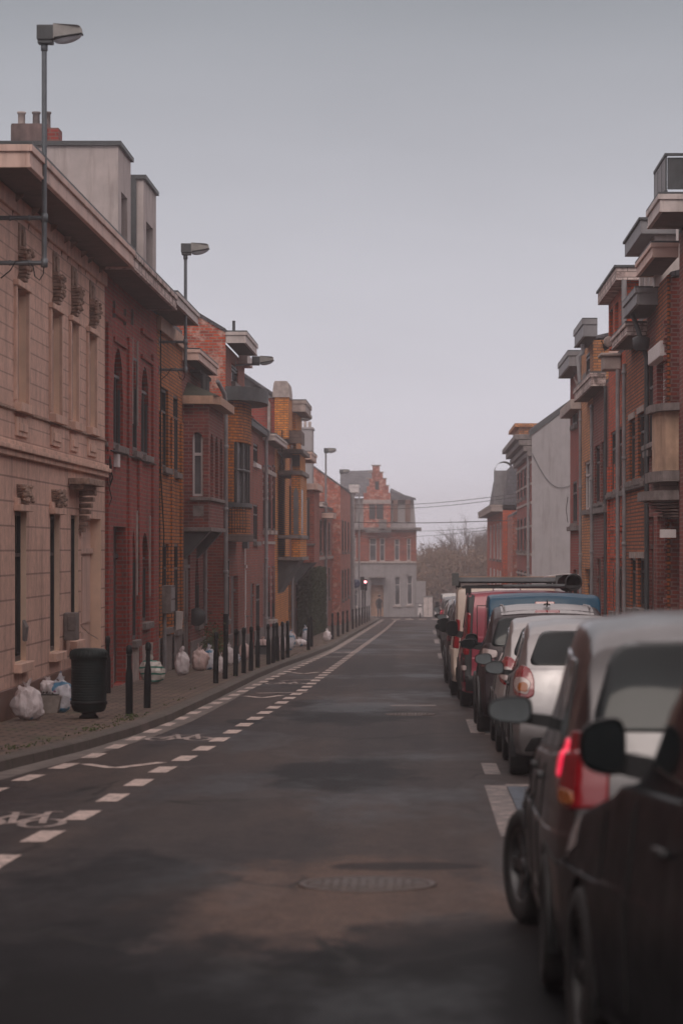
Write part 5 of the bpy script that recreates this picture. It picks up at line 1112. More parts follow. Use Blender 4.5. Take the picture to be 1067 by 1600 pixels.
M['bag_b'] = bagmat('blue_print_plastic_bag', (.66, .64, .70), [(3.6, (.05, .19, .33), .54), (6, (.25, .10, .18), .66)])
M['bag_g'] = bagmat('green_striped_plastic_bag', (.68, .62, .58), [(2.2, (.05, .06, .06), .7)])
M['bag_p'] = bagmat('pinkish_plastic_bag', (.66, .48, .46), [(4, (.3, .16, .16), .68)])
m = M['bag_g']; t = m.node_tree; b = t.nodes['Principled BSDF']; src = b.inputs['Base Color'].links[0].from_socket
wv = N(t, 'ShaderNodeTexWave'); wv.inputs['Scale'].default_value = 1.6; wv.inputs['Distortion'].default_value = 3; wv.bands_direction = 'Z'; t.links.new(coords(t, (1, 1, 1.6)), wv.inputs['Vector'])
t.links.new(mixc(t, ramp(t, wv.outputs['Fac'], .80, .86), src, (.02, .22, .16)), b.inputs['Base Color'])
def bag(x0, x1, y0, y1, mat, label, seed, lean=0.0, dd=0):
    d = (CAMZ - .12) * F / (y1 - VY - F * G) + dd; s = F / d; x = ((x0 + x1) / 2 - VX) / s; w_ = (x1 - x0) / s; h = (y1 - y0) / s; z = gz(d) + .12
    x = max(x, -5.56 + w_ / 2 if d < 76 else -5.08 + w_ / 2)
    mb = MB(); v = []; nu, nv = 40, 30; sv = Vector((seed * 3.7, seed, 0))
    for j in range(nv + 1):
        t_ = j / nv
        for i in range(nu):
            a = 2 * math.pi * i / nu
            if t_ < .8:
                q = t_ / .8; ph = math.pi * (q * .86); r_ = math.sin(ph) ** .72 if q > 0 else 0; zz = .80 * (1 - math.cos(ph)) / (1 - math.cos(math.pi * .86))
            else:
                q = (t_ - .8) / .2; r_ = .50 * (1 - q) ** 1.5 * .8 + .13 + .17 * q; zz = .80 + .2 * q
                if q > .2: r_ = .10 + .22 * (q - .2) * (1 + .6 * math.sin(a * 3 + seed)); zz = .8 + .2 * q * (1 + .25 * math.sin(a * 2 + seed * 2))
            p = Vector((math.cos(a) * r_, math.sin(a) * r_, zz))
            f = noise.noise(p * 1.7 + sv) * .30 + (abs(noise.noise(p * 3.5 + sv)) - .2) * .30 + .085 * math.sin(a * 8 + 5 * noise.noise(p * 2 + sv)) * (.25 + t_ ** 1.2)
            rr_ = 1 + f
            v.append((x + (p.x * rr_ * .5 + lean * zz) * w_, d + p.y * rr_ * .42 * w_, z + max(0, zz * h * (1 + .12 * noise.noise(p * 3 + sv)) - .01)))
    mb.add(v, [(j * nu + i, j * nu + (i + 1) % nu, (j + 1) * nu + (i + 1) % nu, (j + 1) * nu + i) for j in range(nv) for i in range(nu)], True)
    o = mb.build('rubbish_bag', M[mat], None, 0, (x, d, z)); o.location.z += .25 if 'lying on the stone' in label else 0; return tag(o, label, 'rubbish bag', 'rubbish bags put out along the houses')
for a in [(25, 70, 1064, 1125, 'bag_w', 'white rubbish bag with faint blue print, farthest left beside the planter', 1, -.12), (77, 114, 1054, 1113, 'bag_b', 'blue printed rubbish bag leaning on the stone planter', 2, 0), (62, 88, 1068, 1096, 'bag_w', 'small crumpled white bag lying on the stone planter', 3, 0, -4.4),
          (104, 130, 1030, 1088, 'bag_b', 'blue rubbish bag tucked behind the litter bin', 4, 0), (222, 258, 1024, 1068, 'bag_g', 'white rubbish bag with green stripes behind the bollards', 5, -.15), (273, 296, 1012, 1055, 'bag_w', 'upright tied white bag at the foot of the ochre house', 6, 0),
          (300, 325, 1008, 1048, 'bag_p', 'pinkish bag, left one of the heap by the bay house', 7, 0), (318, 336, 1008, 1047, 'bag_b', 'pale blue bag, right one of the heap by the bay house', 8, 0, .5), (340, 350, 1015, 1046, 'bag_w', 'slim white bag seen between the first bollards', 19, 0, -3),
          (350, 366, 1006, 1038, 'bag_w', 'round white bag between the bollards before the rounded bay', 9, 0), (364, 376, 1018, 1036, 'bag_b', 'low bluish bag slumped beside the round white one', 10, 0), (374, 391, 1001, 1030, 'bag_p', 'pinkish bag before the white framed door', 11, 0), 
          (403, 419, 995, 1016, 'bag_p', 'pink bag standing on the dark crate', 12, 0), (436, 448, 990, 1018, 'bag_w', 'tall white bag before the orange brick house', 13, 0), (445, 460, 985, 1016, 'bag_b', 'heaped blue and white bag before the orange brick house', 14, .1), (457, 480, 996, 1010, 'bag_w', 'flat white bag lying in front of the heap', 15, 0), (452, 462, 984, 1008, 'bag_p', 'pale bag behind the flat white one', 16, 0),
          (472, 483, 977, 1001, 'bag_b', 'teal tinted bag beside the clipped hedge', 17, 0), (505, 517, 983, 1001, 'bag_w', 'far white bag behind the pair of bollards', 18, 0)]:
    bag(*a[:4], a[4], a[5], a[6], a[7], a[8] if len(a) > 8 else 0)
d = 84.0; x = (410 - VX) / F * d; z = gz(d) + .12
o = thing('plastic_crate', (x, d, z), 'dark plastic crate on the pavement under the pink bag', 'crate'); mb = MB()
mb.box(x - .2, x + .2, d - .2, d - .17, z, z + .25); mb.box(x - .2, x + .2, d + .17, d + .2, z, z + .25); mb.box(x - .2, x - .17, d - .17, d + .17, z, z + .25); mb.box(x + .17, x + .2, d - .17, d + .17, z, z + .25); mb.box(x - .17, x + .17, d - .17, d + .17, z, z + .02); mb.build('crate_body', M['lead'], o)
mb = MB(); mb.box(x - .215, x + .215, d - .215, d - .2, z + .21, z + .25); mb.build('rim', M['black'], o)

# overhead cables across the street end
def cable(p, q, sag, label, r=.022):
    p, q = Vector(p), Vector(q); mb = MB(); pts = []
    for i in range(29): t_ = i / 28; v = p.lerp(q, t_); v.z -= sag * 4 * t_ * (1 - t_); pts.append(v)
    mb.tube(pts, r * .75, 5); return tag(mb.build('overhead_cable', M['black'], None, 0, tuple(p)), label, 'cable', 'cables across the street end')
W = lambda x, y, d: ((x - VX) * d / F, d, zs(y, d))
for (ya, yb, sg, r, lab) in ((788, 771, .25, .02, 'uppermost thin cable across the street end'), (793, 776, .28, .02, 'second cable from the top across the street end'), (815, 812, .12, .028, 'middle thick cable, nearly level, across the street end'), (828, 820, .2, .014, 'thin cable just below the thick one'), (838, 822, .25, .014, 'lowest cable across the street end')):
    cable(W(536, ya, 192), W(806, yb, 150), sg, lab, r)

# far lamp mast, traffic light, signs at the street end
o = thing('utility_mast', W(561, 966, 205), 'thin tall grey mast at the far left street corner', 'mast'); o['org'] = tuple(o.location)
p = W(561, 966, 205); mb = MB(); mb.tube([p, (p[0], p[1], zs(765, 205))], [.08, .05], 8); mb.build('pole', M['pipe'], o); mb = MB(); mb.lathe((p[0], p[1], zs(765, 205)), [(.07, -.02), (.07, .05), (0, .07)], 8); mb.build('cap', M['lead'], o)
m, t, b = newmat('lit_red_signal_lamp'); b.inputs['Base Color'].default_value = (.8, .1, .12, 1); b.inputs['Emission Color'].default_value = (1, .34, .36, 1); b.inputs['Emission Strength'].default_value = 5; M['redlamp'] = m
p = W(567.5, 966, 200); s = 200 / F; zc = lambda y: zs(y, 200)
o = thing('traffic_light', p, 'traffic light showing red at the far left corner', 'traffic light'); o['org'] = tuple(o.location)
mb = MB(); mb.tube([(p[0] - 1.2 * s, p[1], p[2]), (p[0] - 1.2 * s, p[1], zc(902))], .06, 8); mb.build('pole', M['lead'], o)
mb = MB(); mb.tube([(p[0] + 2.2 * s, p[1] + .5, p[2]), (p[0] + 2.2 * s, p[1] + .5, zc(915))], .06, 8); mb.build('pole', M['lead'], o)
mb = MB(); mb.box(p[0] - 4.5 * s, p[0] + 1.5 * s, p[1] - .12, p[1] + .12, zc(922), zc(901)); mb.build('backing_board', M['black'], o, .03)
mb = MB(); mb.box(p[0] + 1.6 * s, p[0] + 6 * s, p[1] - .15, p[1] + .12, zc(923), zc(905)); hd = mb.build('signal_head', M['black'], o, .02)
for i, y in enumerate((909.2, 914.3, 919.2)):
    mb = MB(); mb.lathe((p[0] + 3.2 * s, p[1] - .16, zc(y)), [(0, -.01), (.085, -.005), (.09, .01)], 14, 'y'); mb.build('signal_lens', M['redlamp'] if i == 0 else M['dark'], hd)
p = W(555.5, 962, 203)
o = thing('round_sign', p, 'round dark blue road sign beside the traffic light', 'road sign'); o['org'] = tuple(o.location)
mb = MB(); mb.tube([p, (p[0], p[1], zs(905, 203))], .035, 8); mb.build('pole', M['galv'], o); mb = MB(); mb.lathe((p[0], p[1] - .05, zs(912, 203)), [(0, -.01), (.30, -.01), (.31, .01), (0, .02)], 24, 'y'); mb.build('sign_face', plain('blue_sign_paint', (.03, .05, .12), .4, var=0), o)
p = W(540.5, 868, 187.5)
o = thing('hanging_shop_sign', p, 'white ornate shop sign bracketed to the pale corner house', 'shop sign'); o['org'] = tuple(o.location)
mb = MB(); e_ = 187.5 / F; X0, X1 = p[0] - 6 * e_, p[0] + 6 * e_; mb.box(X0, X1, p[1] - .05, p[1], zs(868.5, 187.5), zs(864, 187.5)); mb.box(X0, X1, p[1] - .05, p[1], zs(877, 187.5), zs(870, 187.5))
mb.prism([(X0 + (X1 - X0) * k / 12, zs(863.6, 187.5) + .24 * abs(math.sin(math.pi * k / 12)) * (1 + .25 * (k % 2))) for k in range(13)], p[1] - .04, p[1] - .01, 'y'); mb.build('sign_board', M['white'], o)
mb = MB(); mb.box(X0 - .1, X1 + .05, p[1] - .03, p[1] - .02, zs(869.9, 187.5), zs(868.7, 187.5)); mb.box(X0 + .02, X1 - .02, p[1] - .06, p[1] - .052, zs(875.5, 187.5), zs(874.6, 187.5)); mb.build('bracket', M['lead'], o)
# cabinet and scooters beyond the junction
p = W(668.5, 962, 218)
o = thing('utility_cabinet', p, 'pale square cabinet beyond the junction by the garden wall', 'cabinet'); o['org'] = tuple(o.location)
e_ = 218 / F; mb = MB(); mb.box(p[0] - 7 * e_, p[0] + 7 * e_, p[1], p[1] + 1, p[2] - .1, zs(933, 218)); mb.build('body', M['fascia_w'], o, .03); mb = MB(); mb.box(p[0] - 7.6 * e_, p[0] + 7.6 * e_, p[1] - .03, p[1] + 1.03, zs(933, 218) + .002, zs(932, 218)); mb.build('lid', M['zinc'], o)
mb = MB(); mb.box(p[0] - .02, p[0] + .0, p[1] - .01, p[1] - .002, p[2], zs(934, 218)); mb.build('door_seam', M['lead'], o)
def scooter(x, d, label):
    z = gz(215); o = thing('moped', (x, d, z), label, 'moped', 'mopeds parked at the junction'); mb = MB()
    mb.prism([(x - .1, z + .25), (x + .1, z + .25), (x + .13, z + .7), (x + .08, z + .8), (x - .1, z + .8)], d - .7, d - .1, 'y'); mb.box(x - .1, x + .1, d - .1, d + .5, z + .22, z + .3); mb.prism([(x - .18, z + .2), (x + .18, z + .2), (x + .1, z + 1.0), (x - .1, z + 1.0)], d + .5, d + .62, 'y'); mb.build('body', M['white'], o, .03)
    mb = MB(); mb.box(x - .12, x + .12, d - .72, d - .05, z + .802, z + .88); mb.build('seat', M['black'], o)
    mb = MB(); mb.tube([(x - .32, d + .45, z + 1.08), (x, d + .55, z + 1.0), (x + .32, d + .45, z + 1.08)], .02, 6); mb.build('handlebar', M['black'], o)
    for q in (-.55, .75): mb = MB(); mb.lathe((x - .05, d + q, z + .23), [(.12, 0), (.22, .0), (.22, .1), (.12, .1)], 18, 'x'); mb.build('wheel', M['rubber'], o)
    return o
scooter(W(656, 962, 219)[0], 219, 'pale moped parked left of the pale cabinet'); o = scooter(W(682.5, 962, 221)[0], 221, 'pale moped parked right of the pale cabinet')

# two birds on the right cornices
def bird(x, d, z, mat, label):
    o = thing('pigeon', (x, d, z), label, 'bird'); mb = MB(); v = []
    ring_ = [(-.17, .02, .10), (-.12, .03, .10), (-.06, .06, .10), (0, .07, .11), (.05, .055, .15), (.075, .035, .20), (.08, .036, .24), (.10, .03, .26), (.125, .012, .25), (.15, .003, .245)]
    for (a, r_, h) in ring_:
        for k in range(10): q = 2 * math.pi * k / 10; v.append((x - a * .6 + .0, d + r_ * math.cos(q), z + h + r_ * math.sin(q)))
    mb.add(v, [(i * 10 + k, i * 10 + (k + 1) % 10, (i + 1) * 10 + (k + 1) % 10, (i + 1) * 10 + k) for i in range(9) for k in range(10)], True)
    for q in (-.02, .02): mb.tube([(x, d + q, z), (x, d + q, z + .07)], .006, 4)
    mb.build('body', mat, o)
bird(4.2, 69.6, Z(4.54), M['black'], 'dark pigeon perched on the stone gutter of the red house'); bird(4.22, 82.6, Z(4.42), M['stone_l'], 'pale grey pigeon perched on the peeling cornice')

# pedestrian crossing at the street end: one continuous body grown with a skin modifier
def person(x, d, z, label):
    o = thing('person', (x, d, z), label, 'person'); o['org'] = (0, 0, 0)
    V = [(0, 0, .93, .13), (0, 0, 1.12, .13), (0, .0, 1.36, .15), (0, 0, 1.47, .06), (0, 0, 1.53, .055), (0, 0, 1.62, .085), (0, 0, 1.70, .075),
         (-.17, 0, 1.40, .055), (-.24, .02, 1.14, .043), (-.20, -.1, .93, .033), (-.20, -.14, .85, .035), (.17, 0, 1.40, .055), (.25, -.02, 1.14, .043), (.22, -.12, .95, .033), (.22, -.16, .87, .035),
         (-.09, 0, .86, .09), (-.10, -.10, .50, .062), (-.10, .02, .10, .042), (-.10, -.12, .04, .035), (.09, 0, .86, .09), (.11, .10, .50, .062), (.11, .22, .12, .042), (.11, .12, .05, .035)]
    E = [(0, 1), (1, 2), (2, 3), (3, 4), (4, 5), (5, 6), (2, 7), (7, 8), (8, 9), (9, 10), (2, 11), (11, 12), (12, 13), (13, 14), (0, 15), (15, 16), (16, 17), (17, 18), (0, 19), (19, 20), (20, 21), (21, 22)]
    me = bpy.data.meshes.new('body'); me.from_pydata([v[:3] for v in V], E, []); ob = bpy.data.objects.new('body', me); COL.objects.link(ob); ob.parent = o
    md = ob.modifiers.new('skin', 'SKIN'); md.use_smooth_shade = True
    for sv_, v in zip(me.skin_vertices[0].data, V): sv_.radius = (v[3], v[3] * .85)
    me.skin_vertices[0].data[0].use_root = True
    ob.modifiers.new('sub', 'SUBSURF').render_levels = 1
    m, t, b = newmat('dark_coat_and_jeans'); c = t.nodes.new('ShaderNodeTexCoord'); sp_ = t.nodes.new('ShaderNodeSeparateXYZ'); t.links.new(c.outputs['Object'], sp_.inputs[0])
    dv = t.nodes.new('ShaderNodeMath'); dv.operation = 'DIVIDE'; dv.inputs[1].default_value = 1.8; t.links.new(sp_.outputs[2], dv.inputs[0])
    r_ = t.nodes.new('ShaderNodeValToRGB'); r_.color_ramp.interpolation = 'CONSTANT'; el = r_.color_ramp.elements; el[0].color = (.02, .02, .02, 1); el[1].position = .06; el[1].color = (.035, .05, .085, 1)
    q = el.new(.50); q.color = (.02, .022, .028, 1); q = el.new(.85); q.color = (.42, .25, .2, 1); t.links.new(dv.outputs[0], r_.inputs[0]); t.links.new(r_.outputs[0], b.inputs['Base Color']); me.materials.append(m)
    mb = MB(); mb.lathe((0, 0, 0), [(.088, 1.62), (.098, 1.68), (.075, 1.755), (0, 1.785)], 14); h = mb.build('hair', M['doorw']); h.parent = o; del h['org']
    mb = MB(); mb.lathe((0, 0, 0), [(.15, .80), (.165, .9), (.155, 1.1), (.17, 1.3), (.12, 1.44)], 16, sx=1.05, sy=.75); h = mb.build('coat', plain('dark_coat', (.02, .022, .028), .8, var=.2)); h.parent = o; del h['org']
    o.rotation_euler.z = .2; return o
person((592.5 - VX) / F * 214, 214, gz(214), 'person in dark coat and jeans crossing at the street end')
# ================================================================ VEHICLES (local: x to the right, y forward, z up)
import bisect
def pchip(xs, ys, t):
    n = len(xs)
    if t <= xs[0]: return ys[0]
    if t >= xs[-1]: return ys[-1]
    h = [xs[i + 1] - xs[i] for i in range(n - 1)]; dl = [(ys[i + 1] - ys[i]) / h[i] for i in range(n - 1)]
    m = [dl[0]] + [0 if dl[i - 1] * dl[i] <= 0 else 2 * dl[i - 1] * dl[i] / (dl[i - 1] + dl[i]) for i in range(1, n - 1)] + [dl[-1]]
    i = bisect.bisect_right(xs, t) - 1; s = (t - xs[i]) / h[i]
    return (1 + 2 * s) * (1 - s) ** 2 * ys[i] + s * (1 - s) ** 2 * h[i] * m[i] + s * s * (3 - 2 * s) * ys[i + 1] + s * s * (s - 1) * h[i] * m[i + 1]
class Car:
    """lofted body; spec gives profiles along the length (fractions of L) and up the tail/nose"""
    def __init__(s, S):
        s.S = S; L, W_, H = S['L'], S['W'], S['H']; zb = S.get('zb', .2); hw = W_ / 2
        top = lambda t: pchip([a for a, _ in S['top']], [b for _, b in S['top']], t)
        belt = lambda t: pchip([a for a, _ in S['belt']], [b for _, b in S['belt']], t)
        gw = lambda t: pchip([a for a, _ in S['gw']], [b for _, b in S['gw']], t)
        plan = lambda t: pchip([a for a, _ in S['plan']], [b for _, b in S['plan']], t)
        rt = lambda z: pchip([a for a, _ in S['tail']], [b for _, b in S['tail']], z); ft = lambda z: pchip([a for a, _ in S['nose']], [b for _, b in S['nose']], z)
        def sec(t):
            zt = top(t); zbelt = min(belt(t), zt - .10); h_ = hw * plan(t); g = min(gw(t) * hw, h_ - .02)
            rr_ = S.get('rr', .10)
            zs_ = zt - .105 - rr_ * .0
            return [(0, zb), (h_ - .12, zb), (h_ - .025, zb + .09), (h_ - .005, zb + .25), (h_, .42 * H), (h_ - .012, .72 * zbelt + .0), (h_ - .045, zbelt - .02), (h_ - .075, zbelt + .03),
                    (g + (h_ - .075 - g) * .45, zbelt + (zs_ - zbelt) * .5 + .012), (g, zt - rr_ * 1.05), (g - rr_ * .45, zt - rr_ * .38), (g - rr_ * 1.6, zt - .022), (g * .45, zt), (0, zt + .006)]
        def cr(P, per=5):
            o = []
            for i in range(len(P) - 1):
                p0, p1, p2, p3 = P[max(i - 1, 0)], P[i], P[i + 1], P[min(i + 2, len(P) - 1)]
                for k in range(per):
                    u = k / per; o.append(tuple(.5 * (2 * b_ + (c_ - a_) * u + (2 * a_ - 5 * b_ + 4 * c_ - d_) * u * u + (3 * b_ - a_ - 3 * c_ + d_) * u ** 3) for a_, b_, c_, d_ in zip(p0, p1, p2, p3)))
            o.append(P[-1]); return o
        ts = [0.0, .004, .012, .025] + [.04 + .92 * i / 104 for i in range(105)] + [.975, .988, .996, 1.0]
        rows = []
        def place(t, P, fac, bulge_r, bulge_f):
            out = []
            for (x, z) in P:
                yr = rt(z) + bulge_r; yf = L - ft(z) - bulge_f; out.append((x * fac, yr + (yf - yr) * t, z))
            return out
        S0, S1 = cr(sec(0)), cr(sec(1))
        for fac in (0, .3, .6, .8, .92, .975): rows.append(place(0, S0, fac, -.055 * (1 - fac ** 3) + .0, 0))
        for t in ts: rows.append(place(t, cr(sec(t)), 1, 0, 0))
        for fac in (.975, .92, .8, .6, .3, 0): rows.append(place(1, S1, fac, 0, -.10 * (1 - fac ** 3)))
        s.rows = rows; n = len(rows[0]); v = []
        for r_ in rows:
            v += [(-x, y, z) for x, y, z in r_] + [(x, y, z) for x, y, z in r_]
        wr = S['wr'] * 1.10; s.ax = S['axles']
        def snap(p):
            for a in s.ax:
                q = math.hypot(p[1] - a, p[2] - S['wr']); 
                if abs(p[0]) > hw - .45 and p[2] < S['wr'] + wr + .05 and abs(q - wr) < .022 and q > 0: k = wr / q; return (p[0], a + (p[1] - a) * k, S['wr'] + (p[2] - S['wr']) * k)
            return p
        v = [snap(p) for p in v]
        f = []
        for i in range(len(rows) - 1):
            for sd in (0, 1):
                for j in range(n - 1):
                    a = i * 2 * n + sd * n + j; q = (a, a + 1, a + 1 + 2 * n, a + 2 * n)
                    c = [sum(v[k][m_] for k in q) / 4 for m_ in range(3)]
                    if abs(c[0]) > hw - .42 and any(math.hypot(c[1] - ax, c[2] - S['wr']) < wr - .002 for ax in s.ax): continue
                    f.append(q if sd == 0 else q[::-1])
        s.v, s.f = v, f; s.bvh = BVHTree.FromPolygons([Vector(p) for p in v], f); s.hw = hw; s.wr = wr
    def hit(s, p, d_):
        r_ = s.bvh.ray_cast(Vector(p), Vector(d_)); return r_[0]
    def patch(s, mb, poly, ang, off=.009, rings=14, side=0, th=.012, sm=6):
        """drape a 2D outline (a, z) onto the body, seen along a horizontal direction ang (0 = from behind, 90 = from the left)"""
        ca, sa = math.cos(R(ang)), math.sin(R(ang)); d_ = Vector((sa, ca, 0)); pe = Vector((ca, -sa, 0))
        P = []
        m_ = len(poly)
        for i in range(m_):
            (x0, y0), (x1, y1) = poly[i], poly[(i + 1) % m_]
            for k in range(sm): P.append((x0 + (x1 - x0) * k / sm, y0 + (y1 - y0) * k / sm))
        cx_ = sum(p[0] for p in P) / len(P); cz = sum(p[1] for p in P) / len(P)
        def drop(a, z, of):
            o_ = pe * a - d_ * 6 + Vector((0, 0, z)); 
            if s.S['L'] and ang >= 45: pass
            r_ = s.bvh.ray_cast(o_, d_)
            if r_[0] is None: return None
            n_ = r_[1]; n_ = n_ if n_.dot(d_) < 0 else -n_
            return r_[0] + n_ * of
        v = []; last = None
        for k in range(rings + 1):
            u = k / rings
            for (a, z) in P:
                q = drop(cx_ + (a - cx_) * u, cz + (z - cz) * u, off)
                if q is None: q = last or Vector((0, 0, 0))
                last = q; v.append(q)
        for (a, z) in P:
            q = drop(a, z, -th)
            if q is None: q = last
            last = q; v.append(q)
        m_ = len(P)
        fs = [(k * m_ + i, k * m_ + (i + 1) % m_, (k + 1) * m_ + (i + 1) % m_, (k + 1) * m_ + i) for k in range(rings + 1) for i in range(m_)]
        if side: v = [Vector((-p.x, p.y, p.z)) for p in v]
        mb.add(v, fs, True)
def rp(poly, r_=.04, n=4):
    """round the corners of an outline"""
    out = []; m_ = len(poly)
    for i in range(m_):
        a, b_, c = Vector(poly[i - 1]), Vector(poly[i]), Vector(poly[(i + 1) % m_]); u = (a - b_); w_ = (c - b_); q = min(r_, u.length * .45, w_.length * .45)
        p0, p2 = b_ + u.normalized() * q, b_ + w_.normalized() * q
        for k in range(n + 1): t_ = k / n; o = p0 * (1 - t_) ** 2 + b_ * 2 * t_ * (1 - t_) + p2 * t_ * t_; out.append((o.x, o.y))
    return out
def paint(name, c, metal=.5, r_=.28):
    m, t, b = newmat(name); b.inputs['Metallic'].default_value = metal; b.inputs['Coat Weight'].default_value = .35; b.inputs['Coat Roughness'].default_value = .04
    f = ramp(t, noisef(t, 5, 7, .75), .4, .75)
    t.links.new(mixc(t, f, c, [x * .8 + .012 for x in c]), b.inputs['Base Color']); t.links.new(ramp(t, noisef(t, 4, 6, .7), .3, .8, (r_, r_, r_, 1), (r_ + .2,) * 3 + (1,)), b.inputs['Roughness'])
    return m
def lens(name, c, em=0):
    m, t, b = newmat(name); b.inputs['Base Color'].default_value = c + (1,); b.inputs['Roughness'].default_value = .12; b.inputs['Coat Weight'].default_value = .6
    if em: b.inputs['Emission Color'].default_value = c + (1,); b.inputs['Emission Strength'].default_value = em
    return m
M['trim'] = plain('black_plastic_trim', (.016, .016, .018), .55, var=.2); M['l_red'] = lens('red_tail_lens', (.22, .008, .014)); M['l_redlit'] = lens('bright_red_tail_lens', (.85, .02, .07), .9)
M['l_clear'] = lens('clear_lamp_lens', (.42, .34, .33)); M['l_orange'] = lens('orange_indicator_lens', (.30, .09, .02)); M['l_dark'] = lens('dark_lamp_lens', (.10, .02, .03))
M['mirror'] = plain('mirror_glass', (.17, .19, .20), .3, metal=.5, var=.15); M['alloy'] = plain('alloy_rim', (.08, .08, .085), .45, metal=.5, var=.15); M['plate'] = plain('number_plate_white', (.6, .58, .55), .4, var=0); M['silverband'] = plain('silver_roof_paint', (.34, .325, .33), .35, metal=.4, var=.1)
def wheel(o, x, y, r_, side, steer=0, wd=.20, rim='alloy', spokes=5, hub=.0):
    """side -1 = left; built round the origin of its own axle then placed"""
    c_ = (0, 0, 0); s_ = side; w_ = wd
    mb = MB(); pr = [(r_ * .64, -w_ * .42), (r_ * .70, -w_ * .5), (r_ * .92, -w_ * .5), (r_ * .985, -w_ * .40), (r_, -w_ * .22), (r_, w_ * .22), (r_ * .985, w_ * .40), (r_ * .92, w_ * .5), (r_ * .70, w_ * .5), (r_ * .64, w_ * .42)]
    mb.lathe(c_, pr, 48, 'x'); wl = mb.build('wheel', M['rubber'], o)
    wl['org'] = (0, 0, 0)
    for v_ in wl.data.vertices: v_.co += Vector(o['org'])
    wl.location = (x, y, r_)
    if steer: wl.rotation_euler.z = R(steer)
    def sub(mbx, nm, mt):
        q = mbx.build(nm, mt); q.parent = wl; q.location = (0, 0, 0); return q
    mb = MB(); mb.lathe(c_, [(r_ * .66, s_ * w_ * .45), (r_ * .63, s_ * w_ * .47), (r_ * .60, s_ * w_ * .40), (r_ * .58, 0)], 40, 'x')
    for k in range(spokes):
        a = 2 * math.pi * k / spokes; ca, sa = math.cos(a), math.sin(a); hw_ = r_ * .085
        pts = []
        for (rad, w__, dep) in ((.10, 1.5, .34), (.35, 1.0, .36), (.62, 1.25, .40)):
            for q in (-1, 1): pts.append((s_ * w_ * dep, rad * r_ * ca - q * hw_ * w__ * sa, rad * r_ * sa + q * hw_ * w__ * ca))
        pts += [(p[0] - s_ * .03, p[1], p[2]) for p in pts]
        mb.add(pts, [(0, 1, 3, 2), (2, 3, 5, 4), (0, 2, 8, 6), (2, 4, 10, 8), (1, 7, 9, 3), (3, 9, 11, 5)])
    mb.lathe(c_, [(0, s_ * w_ * .42), (r_ * .10, s_ * w_ * .42), (r_ * .15, s_ * w_ * .34), (r_ * .17, s_ * w_ * .2)], 20, 'x'); sub(mb, 'rim', M[rim])
    mb = MB(); mb.lathe(c_, [(0, s_ * w_ * .1), (r_ * .57, s_ * w_ * .1)], 24, 'x'); sub(mb, 'brake_disc', M['trim']); return wl
def side_mirror(o, x, y, z, side, w_=.20, h=.14, body='trim', tall=0):
    mb = MB(); v = []; n = 24; rings = [(0, 1.0), (.02, 1.04), (.06, 1.0), (.12, .82), (.16, .5), (.175, .0)]
    for (dy, k) in rings:
        for i in range(n):
            a = 2 * math.pi * i / n; ca, sa = math.cos(a), math.sin(a); q = (abs(ca) ** 3.2 + abs(sa) ** 3.2) ** (-1 / 3.2)
            px = ca * q * w_ / 2 * k; pz = sa * q * h / 2 * k * (1 - .18 * ca * side * (1 if not tall else .2))
            v.append((x + px, y + dy, z + pz))
    mb.add(v, [(i * n + k, i * n + (k + 1) % n, (i + 1) * n + (k + 1) % n, (i + 1) * n + k) for i in range(len(rings) - 1) for k in range(n)], True)
    mb.prism([(x - side * w_ * .25, z - h * .5), (x - side * w_ * .3, z - h * .1), (x - side * (w_ * .5 + .13), z - h * .25), (x - side * (w_ * .5 + .13), z - h * .75)], y + .03, y + .14, 'y')
    mr = mb.build('wing_mirror', M[body], o)
    mb = MB(); v = [(x, y + .006, z)]
    for i in range(n):
        a = 2 * math.pi * i / n; ca, sa = math.cos(a), math.sin(a); q = (abs(ca) ** 3.2 + abs(sa) ** 3.2) ** (-1 / 3.2)
        v.append((x + ca * q * w_ * .46, y + .004 - .012 * side * ca * .5, z + sa * q * h * .45 * (1 - .18 * ca * side * (1 if not tall else .2))))
    mb.add(v, [(0, i + 1, (i + 1) % n + 1) for i in range(n)], True); mb.build('mirror_glass', M['mirror'], mr)
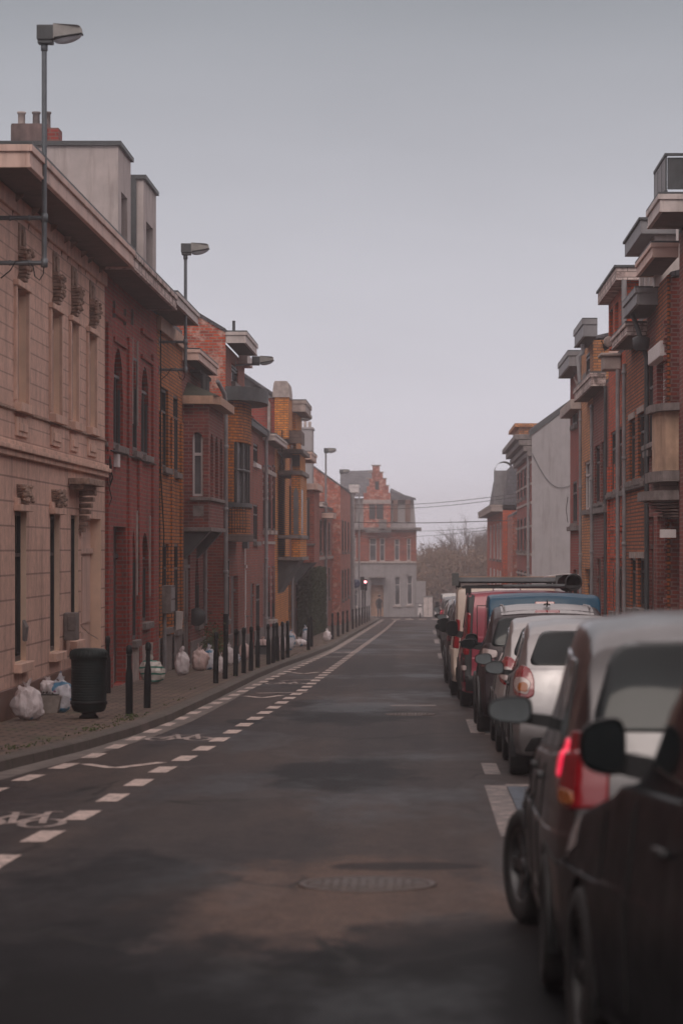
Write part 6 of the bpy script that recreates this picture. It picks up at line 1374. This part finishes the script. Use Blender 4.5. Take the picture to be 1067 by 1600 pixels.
def build_car(name, S, x_left, d_rear, label, cat, paintm, group=None, steer=0):
    """x_left: world X of the left body side, d_rear: distance of the rear bumper"""
    C_ = Car(S); hw = C_.hw; X = x_left + hw
    o = bpy.data.objects.new(name, None); COL.objects.link(o); o['org'] = (0, 0, 0); tag(o, label, cat, group)
    slope = math.atan(G); o.location = (X, d_rear, gz(d_rear)); o.rotation_euler = (-slope, 0, 0)
    mb = MB(); mb.add(C_.v, C_.f, True); mb.build('body', paintm, o)
    wr = C_.wr; r_ = S['wr']
    mb = MB()
    for a in S['axles']:
        for sd in (-1, 1):
            x0 = sd * (hw - .005); x1 = sd * (hw - .34); n = 26; v = []
            for i in range(n + 1):
                q = -.35 + (math.pi + .7) * i / n; v += [(x0, a + wr * math.cos(q), r_ + wr * math.sin(q)), (x1, a + wr * math.cos(q), r_ + wr * math.sin(q))]
            mb.add(v, [(2 * i, 2 * i + 1, 2 * i + 3, 2 * i + 2) for i in range(n)], True); mb.add([v[2 * i + 1] for i in range(n + 1)], [tuple(range(n + 1))])
            if S.get('lip', True): mb.tube([(sd * (hw - .012), a + (wr + .004) * math.cos(q), r_ + (wr + .004) * math.sin(q)) for q in [-.15 + (math.pi + .3) * i / 24 for i in range(25)]], S.get('lipr', .014), 6)
    mb.box(-hw + .36, hw - .36, .3, S['L'] - .3, S.get('zb', .2) - .04, S.get('zb', .2) + .03)
    mb.build('wheel_arch', M['trim'], o)
    for i, a in enumerate(S['axles']):
        for sd in (-1, 1): wheel(o, sd * (hw - .10 - (.0 if not steer or i == 0 else -.03)), a, r_, sd, steer if i == 1 else 0, S.get('ww', .2), S.get('rim', 'alloy'), S.get('spokes', 5))
    for (nm, ang, mat, polys) in S['patches']:
        for poly in polys:
            for sd in ((0, 1) if ang != 0 or nm in S.get('mir', ()) else (0,)):
                mb = MB(); p = rp(poly, S.get('rad', {}).get(nm, .03)); C_.patch(mb, p, ang, side=sd, off=S.get('off', {}).get(mat, .009)); mb.build(nm, M[mat], o)
    side_mirror(o, -hw - S.get('mo', .10), S['my'], S['mz'], -1, S.get('mw', .2), S.get('mh', .14), S.get('mbody', 'trim'), S.get('mtall', 0)); side_mirror(o, hw + S.get('mo', .10), S['my'], S['mz'], 1, S.get('mw', .2), S.get('mh', .14), S.get('mbody', 'trim'), S.get('mtall', 0))
    for f_ in S.get('extra', ()): f_(o, C_, S)
    return o
def plate(z, w_=.52, y=None):
    def f(o, C_, S):
        q = C_.hit((0, -2, z), (0, 1, 0)); mb = MB(); mb.box(-w_ / 2, w_ / 2, q.y - .03, q.y - .004, z - .055, z + .055); mb.build('number_plate', M['plate'], o, .004)
    return f
def seam(ang, lines, r_=.007):
    def f(o, C_, S):
        for sd in (-1, 1):
            mb = MB()
            for ln in lines:
                pts = []
                for (a, z) in ln:
                    q = C_.hit((-sd * -6 * 1 if False else sd * 6, a, z), (-sd, 0, 0)) if ang == 90 else C_.hit((a * sd, -3, z), (0, 1, 0))
                    if q: pts.append(q + (Vector((sd * .002, 0, 0)) if ang == 90 else Vector((0, -.002, 0))))
                if len(pts) > 1: mb.tube(pts, r_, 5)
            if mb.v: mb.build('panel_seam', M['dark'], o)
    return f
def lin(a, b_, n=10): return [(a[0] + (b_[0] - a[0]) * i / n, a[1] + (b_[1] - a[1]) * i / n) for i in range(n + 1)]
def handle(y, z):
    def f(o, C_, S):
        for yy in (y if isinstance(y, (list, tuple)) else [y]):
            for sd in (-1, 1):
                q = C_.hit((sd * 6, yy, z), (-sd, 0, 0)); 
                if q: mb = MB(); mb.box(q.x, q.x + sd * .035, yy - .09, yy + .09, z - .015, z + .015); mb.build('door_handle', M['trim'], o, .01)
    return f
def wiper(x0, x1, z, dz=.02):
    def f(o, C_, S):
        a, b_ = C_.hit((x0, -2, z), (0, 1, 0)), C_.hit((x1, -2, z + dz), (0, 1, 0))
        if a and b_: mb = MB(); mb.tube([a + Vector((0, -.03, 0)), b_ + Vector((0, -.02, 0))], .012, 6); mb.lathe(tuple(a + Vector((0, -.03, 0))), [(0, -.03), (.03, -.02), (.03, .03)], 10, 'y'); mb.build('rear_wiper', M['trim'], o)
    return f
def exhaust(x, z=.26):
    def f(o, C_, S):
        mb = MB(); mb.tube([(x, .02, z), (x, .4, z)], .03, 10); mb.build('exhaust_pipe', M['galv'], o)
    return f
def spoiler(z, wd, dp, mat=None, th=.03):
    def f(o, C_, S):
        q = C_.hit((0, -2, z), (0, 1, 0)); mb = MB(); n = 12; v = []
        for i in range(n + 1):
            x = -wd / 2 + wd * i / n; k = 1 - abs(2 * i / n - 1) ** 4 * .5
            v += [(x, q.y - dp * k, z + th * .2), (x, q.y - dp * k, z - th * .6), (x, q.y + .25, z + th * 1.9), (x, q.y + .06, z - th)]
        mb.add(v, [(4 * i + a, 4 * i + b_, 4 * i + 4 + b_, 4 * i + 4 + a) for i in range(n) for a, b_ in ((0, 2), (0, 1), (1, 3))] , True); mb.build('roof_spoiler', mat or o.children[0].data.materials[0], o)
    return f

# --- A: dark grey metallic people carrier, nearest complete car
A = dict(L=4.35, W=1.79, H=1.72, zb=.20, wr=.315, axles=[.80, 3.52], ww=.215, spokes=5, rr=.13,
    top=[(0, 1.60), (.05, 1.665), (.2, 1.715), (.42, 1.72), (.58, 1.66), (.70, 1.42), (.80, 1.14), (.9, 1.02), (1, .86)],
    belt=[(0, 1.10), (.3, 1.04), (.7, .98), (1, .80)], gw=[(0, .80), (.3, .79), (.6, .76), (.75, .78), (1, .80)], plan=[(0, .90), (.06, .965), (.2, 1), (.8, .995), (.93, .93), (1, .80)],
    tail=[(.2, .10), (.45, .0), (.62, .02), (.95, .07), (1.15, .13), (1.45, .27), (1.65, .42), (1.75, .5)], nose=[(.2, .1), (.5, 0), (.8, .1), (1.2, .3), (1.8, .3)],
    patches=[('rear_window', 0, 'carglass', [[(-.72, 1.20), (.72, 1.20), (.60, 1.58), (-.60, 1.58)]]),
             ('side_window', 90, 'carglass', [[(-.62, 1.10), (-1.42, 1.06), (-1.42, 1.50), (-.92, 1.50)], [(-1.47, 1.06), (-2.28, 1.03), (-2.28, 1.53), (-1.47, 1.51)], [(-2.33, 1.03), (-3.05, 1.01), (-2.66, 1.46), (-2.33, 1.53)]]),
             ('tail_light', 32, 'l_red', [[(-.955, .93), (-.80, .86), (-.56, .88), (-.58, 1.10), (-.72, 1.20), (-.90, 1.19), (-.95, 1.1)]]),
             ('tail_lamp_glow', 32, 'l_redlit', [[(-.94, .99), (-.885, .99), (-.87, 1.15), (-.915, 1.16), (-.935, 1.12)]]), ('indicator', 32, 'l_orange', [[(-.88, .905), (-.80, .88), (-.70, .89), (-.72, .94), (-.86, .95)]]),
             ('bumper_trim', 0, 'trim', [[(-.78, .26), (.78, .26), (.72, .42), (-.72, .42)]]), ('reflector', 0, 'l_red', [[(-.74, .46), (-.58, .46), (-.58, .50), (-.74, .50)]]),
             ('third_brake_light', 0, 'l_dark', [[(-.14, 1.575), (.14, 1.575), (.14, 1.60), (-.14, 1.60)]])],
    off={'l_redlit': .016, 'l_orange': .016}, my=2.62, mz=1.20, mw=.23, mh=.135, mbody='trim', rad={'rear_window': .09, 'side_window': .05, 'tail_light': .05},
    extra=[plate(.78), handle([1.55, 2.45], .93), wiper(.0, -.32, 1.165), seam(90, [lin((1.44, .35), (1.44, 1.05)), lin((2.31, .3), (2.31, 1.02)), lin((.75, .68), (.2, .62)), lin((3.05, .55), (3.05, .98))]), seam(0, [lin((0, .62), (.72, .62))])])
pA = paint('dark_grey_metallic_paint', (.085, .08, .083), .75, .25)
carA = build_car('people_carrier', A, .55, 12.95, 'dark grey metallic people carrier with turned front wheel, nearest whole car', 'car', pA, steer=14)
# --- B: silver hatchback
B = dict(L=4.0, W=1.74, H=1.55, zb=.21, wr=.31, axles=[.62, 3.20], ww=.19, rr=.11,
    top=[(0, 1.44), (.05, 1.50), (.25, 1.55), (.42, 1.55), (.58, 1.48), (.71, 1.2), (.78, 1.05), (.9, .95), (1, .78)],
    belt=[(0, 1.05), (.3, .99), (.7, .93), (1, .72)], gw=[(0, .80), (.3, .78), (.6, .76), (.75, .78), (1, .8)], plan=[(0, .91), (.06, .97), (.2, 1), (.8, .995), (.93, .93), (1, .80)],
    tail=[(.2, .10), (.45, .0), (.62, .02), (.85, .07), (1.0, .12), (1.3, .30), (1.5, .45), (1.6, .52)], nose=[(.2, .1), (.5, 0), (.8, .1), (1.2, .3), (1.8, .3)],
    patches=[('rear_window', 0, 'carglass', [[(-.69, 1.10), (.69, 1.10), (.56, 1.43), (-.56, 1.43)]]),
             ('side_window', 90, 'carglass', [[(-.66, 1.08), (-1.32, 1.01), (-1.32, 1.38), (-1.0, 1.36)], [(-1.37, 1.01), (-2.08, .98), (-2.08, 1.41), (-1.37, 1.39)], [(-2.13, .98), (-2.82, .96), (-2.42, 1.34), (-2.13, 1.41)]]),
             ('tail_light', 28, 'l_red', [[(-.965, .90), (-.86, .82), (-.66, .77), (-.575, .80), (-.60, .98), (-.68, 1.09), (-.82, 1.10), (-.93, 1.02)]]),
             ('reversing_light', 28, 'l_clear', [[(-.88, .92), (-.80, .85), (-.64, .81), (-.62, .93), (-.70, .98), (-.84, .98)]]), ('indicator', 28, 'l_orange', [[(-.76, .89), (-.72, .85), (-.645, .83), (-.645, .91), (-.70, .94)]]),
             ('bumper_trim', 0, 'trim', [[(-.74, .26), (.74, .26), (.66, .40), (-.66, .40)]]), ('third_brake_light', 0, 'l_dark', [[(-.12, 1.445), (.12, 1.445), (.12, 1.47), (-.12, 1.47)]])],
    off={'l_clear': .016, 'l_orange': .023}, my=2.44, mz=1.02, mw=.2, mh=.13, mbody='trim', rad={'rear_window': .08, 'side_window': .05, 'tail_light': .06},
    extra=[plate(.62), handle([1.45, 2.25], .88), wiper(.0, -.28, 1.09), seam(90, [lin((1.34, .35), (1.34, 1.0)), lin((2.1, .3), (2.1, .98))]), seam(0, [lin((0, .55), (.7, .55))]), exhaust(-.5)])
pSil = paint('silver_metallic_paint', (.30, .285, .29), .6, .3)
carB = build_car('hatchback', B, .86, 29.45, 'silver hatchback with rounded red and orange tail lights', 'car', pSil)
B2 = dict(B); B2['L'] = 3.85; B2['extra'] = B['extra'][:4]
B2['patches'] = [p for p in B['patches'] if p[0] not in ('indicator',)]
carC = build_car('hatchback', B2, .83, 33.75, 'second silver hatchback, squeezed in just ahead of the first one', 'car', paint('light_silver_paint', (.36, .34, .34), .45, .3))
# --- D: dark brown suv with silver spoiler edge
D = dict(B); D.update(L=3.95, W=1.80, H=1.63, axles=[.66, 3.2], wr=.335, ww=.22,
    top=[(0, 1.53), (.05, 1.60), (.25, 1.66), (.42, 1.66), (.58, 1.58), (.71, 1.28), (.78, 1.12), (.9, 1.02), (1, .82)], belt=[(0, 1.15), (.3, 1.08), (.7, 1.0), (1, .8)],
    tail=[(.2, .10), (.45, .0), (.62, .02), (.95, .05), (1.15, .10), (1.45, .25), (1.6, .36), (1.7, .42)],
    patches=[('rear_window', 0, 'carglass', [[(-.75, 1.13), (.75, 1.13), (.63, 1.49), (-.63, 1.49)]]), ('side_window', 90, 'carglass', [[(-.6, 1.16), (-1.32, 1.1), (-1.32, 1.47), (-.9, 1.45)], [(-1.37, 1.1), (-2.08, 1.06), (-2.08, 1.5), (-1.37, 1.48)], [(-2.13, 1.06), (-2.82, 1.03), (-2.42, 1.44), (-2.13, 1.5)]]),
             ('tail_light', 28, 'l_clear', [[(-.97, 1.0), (-.80, .98), (-.60, .98), (-.60, 1.07), (-.8, 1.1), (-.94, 1.09)]]), ('tail_lens', 28, 'l_dark', [[(-.97, .88), (-.80, .86), (-.66, .88), (-.62, .97), (-.8, .97), (-.96, .98)]]),
             ('bumper_trim', 0, 'trim', [[(-.8, .26), (.8, .26), (.76, .5), (-.76, .5)]]), ('third_brake_light', 0, 'l_red', [[(-.16, 1.555), (.16, 1.555), (.16, 1.585), (-.16, 1.585)]])],
    extra=[plate(.8), handle([1.45, 2.25], .95), wiper(.0, -.28, 1.16), seam(90, [lin((1.34, .35), (1.34, 1.05)), lin((2.1, .3), (2.1, 1.0))])], my=2.5, mz=1.12, lipr=.03)
def silver_roof(o, C_, S):
    mb = MB(); n = 16; v = []
    for j in range(8):
        y = .34 + j * .22; zt = C_.hit((0, y, 5), (0, 0, -1))
        for i in range(n + 1):
            x = (-.60 + 1.2 * i / n); q = C_.hit((x, y, 5), (0, 0, -1)); v.append(q + Vector((0, 0, .008)) if q else Vector((x, y, 1.5)))
    mb.add(v, [(j * (n + 1) + i, j * (n + 1) + i + 1, (j + 1) * (n + 1) + i + 1, (j + 1) * (n + 1) + i) for j in range(7) for i in range(n)], True); mb.build('roof_panel', M['silverband'], o)
    mb = MB()
    for x in (-.56, .56): mb.tube([(x, .5, 1.62), (x, .7, 1.645), (x, 2.1, 1.655), (x, 2.4, 1.62)], .012, 8)
    mb.build('roof_rail', M['silverband'], o)
    mb = MB(); mb.tube([(0, .6, 1.64), (0, .45, 1.72)], .01, 6); mb.lathe((0, .62, 1.655), [(.05, 0), (.04, .02), (0, .03)], 12); mb.build('antenna', M['trim'], o)
D['extra'] = D['extra'] + [silver_roof]
carD = build_car('estate_car', D, .72, 38.65, 'dark brown tall estate car with pale roof and clear tail lamps', 'car', paint('dark_brown_metallic_paint', (.030, .021, .025), .15, .35))
# --- vans
def vanspec(L, W_, H, wr, ax, low=.0, **k):
    S = dict(L=L, W=W_, H=H, zb=.24, wr=wr, axles=ax, ww=.2, rr=.09, spokes=7, rim='trim',
        top=[(0, H - .05), (.03, H - .015), (.3, H), (.62, H - .01), (.76, H - .20), (.86, 1.28), (.93, 1.12), (1, .95)], belt=[(0, 1.12), (.6, 1.08), (.85, 1.0), (1, .85)],
        gw=[(0, .88), (.3, .885), (.7, .86), (.85, .84), (1, .8)], plan=[(0, .955), (.04, .985), (.15, 1), (.85, .995), (.95, .93), (1, .82)],
        tail=[(.2, .10), (.45, .0), (.6, .03), (1.0, .04), (1.5, .09), (H - .1, .17), (H, .22)], nose=[(.2, .1), (.5, 0), (.9, .08), (1.2, .25), (2.2, .3)],
        my=L * .72, mz=1.22, mw=.19, mh=.26, mtall=1, lipr=.03)
    S.update(k); return S
E = vanspec(4.1, 1.80, 1.82, .32, [.72, 3.35], mz=1.1, mh=.2,
    patches=[('rear_window', 0, 'carglass', [[(-.66, 1.12), (.66, 1.12), (.62, 1.55), (-.62, 1.55)]]), ('side_window', 90, 'carglass', [[(-.35, 1.12), (-1.4, 1.12), (-1.4, 1.6), (-.5, 1.6)], [(-1.5, 1.12), (-2.4, 1.1), (-2.4, 1.6), (-1.5, 1.6)], [(-2.45, 1.1), (-3.1, 1.06), (-2.75, 1.52), (-2.45, 1.58)]]),
             ('tail_light', 24, 'l_red', [[(-.95, .86), (-.70, .84), (-.70, 1.25), (-.86, 1.30), (-.94, 1.2)]]), ('third_brake_light', 0, 'l_red', [[(-.14, 1.65), (.14, 1.65), (.14, 1.69), (-.14, 1.69)]]), ('bumper_trim', 0, 'trim', [[(-.8, .28), (.8, .28), (.8, .55), (-.8, .55)]])],
    extra=[plate(.75), handle([1.6, 2.55], 1.0), seam(90, [lin((1.45, .4), (1.45, 1.7))])])
pBlue = paint('petrol_blue_paint', (.002, .055, .11), .0, .4)
carE = build_car('small_van', E, .84, 42.75, 'petrol blue small van behind the dark brown estate car', 'van', pBlue)
F_ = vanspec(5.0, 1.95, 1.86, .335, [.95, 4.05], patches=[('corner_trim', 20, 'trim', [[(-1.03, .42), (-.76, .42), (-.76, 1.78), (-.94, 1.80), (-1.02, 1.5)]]), ('tail_light', 20, 'l_red', [[(-.98, .86), (-.80, .84), (-.79, 1.50), (-.95, 1.52)]]), ('tail_lens', 20, 'l_clear', [[(-.96, .98), (-.82, .98), (-.82, 1.10), (-.95, 1.10)], [(-.96, .60), (-.84, .60), (-.84, .68), (-.95, .68)]]),
        ('door_panel', 0, None, []), ('bumper_trim', 0, 'trim', [[(-.9, .28), (.9, .28), (.9, .52), (-.9, .52)]]), ('side_window', 90, 'carglass', [[(-3.3, 1.1), (-4.1, 1.06), (-3.75, 1.62), (-3.3, 1.66)]])],
    off={'l_clear': .018, 'l_red': .012}, extra=[plate(.72), handle([3.1], 1.0), seam(0, [lin((0, .55), (0, 1.8)), lin((.12, 1.0), (.12, 1.62)) + lin((.12, 1.62), (.72, 1.62)) + lin((.72, 1.62), (.72, 1.0)) + lin((.72, 1.0), (.12, 1.0))], .006), seam(90, [lin((3.25, .4), (3.25, 1.7)), lin((.05, .95), (3.2, .95), 30)])])
def rack(H, tube_=True, col='trim'):
    def f(o, C_, S):
        mb = MB(); hw = C_.hw
        for y in (.35, 1.9, 3.2):
            mb.box(-hw + .06, hw - .06, y, y + .06, H + .035, H + .08)
            for x in (-hw + .12, hw - .16): mb.box(x, x + .05, y + .005, y + .055, H - .08, H + .034)
        r_ = mb.build('roof_rack', M[col], o)
        if tube_:
            x = hw - .16; mb = MB(); mb.lathe((x, .32, H + .13), [(.13, 0), (.13, 2.9)], 24, 'y'); mb.lathe((x, .32, H + .13), [(.115, 0), (.13, 0)], 24, 'y'); mb.lathe((x, .32, H + .13), [(.115, 0), (.115, .9), (0, .9)], 24, 'y')
            for k in range(14): mb.lathe((x, .36 + k * .2, H + .13), [(.13, 0), (.14, .01), (.13, .02)], 24, 'y')
            mb.build('pipe_carrier', M['trim'], r_)
            mb = MB(); mb.tube([(-.3, .30, H + .06), (hw - .3, .30, H + .07)], .035, 10); mb.build('roller_bar', M['lead'], r_)
            mb = MB(); q_ = [(.42 + .06 * k, H + .20 + .07 * math.sin(math.pi * (.15 + .07 * k))) for k in range(9)]; mb.prism(q_ + [(a, b_ - .015) for a, b_ in q_[::-1]], .45, 2.4, 'y'); mb.build('curved_board', M['white'], r_)
        else:
            mb = MB(); mb.prism([(.2, H + .06), (.3, H + .13), (3.3, H + .13), (3.3, H + .09), (.2, H + .045)], -hw + .1, hw - .1, 'x'); mb.build('ladder_board', M['lead'], r_, .01)
            mb = MB(); mb.box(-hw + .12, hw - .12, .34, 3.25, H + .132, H + .145); mb.build('load_boards', M['tan'], r_)
            mb = MB(); mb.prism([(.1, H - .02), (.16, H + .2), (.2, H + .2), (.25, H - .02)], -hw + .02, -hw + .14, 'x'); mb.prism([(.1, H - .02), (.16, H + .17), (.2, H + .17), (.25, H - .02)], hw - .12, hw - .02, 'x'); mb.build('end_stop', M['trim'], r_)
    return f
F_['patches'] = [p for p in F_['patches'] if p[2]]
F_['extra'].append(rack(1.86))
carF = build_car('panel_van', F_, .60, 47.3, 'red panel van with black pipe carrier and rack on its roof', 'van', paint('raspberry_red_paint', (.26, .022, .045), .1, .35))
G_ = vanspec(5.0, 1.97, 1.97, .335, [.95, 4.05], patches=[('tail_light', 20, 'l_red', [[(-.99, .86), (-.80, .84), (-.79, 1.35), (-.96, 1.37)]]), ('rear_window', 0, 'carglass', [[(-.78, 1.2), (-.1, 1.2), (-.1, 1.65), (-.72, 1.65)], [(.78, 1.2), (.1, 1.2), (.1, 1.65), (.72, 1.65)]]), ('third_brake_light', 0, 'l_dark', [[(-.25, 1.86), (.25, 1.86), (.25, 1.92), (-.25, 1.92)]]), ('bumper_trim', 0, 'trim', [[(-.9, .28), (.9, .28), (.9, .52), (-.9, .52)]]), ('side_window', 90, 'carglass', [[(-3.3, 1.1), (-4.1, 1.06), (-3.75, 1.62), (-3.3, 1.66)]])],
    extra=[plate(.72), seam(0, [lin((0, .55), (0, 1.9))], .006), handle([3.1], 1.0), rack(1.97, False)])
carG = build_car('panel_van', G_, .50, 53.0, 'cream panel van with boards on its roof rack', 'van', paint('cream_van_paint', (.50, .40, .34), .0, .4))
# --- the dark car cut by the frame: only its front left, mirror and pillar are in view
K = dict(L=4.5, W=1.84, H=1.72, zb=.20, wr=.34, axles=[.9, 3.6], ww=.22, rr=.12, spokes=5, rim='trim',
    top=[(0, 1.55), (.05, 1.64), (.18, 1.70), (.30, 1.70), (.39, 1.64), (.52, 1.46), (.63, 1.24), (.70, 1.14), (.76, 1.10), (.85, 1.04), (.93, .98), (1, .86)],
    belt=[(0, 1.17), (.3, 1.13), (.7, 1.07), (1, .84)], gw=[(0, .80), (.3, .86), (.6, .87), (.7, .87), (1, .84)], plan=[(0, .90), (.06, .965), (.2, 1), (.82, 1), (.95, .985), (1, .88)],
    tail=A['tail'], nose=[(.2, .1), (.5, 0), (.8, .08), (1.2, .25), (1.8, .3)],
    patches=[('side_window', 90, 'carglass', [[(-.75, 1.16), (-1.55, 1.12), (-1.55, 1.50), (-1.1, 1.50)], [(-1.58, 1.17), (-2.38, 1.21), (-2.1, 1.41), (-1.75, 1.54), (-1.6, 1.54)]]), ('rear_window', 0, 'carglass', [[(-.6, 1.15), (.6, 1.15), (.54, 1.5), (-.54, 1.5)]]),
             ('bumper_trim', 0, 'trim', [[(-.78, .26), (.78, .26), (.72, .42), (-.72, .42)]])],
    mo=.01, my=2.85, mz=1.25, mw=.165, mh=.195, mbody='trim', off={}, extra=[seam(90, [lin((2.43, .35), (2.43, 1.08)), lin((3.12, .75), (3.12, 1.0))]), handle([2.65 - .9], .96)])
def headlight(o, C_, S):
    mb = MB()
    for sd in (-1, 1):
        v = []
        for i in range(9):
            for j in range(5):
                y = 3.85 + i * .06; z = .72 + j * .04 + (8 - i) * .012; q = C_.hit((sd * 6, y, z), (-sd, 0, 0)); v.append(q + Vector((sd * .006, 0, 0)) if q else Vector((sd * .7, y, z)))
        mb.add(v, [(i * 5 + j, i * 5 + j + 1, (i + 1) * 5 + j + 1, (i + 1) * 5 + j) for i in range(8) for j in range(4)], True)
    mb.build('headlight', M['l_clear'], o)
K['extra'].append(headlight)
carK = build_car('dark_suv', K, .91, 8.1, 'near black car cut by the frame edge, its big wing mirror in view', 'car', paint('black_metallic_paint', (.006, .008, .010), .0, .3))
carK.rotation_euler.z = R(5)
for q in [q for c_ in (carK, carD, carE, carF, carG) for q in c_.children_recursive]:
    if q.name.startswith('mirror_glass'): q.data.materials[0] = M['carglass']
for m_, cw, sp_ in (('black_metallic_paint', .04, .12), ('dark_grey_metallic_paint', .3, .5), ('petrol_blue_paint', .1, .3), ('dark_brown_metallic_paint', .08, .2)):
    b = bpy.data.materials[m_].node_tree.nodes['Principled BSDF']; b.inputs['Coat Weight'].default_value = cw; b.inputs['Specular IOR Level'].default_value = sp_
# --- smaller cars along the row to the corner: copies of the built kinds
def recar(src, d, x, label, pm, cat='car'):
    hw = {'v': .98, 'c': .9}['v' if src in (carF, carG, carE) else 'c']
    c = copy_tree(src, (x + hw, d, gz(d))); 
    c['category'] = cat
    for ch in c.children:
        if ch.name.startswith('body'):
            ch.data = ch.data.copy(); ch.data.materials[0] = pm
    c['label'] = label; c['group'] = 'cars parked along the right kerb'; return c
for c_ in (carA, carB, carC, carD, carE, carF, carG, carK): c_['group'] = 'cars parked along the right kerb'
pm = [paint('far_dark_paint', (.05, .045, .05), .4), paint('far_grey_paint', (.16, .15, .16), .4), paint('far_white_paint', (.5, .48, .48), 0), paint('far_blue_paint', (.03, .06, .12), .3)]
for (src, d, x, k, lab, cat) in ((carD, 60.3, .46, 0, 'dark car, first one beyond the cream van', 'car'), (carB, 65.6, .58, 1, 'grey hatchback two cars beyond the cream van', 'car'), (carD, 71, .55, 0, 'dark tall car, third one beyond the cream van', 'car'), (carA, 76.5, .60, 3, 'dark blue car, fourth one beyond the cream van', 'car'),
                  (carB, 83, .58, 0, 'dark hatchback seen as a sliver beyond the vans', 'car'), (carD, 92, .58, 1, 'grey tall car far beyond the vans', 'car'), (carB, 104, .60, 2, 'white hatchback far down the right kerb', 'car'), (carA, 120, .66, 0, 'dark people carrier far down the right kerb', 'car'),
                  (carB, 138, .75, 1, 'grey hatchback far down the row, before the last van', 'car'), (carD, 158, .85, 0, 'dark tall car second from the end of the row', 'car'), (carF, 176, .95, 2, 'white van at the far end of the right row', 'van')):
    c = recar(src, d, x, lab, pm[k], cat)
    if src is carF:
        for ch in list(c.children):
            if ch.name.startswith('roof_rack'):
                for g in list(ch.children): bpy.data.objects.remove(g)
                bpy.data.objects.remove(ch)

# ================================================================ AIR
mb = MB(); mb.box(-255, 255, -62, 650, -5.2, 12.2); m = bpy.data.materials.new('haze_air'); m.use_nodes = True; t = m.node_tree; t.nodes.clear()
ov = t.nodes.new('ShaderNodeOutputMaterial'); pv = t.nodes.new('ShaderNodeVolumePrincipled'); pv.inputs['Density'].default_value = .0014; pv.inputs['Color'].default_value = (.97, .94, .98, 1); pv.inputs['Anisotropy'].default_value = .45
t.links.new(pv.outputs[0], ov.inputs['Volume']); tag(mb.build('haze', m), 'thin grey morning fog filling the whole street', None, None, 'stuff')
for o in bpy.data.objects:
    if 'org' in o: del o['org']
print('objects', len(bpy.data.objects))
